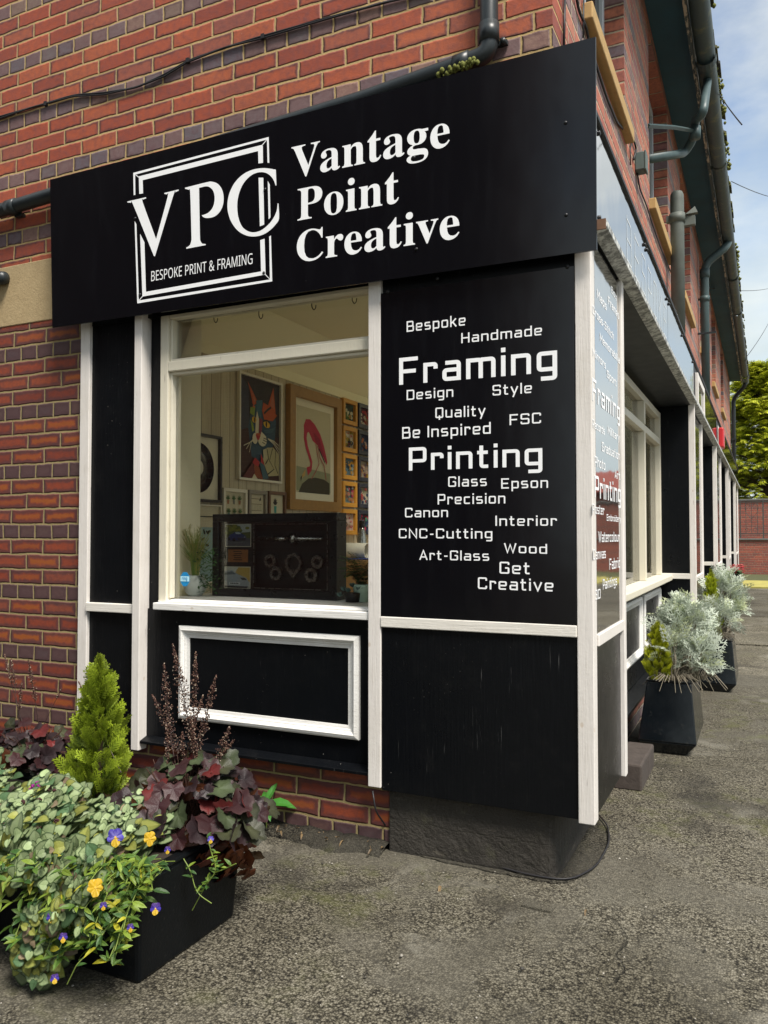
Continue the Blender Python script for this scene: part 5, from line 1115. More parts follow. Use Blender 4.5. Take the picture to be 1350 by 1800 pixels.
BG = [(0.05, 0.06, 0.03), (0.10, 0.04, 0.05), (0.50, 0.42, 0.30), (0.02, 0.04, 0.09), (0.10, 0.18, 0.22), (0.40, 0.34, 0.26), (0.10, 0.18, 0.20), (0.50, 0.45, 0.36), (0.56, 0.42, 0.36), (0.04, 0.07, 0.10)]
DES = ['sunflowers and white daisies', 'red and pale blooms', 'scarlet and ochre rings', 'orange and blue shapes', 'teal petals over gold discs', 'amber flowers on cream', 'pink and teal petals', 'red roses on cream', 'blush blossoms', 'magenta and green petals']
for r_ in range(5):
    for c_ in range(2):
        i = r_ * 2 + c_; y0 = 2.80 if c_ == 0 else 3.075; z1 = 2.328 - r_ * 0.224
        po = []
        for k in range(26):
            cx_, cy_ = random.uniform(0.08, 0.92), random.uniform(0.06, 0.94); c1 = random.choice(PALS[i]); s_ = random.uniform(0.05, 0.14)
            if k < 18: po.append((c1, ell(cx_, cy_, s_ * 1.15, s_, 9, random.random())))
            else:
                for p_ in range(5): po.append((c1, ell(cx_ + s_ * .8 * math.cos(p_ * 1.257), cy_ + s_ * .7 * math.sin(p_ * 1.257), s_ * .5, s_ * .42, 7)))
                po.append((random.choice(PALS[i]), ell(cx_, cy_, s_ * .4, s_ * .35, 7)))
        po = [(c, [(min(1, max(0, a)), min(1, max(0, b))) for a, b in p]) for c, p in po]
        ok = []
        for c, p in po:
            q = []
            for v in p:
                if not q or (abs(v[0] - q[-1][0]) + abs(v[1] - q[-1][1])) > 1e-5: q.append(v)
            if len(q) > 2: ok.append((c, q))
        row = ['top', 'second', 'middle', 'fourth', 'lowest'][r_]
        framed('small_print', ('mustard framed floral print of ' if c_ == 0 else 'dark framed floral print of ') + DES[i] + ', ' + row + ' of its column', y0, y0 + 0.245, z1 - 0.206, z1, 'frame_mustard' if c_ == 0 else 'frame_navy', 0.034, 0.0, ok, depth=0.035, group='small floral prints in two columns', paper=BG[i])
# display case in the window
dc = thing('display_case', 'deep black display frame of gearbox parts and two car photographs in the shop window', 'display case', (-1.33, 0.22, 0.93))
DX0, DX1, DZ0, DZ1, DY = -1.668, -1.003, 0.936, 1.317, 0.20
fwd = 0.035
part('frame', bx(DX0, DX1, DY, DY + 0.09, DZ0, DZ0 + fwd).box(DX0, DX1, DY, DY + 0.09, DZ1 - fwd, DZ1).box(DX0, DX0 + fwd, DY, DY + 0.09, DZ0 + fwd, DZ1 - fwd).box(DX1 - fwd, DX1, DY, DY + 0.09, DZ0 + fwd, DZ1 - fwd), 'frame_black', dc, 0.002)
part('mount', bx(DX0 + fwd, -1.445, DY + 0.02, DY + 0.03, DZ0 + fwd, DZ1 - fwd).box(-1.062, DX1 - fwd, DY + 0.02, DY + 0.03, DZ0 + fwd, DZ1 - fwd).box(-1.445, -1.062, DY + 0.02, DY + 0.03, DZ0 + fwd, 0.978).box(-1.445, -1.062, DY + 0.02, DY + 0.03, 1.268, DZ1 - fwd).box(DX0 + fwd, DX1 - fwd, DY + 0.075, DY + 0.085, DZ0 + fwd, DZ1 - fwd), 'mount_black', dc)
part('inner_edge', bx(-1.448, -1.4455, DY + 0.017, DY + 0.0195, 0.976, 1.270).box(-1.0615, -1.059, DY + 0.017, DY + 0.0195, 0.976, 1.270).box(-1.4455, -1.0615, DY + 0.017, DY + 0.0195, 0.976, 0.9785).box(-1.4455, -1.0615, DY + 0.017, DY + 0.0195, 1.2675, 1.270), 'steel', dc)
part('pane', bx(DX0 + fwd, DX1 - fwd, DY + 0.006, DY + 0.008, DZ0 + fwd, DZ1 - fwd), 'picture_glass', dc)
def photo(x0, x1, z0, z1, polys, bg, lab):
    mb = MB(); yy = DY + 0.0185
    part('photo_border', bx(x0 - 0.003, x1 + 0.003, yy, yy + 0.001, z0 - 0.003, z1 + 0.003), 'paper', dc)
    mb.flat([(x0, yy - 0.0003, z0), (x1, yy - 0.0003, z0), (x1, yy - 0.0003, z1), (x0, yy - 0.0003, z1)], bg)
    art(mb, (x0, yy - 0.0003, z0), (x1 - x0, 0, 0), (0, 0, z1 - z0), (0, -1, 0), polys)
    part('photo', mb, 'ink', dc, label=lab, recalc=False)
ph1 = [((0.10, 0.11, 0.13), [(0, 0), (1, 0), (1, 0.36), (0, 0.40)]), ((0.50, 0.56, 0.55), [(0.55, 0.62), (1, 0.66), (1, 1), (0.4, 1)])]
for i in range(26): ph1.append((random.choice([(0.10, 0.14, 0.02), (0.22, 0.24, 0.03), (0.05, 0.07, 0.015)]), ell(random.uniform(0, 1) ** 1.5, random.uniform(0.58, 0.98), 0.09, 0.07, 7)))
ph1 = [(c, [(min(1, max(0, a)), min(1, max(0, b))) for a, b in p]) for c, p in ph1]
ph1 += [((0.03, 0.05, 0.17), [(0.14, 0.36), (0.20, 0.52), (0.34, 0.58), (0.40, 0.66), (0.60, 0.67), (0.72, 0.56), (0.86, 0.46), (0.88, 0.34), (0.62, 0.26), (0.2, 0.28)]), ((0.45, 0.55, 0.60), [(0.42, 0.64), (0.58, 0.65), (0.68, 0.56), (0.46, 0.56)]), ((0.03, 0.035, 0.05), [(0.5, 0.40), (0.86, 0.38), (0.84, 0.28), (0.56, 0.28)]), (BLK, ell(0.38, 0.30, 0.06, 0.08)), (BLK, ell(0.19, 0.33, 0.04, 0.07)), ((0.5, 0.5, 0.45), ell(0.82, 0.42, 0.03, 0.02))]
photo(-1.604, -1.466, 1.168, 1.268, ph1, (0.10, 0.12, 0.03), 'photograph of a dark blue car parked under trees')
ph2 = [((0.52, 0.36, 0.09), [(0.35, 0.5), (1, 0.3), (1, 1), (0.3, 1)]), ((0.60, 0.60, 0.52), [(0, 0.6), (0.4, 0.7), (0.55, 1), (0, 1)]), ((0.36, 0.40, 0.43), [(0, 0.80), (0.30, 0.86), (0.52, 0.66), (0.86, 0.50), (0.97, 0.30), (0.94, 0.05), (0.5, 0.0), (0, 0.0)]), ((0.12, 0.14, 0.16), [(0, 0.72), (0.30, 0.80), (0.46, 0.66), (0, 0.62)]), ((0.05, 0.055, 0.06), [(0.62, 0.50), (0.80, 0.50), (0.90, 0.38), (0.70, 0.38)]), ((0.65, 0.68, 0.70), [(0.18, 0.26), (0.62, 0.27), (0.62, 0.15), (0.18, 0.14)]), ((0.03, 0.03, 0.04), [(0, 0), (0.9, 0), (0.94, 0.08), (0, 0.10)])]
for i in range(5): ph2.append((BLK, [(0.24 + 0.07 * i, 0.18), (0.285 + 0.07 * i, 0.18), (0.285 + 0.07 * i, 0.24), (0.24 + 0.07 * i, 0.24)]))
photo(-1.609, -1.468, 0.975, 1.070, ph2, (0.50, 0.50, 0.44), 'photograph of the nose of a pale car by a cornfield')
part('plaque', bx(-1.590, -1.479, DY + 0.0165, DY + 0.0195, 1.094, 1.152), 'copper_plate', dc)
pq = MB()
for i in range(5): pq.box(-1.56 + 0.006 * (i % 2), -1.51 - 0.004 * (i % 3), DY + 0.0155, DY + 0.0163, 1.103 + 0.0095 * i, 1.1065 + 0.0095 * i)
part('plaque_text', pq, 'mount_black', dc)
def gear(c, r, r_in, teeth, th=0.016):
    mb = MB(); P = []
    for i in range(teeth * 4):
        a = 2 * math.pi * i / (teeth * 4); rr = r if i % 4 < 2 else r * 0.88; P.append((rr * math.cos(a), rr * math.sin(a)))
    n = len(P); q = [(r_in * math.cos(2 * math.pi * i / n), r_in * math.sin(2 * math.pi * i / n)) for i in range(n)]
    vs = [(c[0] + a, c[1], c[2] + b) for a, b in P] + [(c[0] + a, c[1], c[2] + b) for a, b in q] + [(c[0] + a, c[1] + th, c[2] + b) for a, b in P] + [(c[0] + a, c[1] + th, c[2] + b) for a, b in q]
    fs = []
    for i in range(n):
        j = (i + 1) % n
        fs += [(i, j, n + j, n + i), (2 * n + i, 3 * n + i, 3 * n + j, 2 * n + j), (i, 2 * n + i, 2 * n + j, j), (n + i, n + j, 3 * n + j, 3 * n + i)]
    return mb.add(vs, fs)
GY = DY + 0.05
def gpos(px, py):
    q = on_y(px, py, GY); return (q.x, GY, q.z)
for px, py, r_, t_ in ((474, 986, 0.032, 22), (484, 1008, 0.033, 24), (546, 1011, 0.034, 26), (557, 988, 0.031, 18)):
    gm = part('gear', gear(gpos(px, py), r_, r_ * 0.48, t_), 'steel', dc)
c = gpos(515, 990)
part('bearing_housing', gear(c, 0.046, 0.031, 9).prism([(c[0] - 0.036, GY - 0.002, c[2] - 0.026), (c[0], GY - 0.002, c[2] - 0.072), (c[0] + 0.036, GY - 0.002, c[2] - 0.026), (c[0], GY - 0.002, c[2] - 0.048)], (0, 0.012, 0)), 'steel', dc)
a_, b_ = gpos(452, 947), gpos(567, 947)
zz = (a_[2] + b_[2]) / 2; L_ = b_[0] - a_[0]
part('shaft', MB().lathe((a_[0], GY, zz), [(0.006, 0), (0.009, 0.01), (0.009, L_ * .28), (0.013, L_ * .29), (0.013, L_ * .40), (0.009, L_ * .41), (0.009, L_ * .52), (0.024, L_ * .53), (0.026, L_ * .60), (0.012, L_ * .61), (0.012, L_ * .72), (0.009, L_ * .73), (0.009, L_ * .97), (0.006, L_)], 14, 'x'), 'steel', dc)
# window board and what stands on it
part('window_board', bx(-1.80, -0.66, 0.061, 0.36, 0.895, 0.934), 'white_sill', sf, 0.003)
st = thing('window_sticker', 'small blue octagonal ring security sticker low in the window', 'sticker', (-1.73, 0.022, 1.0))
q = on_y(325, 1018, 0.0225)
oc = [(q.x + 0.027 * math.cos(math.pi / 8 + i * math.pi / 4), 0.0225, q.z + 0.034 * math.sin(math.pi / 8 + i * math.pi / 4)) for i in range(8)]
part('backing', MB().prism(oc, (0, 0.001, 0)), 'sticker_blue', st)
part('band', bx(q.x - 0.024, q.x + 0.024, 0.0215, 0.0223, q.z - 0.010, q.z + 0.013), 'sticker_pale', st)
rg = MB(); stroke_text(rg, 'ring', (q.x - 0.015, 0.0214, q.z - 0.004), (1, 0, 0), (0, 0, 1), (0, -1, 0), 0.030, 0.016, wt=1.1)
part('word', rg, 'sticker_blue', st, recalc=False)
ct = thing('counter', 'wooden counter along the panelled wall inside the shop', 'counter', (-2.1, 3.0, 0.0))
part('top', bx(-2.39, -1.75, 2.35, 3.9, 1.0, 1.04), 'counter_wood', ct, 0.004)
part('front', bx(-2.38, -1.78, 2.38, 3.88, 0.025, 0.998), 'counter_wood', ct)
ro = thing('paper_roll', 'pale roll of paper lying on the wooden counter', 'paper roll', (-2.2, 2.6, 1.04))
part('sheet', MB().lathe((-2.36, 2.55, 1.102), [(0.058, 0.0), (0.060, 0.006), (0.060, 0.33), (0.052, 0.334), (0.050, 0.20)], 24, 'x'), 'paper', ro)
bo = thing('drinks_bottle', 'steel drinks bottle with a black cap standing on the counter', 'bottle', (-2.2, 2.85, 1.04))
part('body', MB().lathe((-2.20, 2.80, 1.041), [(0.036, 0.0), (0.038, 0.01), (0.038, 0.16), (0.022, 0.225), (0.020, 0.24)], 20), 'steel', bo)
part('cap', MB().lathe((-2.20, 2.80, 1.281), [(0.023, 0.0), (0.024, 0.005), (0.024, 0.05), (0.020, 0.054)], 18), 'frame_black', bo)
tag(link_mesh('folded_cloth', bx(-2.1, -1.8, 2.37, 2.52, 1.0405, 1.05), 'blue_cloth', bevel=0.004), 'folded blue cloth at the front edge of the counter', 'cloth')
for i, (px, py) in enumerate(((376, 563), (455, 556), (548, 540), (619, 529))):
    q = on_y(px, py, 0.30)
    hk = MB().tube(bend([(q.x, 0.30, 2.339), (q.x, 0.30, q.z), (q.x + 0.012, 0.30, q.z - 0.016), (q.x + 0.022, 0.30, q.z - 0.004), (q.x + 0.022, 0.30, q.z + 0.008)], 0.01, 3), 0.0022, 6)
    tag(link_mesh('ceiling_hook', hk, 'iron'), 'small dark metal hook hanging above the window, ' + ['leftmost', 'second', 'third', 'rightmost'][i] + ' of four', 'hook', 'hooks in a row above the window')

# ------------------------------------------------------------------ plants: leaf templates
def leaf_tpl(outline, fold=0.25, curl=0.15, cen=None, edge=None, mid=None):
    """leaf in the x-y plane, stalk at the origin, tip along +y; ring of points + an inner ring + a centre"""
    n = len(outline); O = np.array([(x_, y_, 0) for x_, y_ in outline], float)
    c = np.array([0, O[:, 1].mean() * 0.9, 0]); I = c + (O - c) * 0.78
    V = np.vstack([O, I, c[None]])
    V[:, 2] = np.abs(V[:, 0]) * fold - (V[:, 1] ** 2) * curl
    if n > 20:      # ruffled rim of the lobed leaves
        an = np.arctan2(V[:, 1] - c[1], V[:, 0]); rr_ = np.hypot(V[:, 0], V[:, 1] - c[1]); V[:, 2] += 0.08 * rr_ ** 1.5 * np.sin(an * 5 + 1)
    F = []
    for i in range(n):
        j = (i + 1) % n; F += [(i, j, n + j, n + i), (n + i, n + j, 2 * n)]
    C = np.vstack([np.tile(edge, (n, 1)), np.tile(mid if mid is not None else cen, (n, 1)), np.array(cen)[None]])
    return V, F, C
def rotm(d, up, roll=0.0):
    y_ = Vector(d).normalized(); z_ = Vector(up); z_ = (z_ - y_ * z_.dot(y_))
    z_ = z_.normalized() if z_.length > 1e-4 else y_.orthogonal().normalized()
    x_ = y_.cross(z_); A = Matrix((x_, y_, z_)).transposed() @ Matrix.Rotation(roll, 3, 'Y')
    return np.array(A)
HEART = [(0, 0.07), (0.22, -0.07), (0.46, 0.06), (0.54, 0.32), (0.46, 0.60), (0.24, 0.84), (0, 1.0), (-0.24, 0.84), (-0.46, 0.60), (-0.54, 0.32), (-0.46, 0.06), (-0.22, -0.07)]
def lobed(n=24, lobes=7, amp=0.13, seed=0):
    rr = random.Random(seed); o = []
    for i in range(n * 2):
        a = -math.pi / 2 + 2 * math.pi * (i + .5) / (n * 2)
        r_ = 0.5 * (1 + amp * 0.62 * math.cos(lobes * a + 1.2) + 0.035 * math.sin(19 * a) + rr.uniform(-.018, .018)) * (1 - 0.45 * max(0, math.cos(a + math.pi / 2)) ** 6)
        o.append((r_ * math.cos(a), 0.42 + r_ * math.sin(a)))
    return o
OVAL = [(0, 0), (0.14, 0.2), (0.18, 0.45), (0.13, 0.75), (0, 1.0), (-0.13, 0.75), (-0.18, 0.45), (-0.14, 0.2)]
def dirv(az, el): return Vector((math.cos(az) * math.cos(el), math.sin(az) * math.cos(el), math.sin(el)))

# ---- trough in the foreground
TX0, TX1, TY0, TY1, TZ = -2.9, -0.85, -1.18, -0.70, 0.285
tr = thing('plant_trough', 'long black planter trough overflowing with plants in front of the brick wall', 'planter', (-1.8, -0.95, 0))
part('body', MB().frustum((TX0 + .03, TX1 - .025, TY0 + .03, TY1 - .03), (TX0, TX1, TY0, TY1), 0.0, TZ - 0.002).v and MB().frustum((TX0 + .03, TX1 - .02, TY0 + .025, TY1 - .02), (TX0, TX1, TY0, TY1), -0.002, TZ), 'trough_black', tr, 0.012)
part('rim', bx(TX0 - .004, TX1 + .006, TY0 - .006, TY0 + .03, TZ + .001, TZ + .014).box(TX0 - .004, TX1 + .006, TY1 - .03, TY1 + .006, TZ + .001, TZ + .014).box(TX1 - .03, TX1 + .006, TY0 + .0305, TY1 - .0305, TZ + .001, TZ + .014), 'trough_black', tr, 0.005)
part('soil', bx(TX0 + .03, TX1 - .031, TY0 + .031, TY1 - .031, TZ + .0005, TZ + .008), 'soil', tr)
tr2 = thing('plant_trough', 'black planter half hidden by dark leaves against the brick wall at the far left', 'planter', (-2.4, -0.3, 0))
part('body', MB().frustum((-2.9, -1.95, -0.48, -0.14), (-2.93, -1.92, -0.51, -0.12), -0.002, 0.24), 'trough_black', tr2, 0.01)
part('soil', bx(-2.9, -1.95, -0.48, -0.15, 0.241, 0.25), 'soil', tr2)

# ---- silver leaved dead nettle: leaf pairs along trailing stems, spilling over the front and end of the trough
def nettle_surface(x_, y_):
    """height of the leaf mat above x, y"""
    hump = 0.365 + 0.05 * math.sin(x_ * 7 + 1) * math.cos(y_ * 9) + 0.03 * math.sin(x_ * 17 + y_ * 13)
    return hump
L_SIL = leaf_tpl(HEART, 0.14, 0.22, (0.36, 0.47, 0.22), (0.022, 0.070, 0.014), (0.40, 0.50, 0.25))
L_YEL = leaf_tpl(HEART, 0.22, 0.35, (0.42, 0.44, 0.09), (0.07, 0.11, 0.02), (0.40, 0.43, 0.10))
L_PNK = leaf_tpl(HEART, 0.15, 0.2, (0.36, 0.25, 0.16), (0.22, 0.17, 0.08), (0.36, 0.28, 0.18))
L_GRN = leaf_tpl(HEART, 0.2, 0.25, (0.10, 0.20, 0.08), (0.045, 0.10, 0.03), (0.13, 0.24, 0.11))
nb = MB(); stems = MB()
def rosette(p, out, size, kinds):
    nn = Vector(out).normalized()
    a0 = random.random() * 6.28
    u = nn.orthogonal().normalized(); w = nn.cross(u)
    for pair in range(3):
        s_ = size * (1.0 - 0.24 * pair); q = p + nn * (0.010 * pair)
        for k in (0, 1):
            a = a0 + pair * 1.57 + k * math.pi + random.uniform(-.3, .3)
            d = (u * math.cos(a) + w * math.sin(a)) + nn * (0.10 + 0.22 * pair) + Vector((0, 0, -0.06))
            T = random.choices(kinds[0], kinds[1])[0]
            A = rotm(d, nn + Vector((random.uniform(-.15, .15), random.uniform(-.3, .0), random.uniform(0, .3))), random.uniform(-.2, .2)) * s_ * random.uniform(0.8, 1.15)
            nb.inst(T[0], T[1], T[2], [(A, np.array(q + d * 0.006), random.uniform(0.55, 1.15) * (1 - .12 * (2 - pair)))])
K1 = ([L_SIL, L_YEL, L_PNK, L_GRN], [0.74, 0.13, 0.03, 0.10]); K2 = ([L_SIL, L_YEL, L_PNK, L_GRN], [0.42, 0.34, 0.07, 0.17])
cnt = 0
while cnt < 330:
    x_ = random.uniform(-2.1, -0.93); y_ = random.uniform(-1.25, -0.84)
    if x_ > -1.05 and y_ > -0.98: continue
    if (x_ + 1.34) ** 2 + (y_ + 0.85) ** 2 < 0.010: continue
    if x_ > -1.32 and y_ > -0.92: continue
    rosette(Vector((x_, y_, nettle_surface(x_, y_) + random.uniform(-0.05, 0.02))), (random.uniform(-.4, .4), -0.55 + random.uniform(-.4, .3), 1), random.uniform(0.032, 0.056), K1)
    cnt += 1
cnt = 0
while cnt < 370:      # the skirt hanging over the front
    x_ = random.uniform(-2.1, -0.90); t = random.random() ** 0.8
    depth = 0.30 * (0.55 + 0.45 * math.sin(x_ * 6.0 + 5.2)) + 0.06
    if t * 0.34 > depth: continue
    z_ = 0.38 - t * 0.34; y_ = -1.23 - 0.09 * math.sin(min(1, t * 1.3) * 2.2) + random.uniform(-.03, .03)
    rosette(Vector((x_, y_, z_)), (random.uniform(-.3, .4), -1.0, 0.35), random.uniform(0.034, 0.060), K1 if t < 0.35 else K2)
    cnt += 1
for k in range(46):   # trailing lumps at the corner
    t = k / 46
    rosette(Vector((-0.98 - 0.10 * random.random() - 0.07 * t, -1.29 + random.uniform(-.03, .03), 0.26 - 0.21 * t)), (0.2, -1, 0.25), random.uniform(0.034, 0.056), K2)
dn = thing('trailing_plant', 'silver and green heart leaved ground cover spilling over the front of the trough', 'plant', (-1.4, -1.1, 0.29))
part('foliage', nb, 'leaf', dn, recalc=False)
core = MB()
for x_ in np.arange(-2.1, -0.92, 0.06):
    for y_ in np.arange(-1.22, -0.84, 0.06):
        if x_ > -1.32 and y_ > -0.95: continue
        core.tube([(x_, y_, 0.29), (x_ + random.uniform(-.03, .03), y_ + random.uniform(-.03, .03), nettle_surface(x_, y_) - 0.02)], 0.0018, 4)
part('stem', core, 'stem_brown', dn)
def tuft_flower(mb, p, col, s=0.008, n=9):
    for k in range(n):
        d = dirv(random.random() * 6.28, random.uniform(0.1, 1.4)); q = Vector(p) + d * s * 1.2
        mb.lathe(q, [(s * .2, -s * .5), (s * .5, 0), (s * .2, s * .6)], 5, col=col)
pf = MB()
for px, py in ((60, 1384), (66, 1380), (72, 1383), (56, 1387), (2, 1450), (0, 1456)):
    tuft_flower(pf, on_y(px, py, -1.02), (0.34, 0.02, 0.26), 0.007)
part('flower', pf, 'leaf', dn, recalc=False)
df = MB()
for k in range(26):
    x_ = random.uniform(-1.6, -0.98); y_ = random.uniform(-1.26, -1.05)
    tuft_flower(df, (x_, y_, nettle_surface(x_, y_) + 0.01), (0.070, 0.020, 0.022), 0.006, 10)
part('seed_head', df, 'leaf', dn, recalc=False)['kind'] = 'stuff'

# ---- golden conifer
def conifer(name, label, base, h, rad, n, parent_group=None, cols=((0.050, 0.10, 0.010), (0.44, 0.56, 0.035)), spray=0.075, seed=3, lumps=True):
    rr = random.Random(seed)
    t = thing(name, label, 'conifer', base, parent_group); base = Vector(base)
    V, F = [], []
    def seg(a, b, w0, w1):     # a flattened needle-twig
        i = len(V); d = Vector((b[0] - a[0], b[1] - a[1])); nn = Vector((-d.y, d.x)).normalized()
        V.extend([(a[0] + nn.x * w0, a[1] + nn.y * w0, 0), (a[0] - nn.x * w0, a[1] - nn.y * w0, 0), (b[0] - nn.x * w1, b[1] - nn.y * w1, 0.04), (b[0] + nn.x * w1, b[1] + nn.y * w1, 0.04)])
        F.append((i, i + 1, i + 2, i + 3))
    seg((0, 0), (0, 1), 0.045, 0.022)
    for k in range(5):
        y_ = 0.10 + 0.17 * k; l = 0.46 * (1 - 0.10 * k)
        for s_ in (-1, 1):
            y2 = y_ + (0.06 if s_ > 0 else 0)
            b = (s_ * l * 0.60, y2 + l * 0.82); seg((0, y2), b, 0.040, 0.018)
            m_ = (b[0] * .5, y2 + (b[1] - y2) * .5); seg(m_, (m_[0] + s_ * 0.16, m_[1] + 0.06), 0.030, 0.014)
    V = np.array(V, float); V[:, 2] += -0.20 * V[:, 1] ** 2
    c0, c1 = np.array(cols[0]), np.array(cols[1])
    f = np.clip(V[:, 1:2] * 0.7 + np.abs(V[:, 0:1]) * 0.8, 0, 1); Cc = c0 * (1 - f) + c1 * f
    mb = MB()
    for k in range(n):
        u = rr.random() ** 0.85
        prof = min(1.0, (1 - u) * 1.45) ** 0.85 * (0.88 + 0.12 * math.sin(u * 23 + 2)) + 0.015
        if u < 0.16: prof *= 0.70 + u * 1.9
        az = rr.random() * 6.283; r_ = rad * prof * rr.uniform(0.45, 1.0) ** 0.6 * (1 + 0.12 * math.sin(3 * az + 8 * u))
        p = base + Vector((r_ * math.cos(az), r_ * math.sin(az), u * h))
        el = rr.uniform(0.55, 1.15) if u < .93 else rr.uniform(1.1, 1.5)
        d = dirv(az + rr.uniform(-.6, .6), el)
        A = rotm(d, dirv(az + rr.uniform(-1.2, 1.2), 0.2), rr.uniform(-.7, .7)) * spray * rr.uniform(0.65, 1.2) * (0.72 if u > .9 else 1)
        mul = rr.uniform(0.6, 1.2) * (0.55 + 0.45 * r_ / max(.02, rad * prof))  # inner sprays coloured darker: shade inside the crown is painted in
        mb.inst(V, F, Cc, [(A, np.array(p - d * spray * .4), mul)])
    part('crown', mb, 'leaf', t, recalc=False)
    part('trunk', MB().tube([base, base + Vector((0.01, 0, h * .5)), base + Vector((0, 0, h * .9))], [0.012, 0.008, 0.003], 6), 'bark', t)
    return t
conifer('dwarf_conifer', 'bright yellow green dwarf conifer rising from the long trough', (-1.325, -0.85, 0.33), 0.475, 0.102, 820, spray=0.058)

# ---- coral bells with bronze and maroon leaves
HPAL = {'dark': ((0.020, 0.012, 0.014), (0.034, 0.016, 0.018)), 'bronze': ((0.070, 0.075, 0.036), (0.034, 0.036, 0.020)), 'maroon': ((0.040, 0.013, 0.016), (0.055, 0.020, 0.020)),
        'red': ((0.16, 0.020, 0.020), (0.10, 0.016, 0.014)), 'brown': ((0.17, 0.055, 0.022), (0.11, 0.032, 0.014)), 'sage': ((0.095, 0.125, 0.060), (0.042, 0.055, 0.026))}
def heuchera(label, c, rx, ry, h, n, flowers, weights, seed):
    rr = random.Random(seed); t = thing('coral_bells', label, 'plant', c); c = Vector(c)
    mb = MB(); st = MB()
    tp = {}
    for k_, (a, b) in HPAL.items():
        tp[k_] = [leaf_tpl(lobed(22, 6 + j, 0.14, seed + j), 0.12 + .1 * j, 0.35 if k_ != 'brown' else 1.3, a, b, tuple((p + q) / 2 for p, q in zip(a, b))) for j in range(3)]
    for k in range(n):
        az = rr.random() * 6.283; u = rr.random() ** 0.6
        el = rr.uniform(0.05, 1.2)
        p = c + Vector((rx * u * math.cos(az), ry * u * math.sin(az), h * (1 - 0.75 * u * u) * rr.uniform(0.55, 1.0)))
        out = Vector((math.cos(az) * u, math.sin(az) * u, 0.75 - .45 * u)) + Vector((0.12, -0.25, 0))
        kind = rr.choices(list(HPAL), weights)[0]
        if kind == 'brown': out = Vector((out.x, out.y, -0.2)); p.z -= 0.05
        T = tp[kind][rr.randrange(3)]
        d = Vector((math.cos(az + rr.uniform(-.9, .9)), math.sin(az + rr.uniform(-.9, .9)), rr.uniform(-.5, .35)))
        s_ = rr.uniform(0.042, 0.092)
        A = rotm(d, out, rr.uniform(-.4, .4)) * s_
        mb.inst(T[0], T[1], T[2], [(A, np.array(p), rr.uniform(0.75, 1.25))])
        st.tube([c + Vector((rr.uniform(-.04, .04), rr.uniform(-.04, .04), 0)), (c + p) / 2 + Vector((0, 0, 0.03)), p], 0.0016, 4)
    for k in range(110):
        az = rr.random() * 6.283; l = rr.uniform(0.5, 1.0)
        st.tube([c + Vector((rr.uniform(-.05, .05), rr.uniform(-.05, .05), 0)), c + Vector((rx * .55 * l * math.cos(az), ry * .55 * l * math.sin(az), h * l * .9))], 0.0013, 4)
    part('leaf_cluster', mb, 'leaf', t, recalc=False)
    part('leaf_stalk', st, 'stem_brown', t)
    for (px, py, Y, w_, frac) in flowers:
        top = on_y(px, py, Y); b = c + Vector((rr.uniform(-.05, .05), rr.uniform(-.05, .05), h * .3))
        if frac < 0: b = on_y(px + 75, py + 160, Y); frac = -frac
        f = MB(); mid = b.lerp(top, .5) + Vector((rr.uniform(-.015, .015), 0, 0))
        f.tube([b, mid, top], [0.0020, 0.0016, 0.0008], 5, (0.060, 0.030, 0.024))
        L_ = (top - b).length
        for j in range(int(420 * frac * L_ / 0.4)):
            s_ = 1 - frac * rr.random(); q = b.lerp(mid, s_ * 2) if s_ < .5 else mid.lerp(top, s_ * 2 - 1)
            env = w_ * min(1, (1 - s_) / frac * 2.2 + .12) * (0.6 + .4 * math.sin(s_ * 40) ** 2)
            e = q + dirv(rr.random() * 6.283, rr.uniform(-.1, .9)) * env * rr.uniform(.3, 1)
            f.tube([q, e], 0.0006, 3, (0.060, 0.030, 0.024))
            r_ = rr.uniform(0.0016, 0.0030); cc = rr.choice([(0.10, 0.045, 0.030), (0.14, 0.065, 0.045), (0.075, 0.030, 0.024), (0.26, 0.16, 0.11)] if rr.random() < .9 else [(0.45, 0.36, 0.27)])
            f.lathe(e, [(r_ * .4, -r_), (r_, 0), (r_ * .5, r_)], 4, col=cc)
        part('flower_stem', f, 'leaf', t, recalc=False)
    return t
heuchera('coral bells of bronze, maroon and withered leaves with tall seed stems at the trough end', (-0.995, -0.81, 0.27), 0.24, 0.215, 0.25, 230,
         [(303, 1132, -.78, .034, .66), (344, 1146, -.78, .020, .55), (380, 1188, -.80, .026, .55), (268, 1222, -.78, .024, .6), (404, 1278, -.76, .024, .5), (288, 1165, -.77, .024, .5), (320, 1285, -.84, .010, .3), (336, 1262, -.86, .013, .5), (412, 1300, -.76, .014, .4), (292, 1268, -.8, .013, .5), (357, 1222, -.8, .012, .4), (138, 1198, -.86, .013, -.5)],
         [0.28, 0.26, 0.14, 0.035, 0.10, 0.185], 5)
heuchera('dark maroon coral bells against the brick wall behind the conifer', (-2.13, -0.42, 0.25), 0.26, 0.20, 0.17, 110,
         [(20, 1158, -.4, .014, .3), (50, 1160, -.4, .018, .45), (38, 1200, -.42, .014, .4), (8, 1150, -.4, .010, .3), (108, 1210, -.38, .006, .15)], [0.42, 0.05, 0.32, 0.10, 0.05, 0.06], 21)
heuchera('few dark maroon leaves of coral bells at the left end of the wall', (-2.52, -0.52, 0.25), 0.22, 0.20, 0.15, 60, [], [0.5, 0.05, 0.35, 0.06, 0.04, 0.0], 33)

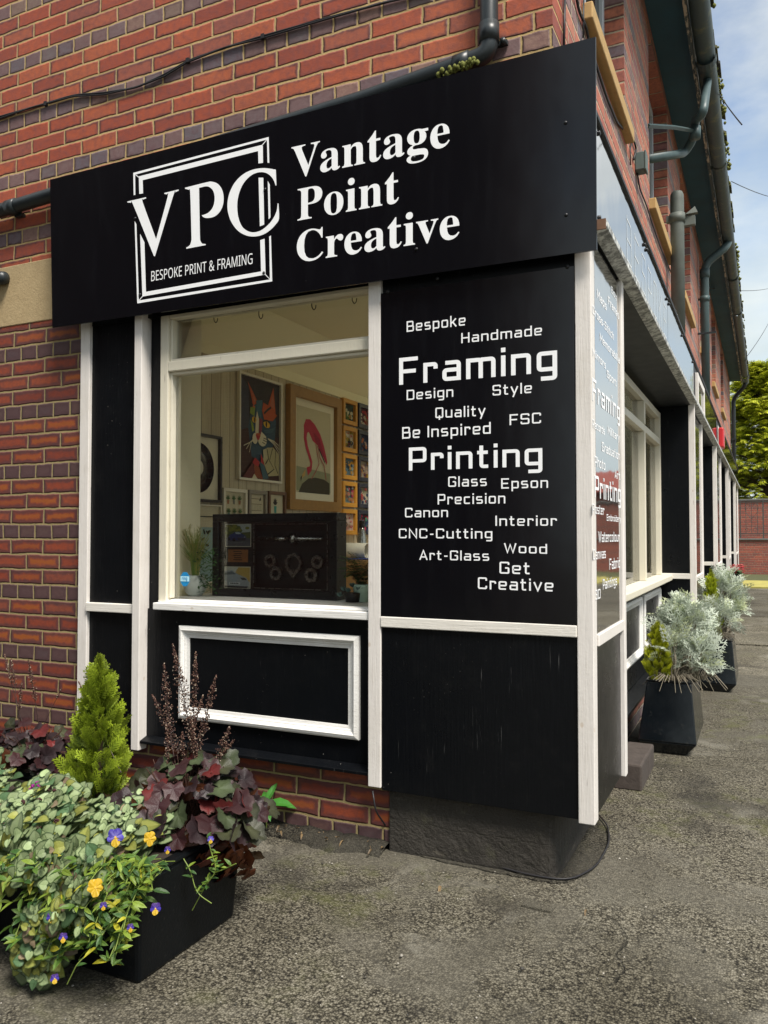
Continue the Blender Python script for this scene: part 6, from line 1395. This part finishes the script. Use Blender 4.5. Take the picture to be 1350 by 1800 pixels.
# withered leaves hanging over the end of the trough belong to the nearer coral bells
cb = [o for o in bpy.data.objects if o.get('label', '').startswith('coral bells of bronze')][0]
hw = MB(); rr = random.Random(77)
TW = [leaf_tpl(lobed(16, 6 + j, .14, 90 + j), .5, 1.6, a, b, a) for j, (a, b) in enumerate((((0.20, 0.060, 0.022), (0.10, 0.030, 0.012)), ((0.13, 0.030, 0.020), (0.07, 0.018, 0.012)), ((0.10, 0.060, 0.030), (0.06, 0.030, 0.016))))]
for k in range(64):
    y_ = rr.uniform(-0.92, -0.66); z_ = 0.36 - 0.20 * rr.random() ** 1.4 * (1 if y_ > -.82 else .5); x_ = -0.838 + rr.uniform(-.012, .035)
    T = TW[rr.choices((0, 1, 2), (.45, .3, .25))[0]]
    hw.inst(T[0], T[1], T[2], [(rotm((rr.uniform(-.2, .35), rr.uniform(-.6, .6), -1), (1, -.5, .2), rr.uniform(-.8, .8)) * rr.uniform(.035, .068), np.array((x_, y_, z_)), rr.uniform(.6, 1.3))])
part('withered_leaf_cluster', hw, 'leaf', cb, label='rust brown withered leaves hanging over the trough end', recalc=False)

# ---- violas
def viola(mb, p, nrm, s, kind):
    """five petals facing along nrm"""
    nn = Vector(nrm).normalized(); up = Vector((0, 0, 1)); up = (up - nn * up.dot(nn)).normalized(); rt_ = up.cross(nn)
    blue, pale, yel, pur = (0.035, 0.018, 0.30), (0.14, 0.12, 0.46), (0.62, 0.40, 0.02), (0.05, 0.012, 0.16)
    for k, (a, r0, w_) in enumerate(((60, .55, .50), (120, .55, .50), (-5, .50, .40), (185, .50, .40), (270, .55, .50))):
        a = R(a); c = p + (rt_ * math.cos(a) + up * math.sin(a)) * s * r0 + nn * (0.0006 * k)
        col_o = {'blue': [blue, blue, (0.07, 0.05, 0.42), (0.07, 0.05, 0.42), yel][k], 'yellow': yel, 'dark': [pur, pur, blue, blue, yel][k]}[kind]
        col_i = yel if (kind == 'yellow' or k == 4) else ((0.22, 0.20, 0.50) if kind == 'blue' else (0.08, 0.05, 0.30))
        ring = [c + (rt_ * math.cos(t) + up * math.sin(t)) * s * w_ * random.uniform(.9, 1.08) + nn * s * 0.10 * math.sin(3 * t + k) for t in np.linspace(0, 6.283, 13)[:-1]]
        mb.add(ring + [p + nn * (0.0018 + .0004 * k)], [(i, (i + 1) % 12, 12) for i in range(12)], [col_o] * 12 + [col_i])
    mb.disc(p + nn * 0.0045, s * 0.13, nn, 8, (0.70, 0.42, 0.02))
vi = thing('viola_plant', 'straggling yellow green violas with blue and yellow flowers at the front corner of the trough', 'plant', (-0.95, -1.2, 0.29))
L_OV = leaf_tpl(OVAL, 0.2, 0.4, (0.10, 0.19, 0.030), (0.12, 0.21, 0.035)); L_OY = leaf_tpl(OVAL, 0.2, 0.5, (0.42, 0.40, 0.03), (0.46, 0.42, 0.03)); L_OD = leaf_tpl(OVAL, 0.2, 0.4, (0.045, 0.11, 0.025), (0.06, 0.13, 0.03)); L_OL = leaf_tpl(OVAL, 0.2, 0.4, (0.20, 0.29, 0.035), (0.23, 0.32, 0.04))
vb_, vs_ = MB(), MB()
for k in range(190):
    x_ = random.uniform(-1.17, -0.80); b = Vector((x_ - .02, -1.10 + random.uniform(-.05, .05), 0.30))
    rgt = (x_ + 1.17) / .37
    e = Vector((x_ + random.uniform(-.06, .07), -1.22 - random.uniform(0, .12), random.uniform(0.10 + .05 * rgt, 0.36)))
    m_ = (b + e) / 2 + Vector((0, -0.03, random.uniform(0.02, 0.07)))
    P = [b.lerp(m_, t).lerp(m_.lerp(e, t), t) for t in np.linspace(0, 1, 7)]
    vs_.tube(P, 0.0014, 4)
    for q in P[2:]:
        for j in range(3):
            T = random.choices([L_OV, L_OY, L_OD, L_OL], [.34, .08, .24, .34])[0]
            d = dirv(random.random() * 6.283, random.uniform(-.5, .9)) + Vector((0, -.35, 0))
            vb_.inst(T[0], T[1], T[2], [(rotm(d, (random.uniform(-.5, .5), -.6, 1), random.uniform(-.5, .5)) * random.uniform(.020, .042), np.array(q), random.uniform(.75, 1.2))])
def vstem(pts, leaves=10, s=(.016, .032)):
    P = bend(pts, .06, 4); vs_.tube(P, 0.0016, 5)
    for k in range(leaves):
        q = random.choice(P[1:]); T = random.choice([L_OV, L_OL, L_OD])
        vb_.inst(T[0], T[1], T[2], [(rotm(dirv(random.random() * 6.283, random.uniform(0, 1)), (0, -.5, 1)) * random.uniform(*s), np.array(q), random.uniform(.8, 1.2))])
Yv = -1.0
vstem([on_y(*a) for a in ((338, 1600, -.98), (362, 1555, -.98), (382, 1530, -.98), (372, 1500, -.98), (364, 1470, -.98))], 40, (.014, .030))
vstem([on_y(*a) for a in ((320, 1505, -1.0), (335, 1530, -1.0), (345, 1570, -1.0), (372, 1588, -1.0))], 8)
vstem([on_y(*a) for a in ((375, 1535, -.97), (400, 1525, -.95), (415, 1518, -.95))], 2)
vstem([on_y(*a) for a in ((95, 1690, -1.33), (125, 1660, -1.33), (165, 1640, -1.30), (215, 1610, -1.28))], 14)
vstem([on_y(*a) for a in ((118, 1730, -1.34), (135, 1695, -1.34), (150, 1680, -1.32))], 2)
vstem([on_y(*a) for a in ((70, 1690, -1.33), (110, 1675, -1.33), (160, 1650, -1.30))], 14)
part('foliage', vb_, 'leaf', vi, recalc=False)
part('stem', vs_, plain('green_stem', (0.16, 0.22, 0.04), 0.6, 0.3), vi)
for px, py, Y, s_, kd in ((212, 1468, -1.16, .021, 'blue'), (272, 1470, -1.10, .0165, 'yellow'), (178, 1555, -1.31, .019, 'yellow'), (283, 1592, -1.24, .015, 'dark'), (303, 1490, -1.06, .010, 'dark'), (101, 1607, -1.34, .013, 'dark'), (107, 1714, -1.34, .012, 'dark'), (378, 1472, -.98, .010, 'blue'), (192, 1587, -1.31, .010, 'dark'), (239, 1625, -1.28, .010, 'dark'), (122, 1642, -1.34, .012, 'dark')):
    f = MB(); q = on_y(px, py, Y); viola(f, q + Vector((0, -.02, 0)), (CAMPOS - q) + Vector((random.uniform(-.4, .4), 0, random.uniform(0, .8))), s_ * (1.15 if s_ > .015 else 1.0), kd)
    o = part('flower', f, 'leaf', vi, recalc=False)
    o['label'] = {'blue': 'blue viola with yellow heart', 'yellow': 'golden yellow viola', 'dark': 'deep purple viola'}[kd]

# ---- weed at the wall foot, dead leaves, grit
wd = thing('wall_weed', 'bright green broad leaved weed at the foot of the brick wall', 'plant', (-1.2, -0.06, 0.02))
L_W = leaf_tpl([(0, 0), (0.13, 0.2), (0.20, 0.45), (0.14, 0.75), (0, 1.0), (-0.14, 0.75), (-0.20, 0.45), (-0.13, 0.2)], 0.25, 0.35, (0.06, 0.24, 0.030), (0.05, 0.20, 0.025))
wb_ = MB(); ws2 = MB(); wc = Vector((-1.19, -0.055, 0.03))
for az, el, l in ((-.1, .35, .125), (.3, .15, .12), (3.4, .4, .13), (1.2, 1.2, .09), (2.2, .6, .10), (-1.3, .3, .07), (-.9, .9, .06), (4.0, .1, .09), (5.4, -.2, .09)):
    wb_.inst(*L_W, [(rotm(dirv(az, el), (0, -.4, 1)) * l, np.array(wc + Vector((0, 0, .085))), random.uniform(.85, 1.15))])
ws2.tube([wc - Vector((0, 0, .02)), wc + Vector((0, 0, .09))], .003, 5)
part('foliage', wb_, 'leaf', wd, recalc=False); part('stem', ws2, bpy.data.materials['green_stem'], wd)
lt = MB()
L_D = leaf_tpl(OVAL, 0.5, 0.8, (0.26, 0.18, 0.09), (0.20, 0.12, 0.06))
for k in range(44):
    x_ = random.uniform(-1.25, -0.66) if k < 40 else random.uniform(-0.6, 0.2); y_ = random.uniform(-0.10, -0.01) if k < 40 else random.uniform(-.25, -.05)
    z_ = 0.026 if y_ > -.1 and x_ < -.62 else 0.006
    lt.inst(*L_D, [(rotm(dirv(random.random() * 6.28, random.uniform(-.1, .3)), (0, 0, 1), random.uniform(-.6, .6)) * random.uniform(.008, .034), np.array((x_, y_, z_)), random.uniform(.4, 1.3))])
lo = link_mesh('leaf_litter', lt, 'leaf', recalc=False); tag(lo, 'dry leaf scraps lying along the foot of the brick wall', 'leaf litter', kind='stuff')
gr = MB()
for k in range(2600):
    x_ = random.uniform(-2.6, 1.9); y_ = -2.3 + 4.6 * random.random()
    if TX0 < x_ < TX1 and TY0 < y_ < TY1 or (y_ > -0.02 and x_ < 0.02): continue
    s_ = random.uniform(.0012, .0038) * (1.9 if random.random() < .04 else 1); g_ = random.choice([.10, .18, .30, .42, .06])
    gr.lathe((x_, y_, 0.001), [(s_ * .8, 0), (s_ * random.uniform(.8, 1.2), s_ * .4), (s_ * .4, s_ * .9)], 5, col=(g_, g_ * .93, g_ * .8))
tag(link_mesh('grit', gr, 'ink', recalc=False), 'loose grit scattered on the pavement', 'grit', kind='stuff')
tp_ = MB()
rp = random.Random(5)
ring = [(-0.60, -0.008), (-0.40, -0.03), (-0.2, -0.035), (-0.05, -0.045), (0.03, -0.02), (0.085, 0.10), (0.11, 0.26), (0.11, 0.44), (0.08, 0.58), (0.0, 0.64)]
rr2 = []
for (a_, b_) in zip(ring[:-1], ring[1:]):
    for t in np.linspace(0, 1, 7)[:-1]: rr2.append((a_[0] + (b_[0] - a_[0]) * t + rp.uniform(-.007, .007), a_[1] + (b_[1] - a_[1]) * t + rp.uniform(-.007, .007), -.02))
tp_.prism(rr2 + [(0.0, 0.64, -.02), (-0.05, 0.1, -.02)], (0, 0, 0.0215))
struct('tarmac_patch', tp_, ground_mat('old_tarmac', 0.38, 0.8))
hose = MB().tube(bend([on_y(655, 1390, -.075), on_y(660, 1425, -.09), on_z(690, 1470, .02), on_z(800, 1502, .012), on_z(930, 1538, .008), on_z(1000, 1548, .008), on_z(1048, 1524, .010), on_z(1072, 1480, .012), on_z(1068, 1450, .012), on_z(1052, 1432, .010)], .09, 5), 0.0034, 8)
tag(link_mesh('ground_cable', hose, 'cable'), 'loose dark cable curving on the ground round the concrete plinth', 'cable')
for k, (dy, dz) in enumerate(((0, 0), (0.235, 0))):
    bk = link_mesh('brick_block', bx(0.0, 0.135, 1.14 + dy, 1.37 + dy, -0.004, 0.125 - 0.006 * k), 'brick_block', bevel=0.010)
    tag(bk, ('nearer dark weathered brick' if k == 0 else 'farther dark weathered brick') + ' of the two at the foot of the corner bay', 'brick', 'loose bricks by the corner bay')
pch = MB()
for px, py, w_, d_ in ((945, 1592, .09, .05),):
    q = on_z(px, py, 0.0); pch.prism([(q.x - .05, q.y - .02, -0.03), (q.x + .05, q.y - .025, -0.03), (q.x + .055, q.y + .03, -0.03), (q.x - .045, q.y + .035, -0.03)], (0, 0, 0.034))
struct('pavement_chip', pch, 'ground_smooth', bevel=0.004)

# ---- tapered planters along the street side with dusty miller
def planter(label, x0, y0, w=0.31, L=0.58, h=0.39):
    t = thing('planter', label, 'planter', (x0 + w / 2, y0 + L / 2, 0))
    tp_ = 0.045
    b = MB().frustum((x0 + .03, x0 + w - .06, y0 + .03, y0 + L - .03), (x0, x0 + w, y0, y0 + L), -0.003, 0.065)
    b.frustum((x0, x0 + w, y0, y0 + L), (x0 + tp_, x0 + w - tp_ * .6, y0 + tp_, y0 + L - tp_), 0.0652, h)
    part('body', b, 'planter_gloss', t, 0.006)
    X0, X1, Y0, Y1 = x0 + tp_, x0 + w - tp_ * .6, y0 + tp_, y0 + L - tp_
    part('rim', bx(X0 - .004, X0 + .03, Y0, Y1, h + .001, h + .010).box(X1 - .03, X1 + .004, Y0, Y1, h + .001, h + .010).box(X0 + .0305, X1 - .0305, Y0 - .002, Y0 + .03, h + .001, h + .010).box(X0 + .0305, X1 - .0305, Y1 - .03, Y1 + .002, h + .001, h + .010), 'planter_gloss', t, 0.003)
    part('soil', bx(X0 + .031, X1 - .031, Y0 + .031, Y1 - .031, h + .0008, h + .006), 'soil', t)
    return t
planter('nearest tapered black planter of silver foliage beside the shop side', 0.015, 1.88)
planter('tapered black planter of silver foliage behind the nearest one on the pavement', 0.155, 3.93)
planter('small far tapered black planter of red flowers by the last post', 0.07, 11.0, 0.27, 0.5, 0.60)
def silver_tpl():
    V, F = [], []
    def bl(a, b, w0, w1):
        i = len(V); d = Vector((b[0] - a[0], b[1] - a[1])); nn = Vector((-d.y, d.x)).normalized()
        V.extend([(a[0] + nn.x * w0, a[1] + nn.y * w0, 0), (a[0] - nn.x * w0, a[1] - nn.y * w0, 0), (b[0] - nn.x * w1, b[1] - nn.y * w1, 0), (b[0] + nn.x * w1, b[1] + nn.y * w1, 0)]); F.append((i, i + 1, i + 2, i + 3))
    bl((0, 0), (0, 1), .022, .016)
    for k in range(4):
        y_ = .26 + .19 * k; l = .34 - .05 * k
        for s_ in (-1, 1):
            e = (s_ * l, y_ + l * .75); bl((0, y_), e, .020, .017)
            m_ = (e[0] * .55, y_ + (e[1] - y_) * .55); bl(m_, (m_[0] + s_ * .15, m_[1] - .01), .016, .013); bl(m_, (m_[0] + s_ * .01, m_[1] + .15), .016, .013)
    V = np.array(V); V[:, 2] = -0.35 * V[:, 1] ** 2 + 0.15 * np.abs(V[:, 0]); return V, F
SV, SF = silver_tpl(); SC = np.tile(np.array((0.60, 0.67, 0.55)), (len(SV), 1))
def dusty(label, c, rad, h, n, seed, stem=True):
    rr = random.Random(seed); t = thing('silver_plant', label, 'plant', c); c = Vector(c); mb = MB(); st = MB()
    for k in range(n):
        d0 = dirv(rr.random() * 6.283, rr.uniform(-.35, 1.45)); l = rr.uniform(.35, 1.0) ** .5
        p = c + Vector((0, 0, h * .52)) + Vector((d0.x * rad, d0.y * rad, d0.z * h * .48)) * l
        d = d0 + Vector((0, 0, .35)) + Vector((rr.uniform(-.5, .5), rr.uniform(-.5, .5), rr.uniform(-.2, .5)))
        mb.inst(SV, SF, SC * (np.array((1.0, 1.0, .72)) if rr.random() < .25 else 1), [(rotm(d, d0 + Vector((0, 0, .6)), rr.uniform(-.9, .9)) * rr.uniform(.085, .150), np.array(p), rr.uniform(.55, 1.15))])
        if k % 6 == 0: st.tube([c + Vector((rr.uniform(-.02, .02), rr.uniform(-.02, .02), 0)), c.lerp(p, .5) + Vector((0, 0, .03)), p], .0022, 4)
    st.tube([c - Vector((0, 0, .01)), c + Vector((.01, 0, h * .5)), c + Vector((0, 0, h * .8))], [.009, .007, .003], 6)
    for k in range(60):
        az = rr.random() * 6.28; l = rr.uniform(.08, .18)
        st.tube([c + Vector((.03 * math.cos(az), .03 * math.sin(az), .01)), c + Vector((l * .6 * math.cos(az), l * .8 * math.sin(az), .05)), c + Vector((l * math.cos(az), l * 1.1 * math.sin(az), .02 - (.05 if l > .16 else 0)))], .0016, 4)
    part('foliage', mb, 'leaf', t, recalc=False); part('stem', st, 'stem_grey', t)
    return t
dusty('silver leaved bush leaning left at the front of the nearest planter', (0.20, 1.98, 0.39), 0.075, 0.25, 34, 1)
dusty('large silver leaved bush at the back of the nearest planter', (0.225, 2.34, 0.39), 0.125, 0.38, 200, 2)
dusty('silver leaved bush overhanging the pavement side of the nearest planter', (0.305, 2.12, 0.38), 0.085, 0.20, 90, 3)
dusty('tall silver leaved bush in the second planter', (0.36, 4.45, 0.39), 0.14, 0.46, 240, 4)
dusty('low silver leaved bush at the front of the second planter', (0.32, 4.12, 0.39), 0.12, 0.24, 120, 5)
conifer('dwarf_conifer', 'small golden conifer among silver leaves in the nearest planter', (0.115, 2.0, 0.39), 0.32, 0.080, 420, cols=((0.17, 0.21, 0.012), (0.72, 0.76, 0.03)), spray=.048, seed=8)
conifer('dwarf_conifer', 'slim golden conifer standing in the second planter', (0.275, 4.25, 0.39), 0.54, 0.075, 420, cols=((0.15, 0.21, 0.012), (0.66, 0.74, 0.03)), spray=.055, seed=9)
rf_ = thing('flowering_plant', 'red bedding flowers in the small far planter', 'plant', (0.2, 11.25, 0.6))
rm = MB(); rl = MB()
for k in range(70):
    p = Vector((0.20 + random.uniform(-.14, .16), 11.2 + random.uniform(-.15, .2), 0.64 + random.uniform(-.02, .10)))
    tuft_flower(rm, p, random.choice([(0.55, 0.05, 0.06), (0.62, 0.14, 0.13), (0.45, 0.03, 0.04)]), .016, 5)
for k in range(90):
    p = Vector((0.20 + random.uniform(-.13, .14), 11.2 + random.uniform(-.15, .2), 0.60 + random.uniform(0, .06)))
    rl.inst(*L_GRN, [(rotm(dirv(random.random() * 6.28, .4), (0, 0, 1)) * .06, np.array(p), random.uniform(.7, 1.1))])
part('blossom', rm, 'leaf', rf_, recalc=False)['kind'] = 'stuff'; part('foliage', rl, 'leaf', rf_, recalc=False)
# plants standing in the shop window
vz = thing('vase', 'pale ribbed round vase on the window board', 'vase', (-1.775, 0.17, 0.935))
q = on_y(343, 1048, 0.17)
part('body', MB().lathe((q.x, 0.17, 0.935), [(0.030, 0), (0.048, 0.02), (0.056, 0.048), (0.050, 0.078), (0.036, 0.092), (0.034, 0.096), (0.028, 0.094)], 20), 'ceramic', vz)
gp = thing('grass_plant', 'artificial feathery grasses and green sprigs in the pale vase', 'plant', (q.x, 0.17, 1.02))
gm_ = MB(); g0 = Vector((q.x, 0.17, 1.02))
for k in range(330):
    az = random.random() * 6.283; sp = random.uniform(.01, .095); h_ = random.uniform(.10, .235)
    e = g0 + Vector((sp * math.cos(az), sp * .6 * math.sin(az), h_)); m_ = g0 + (e - g0) * .5 + Vector((-sp * .25 * math.cos(az), 0, .02))
    gm_.tube([g0 + Vector((.01 * math.cos(az), .01 * math.sin(az), -.03)), m_, e], [.0013, .0013, .0004], 4, random.choice([(0.46, 0.44, 0.09), (0.28, 0.40, 0.07), (0.56, 0.50, 0.18), (0.18, 0.32, 0.06)]))
for (ax, hh) in ((-.055, .21), (-.03, .235), (.02, .225)):
    for j in range(60):
        t = random.random(); p = g0 + Vector((ax * (0.7 + .5 * t), random.uniform(-.01, .01), hh * (.62 + .42 * t)))
        gm_.tube([p, p + dirv(random.random() * 6.28, .9) * .014], .0007, 3, (0.50, 0.46, 0.20))
part('grass', gm_, 'leaf', gp, recalc=False)
fm_ = MB(); gx = on_y(370, 1030, 0.17)
L_F = leaf_tpl(OVAL, .1, .3, (0.05, 0.16, 0.04), (0.08, 0.22, 0.05))
for k in range(220):
    p = Vector((gx.x + random.gauss(0, .026), .15 + random.uniform(-.03, .03), 0.955 + .20 * random.random()))
    fm_.inst(*L_F, [(rotm(dirv(random.random() * 6.28, random.uniform(0, 1)), (0, -.4, 1)) * random.uniform(.012, .028), np.array(p), random.uniform(.5, 1.3))])
part('sprig', fm_, 'leaf', gp, recalc=False)
pt = thing('plant_pot', 'mint green pot of dark fern at the right of the window board', 'plant pot', (-0.80, 0.2, 0.935))
q = on_y(637, 1045, 0.20)
part('pot', MB().lathe((q.x, 0.20, 0.935), [(0.030, 0), (0.042, 0.062), (0.044, 0.064), (0.044, 0.074), (0.038, 0.074)], 20), 'mint_pot', pt)
fb = MB()
for k in range(60):
    az = random.random() * 6.28; l = random.uniform(.07, .15); e = Vector((q.x, .2, 1.0)) + Vector((l * .8 * math.cos(az), l * .55 * math.sin(az), random.uniform(.03, .15)))
    s0 = Vector((q.x, .2, 1.0))
    for j in range(13):
        c_ = s0.lerp(e, j / 13) + Vector((0, 0, .03 * math.sin(j / 13 * 3.1)))
        for sgn in (-1, 1):
            fb.inst(*L_F, [(rotm(Vector((-math.sin(az) * sgn, math.cos(az) * sgn, .2)), (0, 0, 1)) * .022, np.array(c_), random.uniform(.6, 1.2))])
part('fern', fb, 'leaf', pt, recalc=False)
pt = thing('succulent_pot', 'black pot of blue grey succulents beside the mint pot in the window', 'plant pot', (-0.93, 0.18, 0.935))
q = on_y(616, 1048, 0.17)
part('pot', MB().lathe((q.x + .012, 0.17, 0.935), [(0.030, 0), (0.040, 0.04), (0.036, 0.04)], 16), 'black_pot', pt)
sb = MB()
L_S = leaf_tpl(OVAL, .3, -.4, (0.16, 0.27, 0.26), (0.20, 0.32, 0.30))
for c_ in ((-.03, .045), (.012, .062), (.04, .05), (-.05, .02), (-.01, .04)):
    for k in range(20):
        sb.inst(*L_S, [(rotm(dirv(k * 2.4, .15 + k * .06), (0, 0, 1)) * (.030 - .0008 * k), np.array((q.x + c_[0], .165, .935 + c_[1])), random.uniform(.6, 1.1))])
L_O = leaf_tpl(HEART, .1, .3, (0.50, 0.26, 0.12), (0.42, 0.20, 0.09))
for k in range(26):
    sb.inst(*L_O, [(rotm(dirv(random.random() * 6.28, .5), (0, -.6, 1)) * random.uniform(.010, .018), np.array((q.x + random.uniform(-.005, .05), .19, 1.00 + random.uniform(0, .075))), random.uniform(.7, 1.2))])
part('succulent', sb, 'leaf', pt, recalc=False)

# ------------------------------------------------------------------ far end: dwarf wall, railings, brick wall, conifer
tag(link_mesh('dwarf_wall', bx(-6, 14, 24.9, 25.1, -0.1, 1.08), 'brick_far'), 'low red brick wall under the iron railings at the end of the path', 'wall')
tag(link_mesh('coping_stone', bx(-6, 14, 24.86, 25.14, 1.081, 1.14), 'coping', bevel=0.01), 'dark stone coping along the low far brick wall', 'coping')
rl_ = thing('iron_railing', 'wrought iron railing with scrolls standing on the low far wall', 'railing', (2, 25, 1.14))
bars, rails_, scr = MB(), MB(), MB()
x_ = -2.0
k = 0
while x_ < 10:
    if k % 4 == 0: bars.box(x_ - .018, x_ + .018, 24.97, 25.03, 1.141, 2.36)
    else: bars.box(x_ - .008, x_ + .008, 24.99, 25.01, 1.30, 2.28)
    if k % 4 == 2:
        for s_ in (-1, 1):
            scr.tube([(x_ + s_ * (.10 + .085 * (1 - t / 14) * math.cos(t * .62)), 25.0, 2.17 + .085 * (1 - t / 14) * math.sin(t * .62)) for t in range(12)], .007, 4)
            scr.tube([(x_ + s_ * (.10 + .085 * (1 - t / 14) * math.cos(t * .62)), 25.0, 1.40 + .085 * (1 - t / 14) * math.sin(t * .62)) for t in range(12)], .007, 4)
            scr.tube([(x_, 25.0, 1.75), (x_ + s_ * .16, 25.0, 1.95), (x_ + s_ * .20, 25.0, 2.15)], .007, 4)
    x_ += 0.165; k += 1
rails_.box(-2, 10, 24.985, 25.015, 2.28, 2.305).box(-2, 10, 24.985, 25.015, 1.285, 1.305)
part('bar', bars, 'iron', rl_); part('rail', rails_, 'iron', rl_); part('scroll', scr, 'iron', rl_)
tag(link_mesh('garden_wall', bx(-6, 14, 26.4, 26.65, -0.1, 2.38), 'brick_far'), 'taller red brick wall behind the iron railings', 'wall')
tag(link_mesh('wall_capping', bx(-6, 14, 26.35, 26.70, 2.381, 2.44), 'coping', bevel=0.01), 'weathered capping on the taller far brick wall', 'coping')
ho = thing('brick_house', 'red brick house beyond the end of the path, seen only in reflections', 'house', (9, 30, 0))
part('wall', bx(4.5, 14, 29, 34, 0, 2.9), 'brick_far', ho); part('roof', MB().prism([(4.2, 28.6, 2.9), (4.2, 34.4, 2.9), (4.2, 31.5, 3.9)], (10, 0, 0)), plain('red_tiles', (0.22, 0.06, 0.045), 0.8, 0.3, 6), ho)

lv = thing('conifer_tree', 'tall yellow green cypress tree behind the far brick wall', 'tree', (0.75, 29.5, 0))
V, F = [], []
rr = random.Random(4)
def tri_leaf(a, b, w_):
    i = len(V); d = Vector((b[0] - a[0], b[1] - a[1])); nn = Vector((-d.y, d.x)).normalized() * w_
    V.extend([(a[0] + nn.x, a[1] + nn.y, 0), (a[0] - nn.x, a[1] - nn.y, 0), (b[0] - nn.x * .4, b[1] - nn.y * .4, -.12), (b[0] + nn.x * .4, b[1] + nn.y * .4, -.12)]); F.append((i, i + 1, i + 2, i + 3))
tri_leaf((0, 0), (0, 1), .07)
for k in range(4):
    for s_ in (-1, 1):
        y_ = .15 + .2 * k; tri_leaf((0, y_), (s_ * (.44 - .07 * k), y_ + .30), .065)
TV = np.array(V); TV[:, 2] -= .25 * TV[:, 1] ** 2
fcol = np.clip(TV[:, 1:2], 0, 1); TC = np.array((0.13, 0.21, 0.018)) * (1 - fcol) + np.array((0.74, 0.76, 0.05)) * fcol
tm = MB(); tb = MB(); TB = Vector((0.75, 29.5, 0)); TH = 7.6
tb.tube([TB, TB + Vector((.1, 0, 3)), TB + Vector((0, 0, TH * .95))], [.28, .2, .04], 8)
lim = []
for k in range(420):
    u = rr.random() ** .9; az = rr.random() * 6.283; prof = (1 - u) ** .62 * (0.86 + .22 * math.sin(u * 17 + az * 2) * rr.random()) + .04
    l = 2.75 * prof; z_ = .3 + u * (TH - .5)
    e = TB + Vector((l * math.cos(az), l * math.sin(az), z_ + .38 * l)); a_ = TB + Vector((0, 0, z_))
    if k < 110: tb.tube([a_, a_.lerp(e, .5) - Vector((0, 0, .06)), e], [.05, .03, .008], 4)
    lim.append((a_, e, l, az))
for (a_, e, l, az) in lim:
    for j in range(30):
        f_ = 1 - .62 * rr.random() ** 1.6
        p = a_.lerp(e, f_) + Vector((rr.gauss(0, .13), rr.gauss(0, .13), rr.gauss(0, .10) - .12 * (1 - f_)))
        d = dirv(az + rr.uniform(-.8, .8), rr.uniform(-.1, .7))
        tm.inst(TV, F, TC, [(rotm(d, (0, 0, 1), rr.uniform(-.5, .5)) * rr.uniform(.20, .40), np.array(p), rr.uniform(.6, 1.25))])
part('crown', tm, 'leaf', lv, recalc=False); part('trunk', tb, 'bark', lv)

# ------------------------------------------------------------------ across the yard behind the camera: the building mirrored in the shop window
ob = thing('brick_building', 'red brick building across the yard, seen only mirrored in the shop window', 'building', (-8, -8, 0))
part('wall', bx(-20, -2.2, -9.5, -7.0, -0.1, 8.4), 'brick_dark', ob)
part('roof', MB().prism([(-20.2, -6.7, 8.4), (-20.2, -9.8, 8.4), (-20.2, -8.2, 9.6)], (18, 0, 0)), bpy.data.materials['red_tiles'], ob)
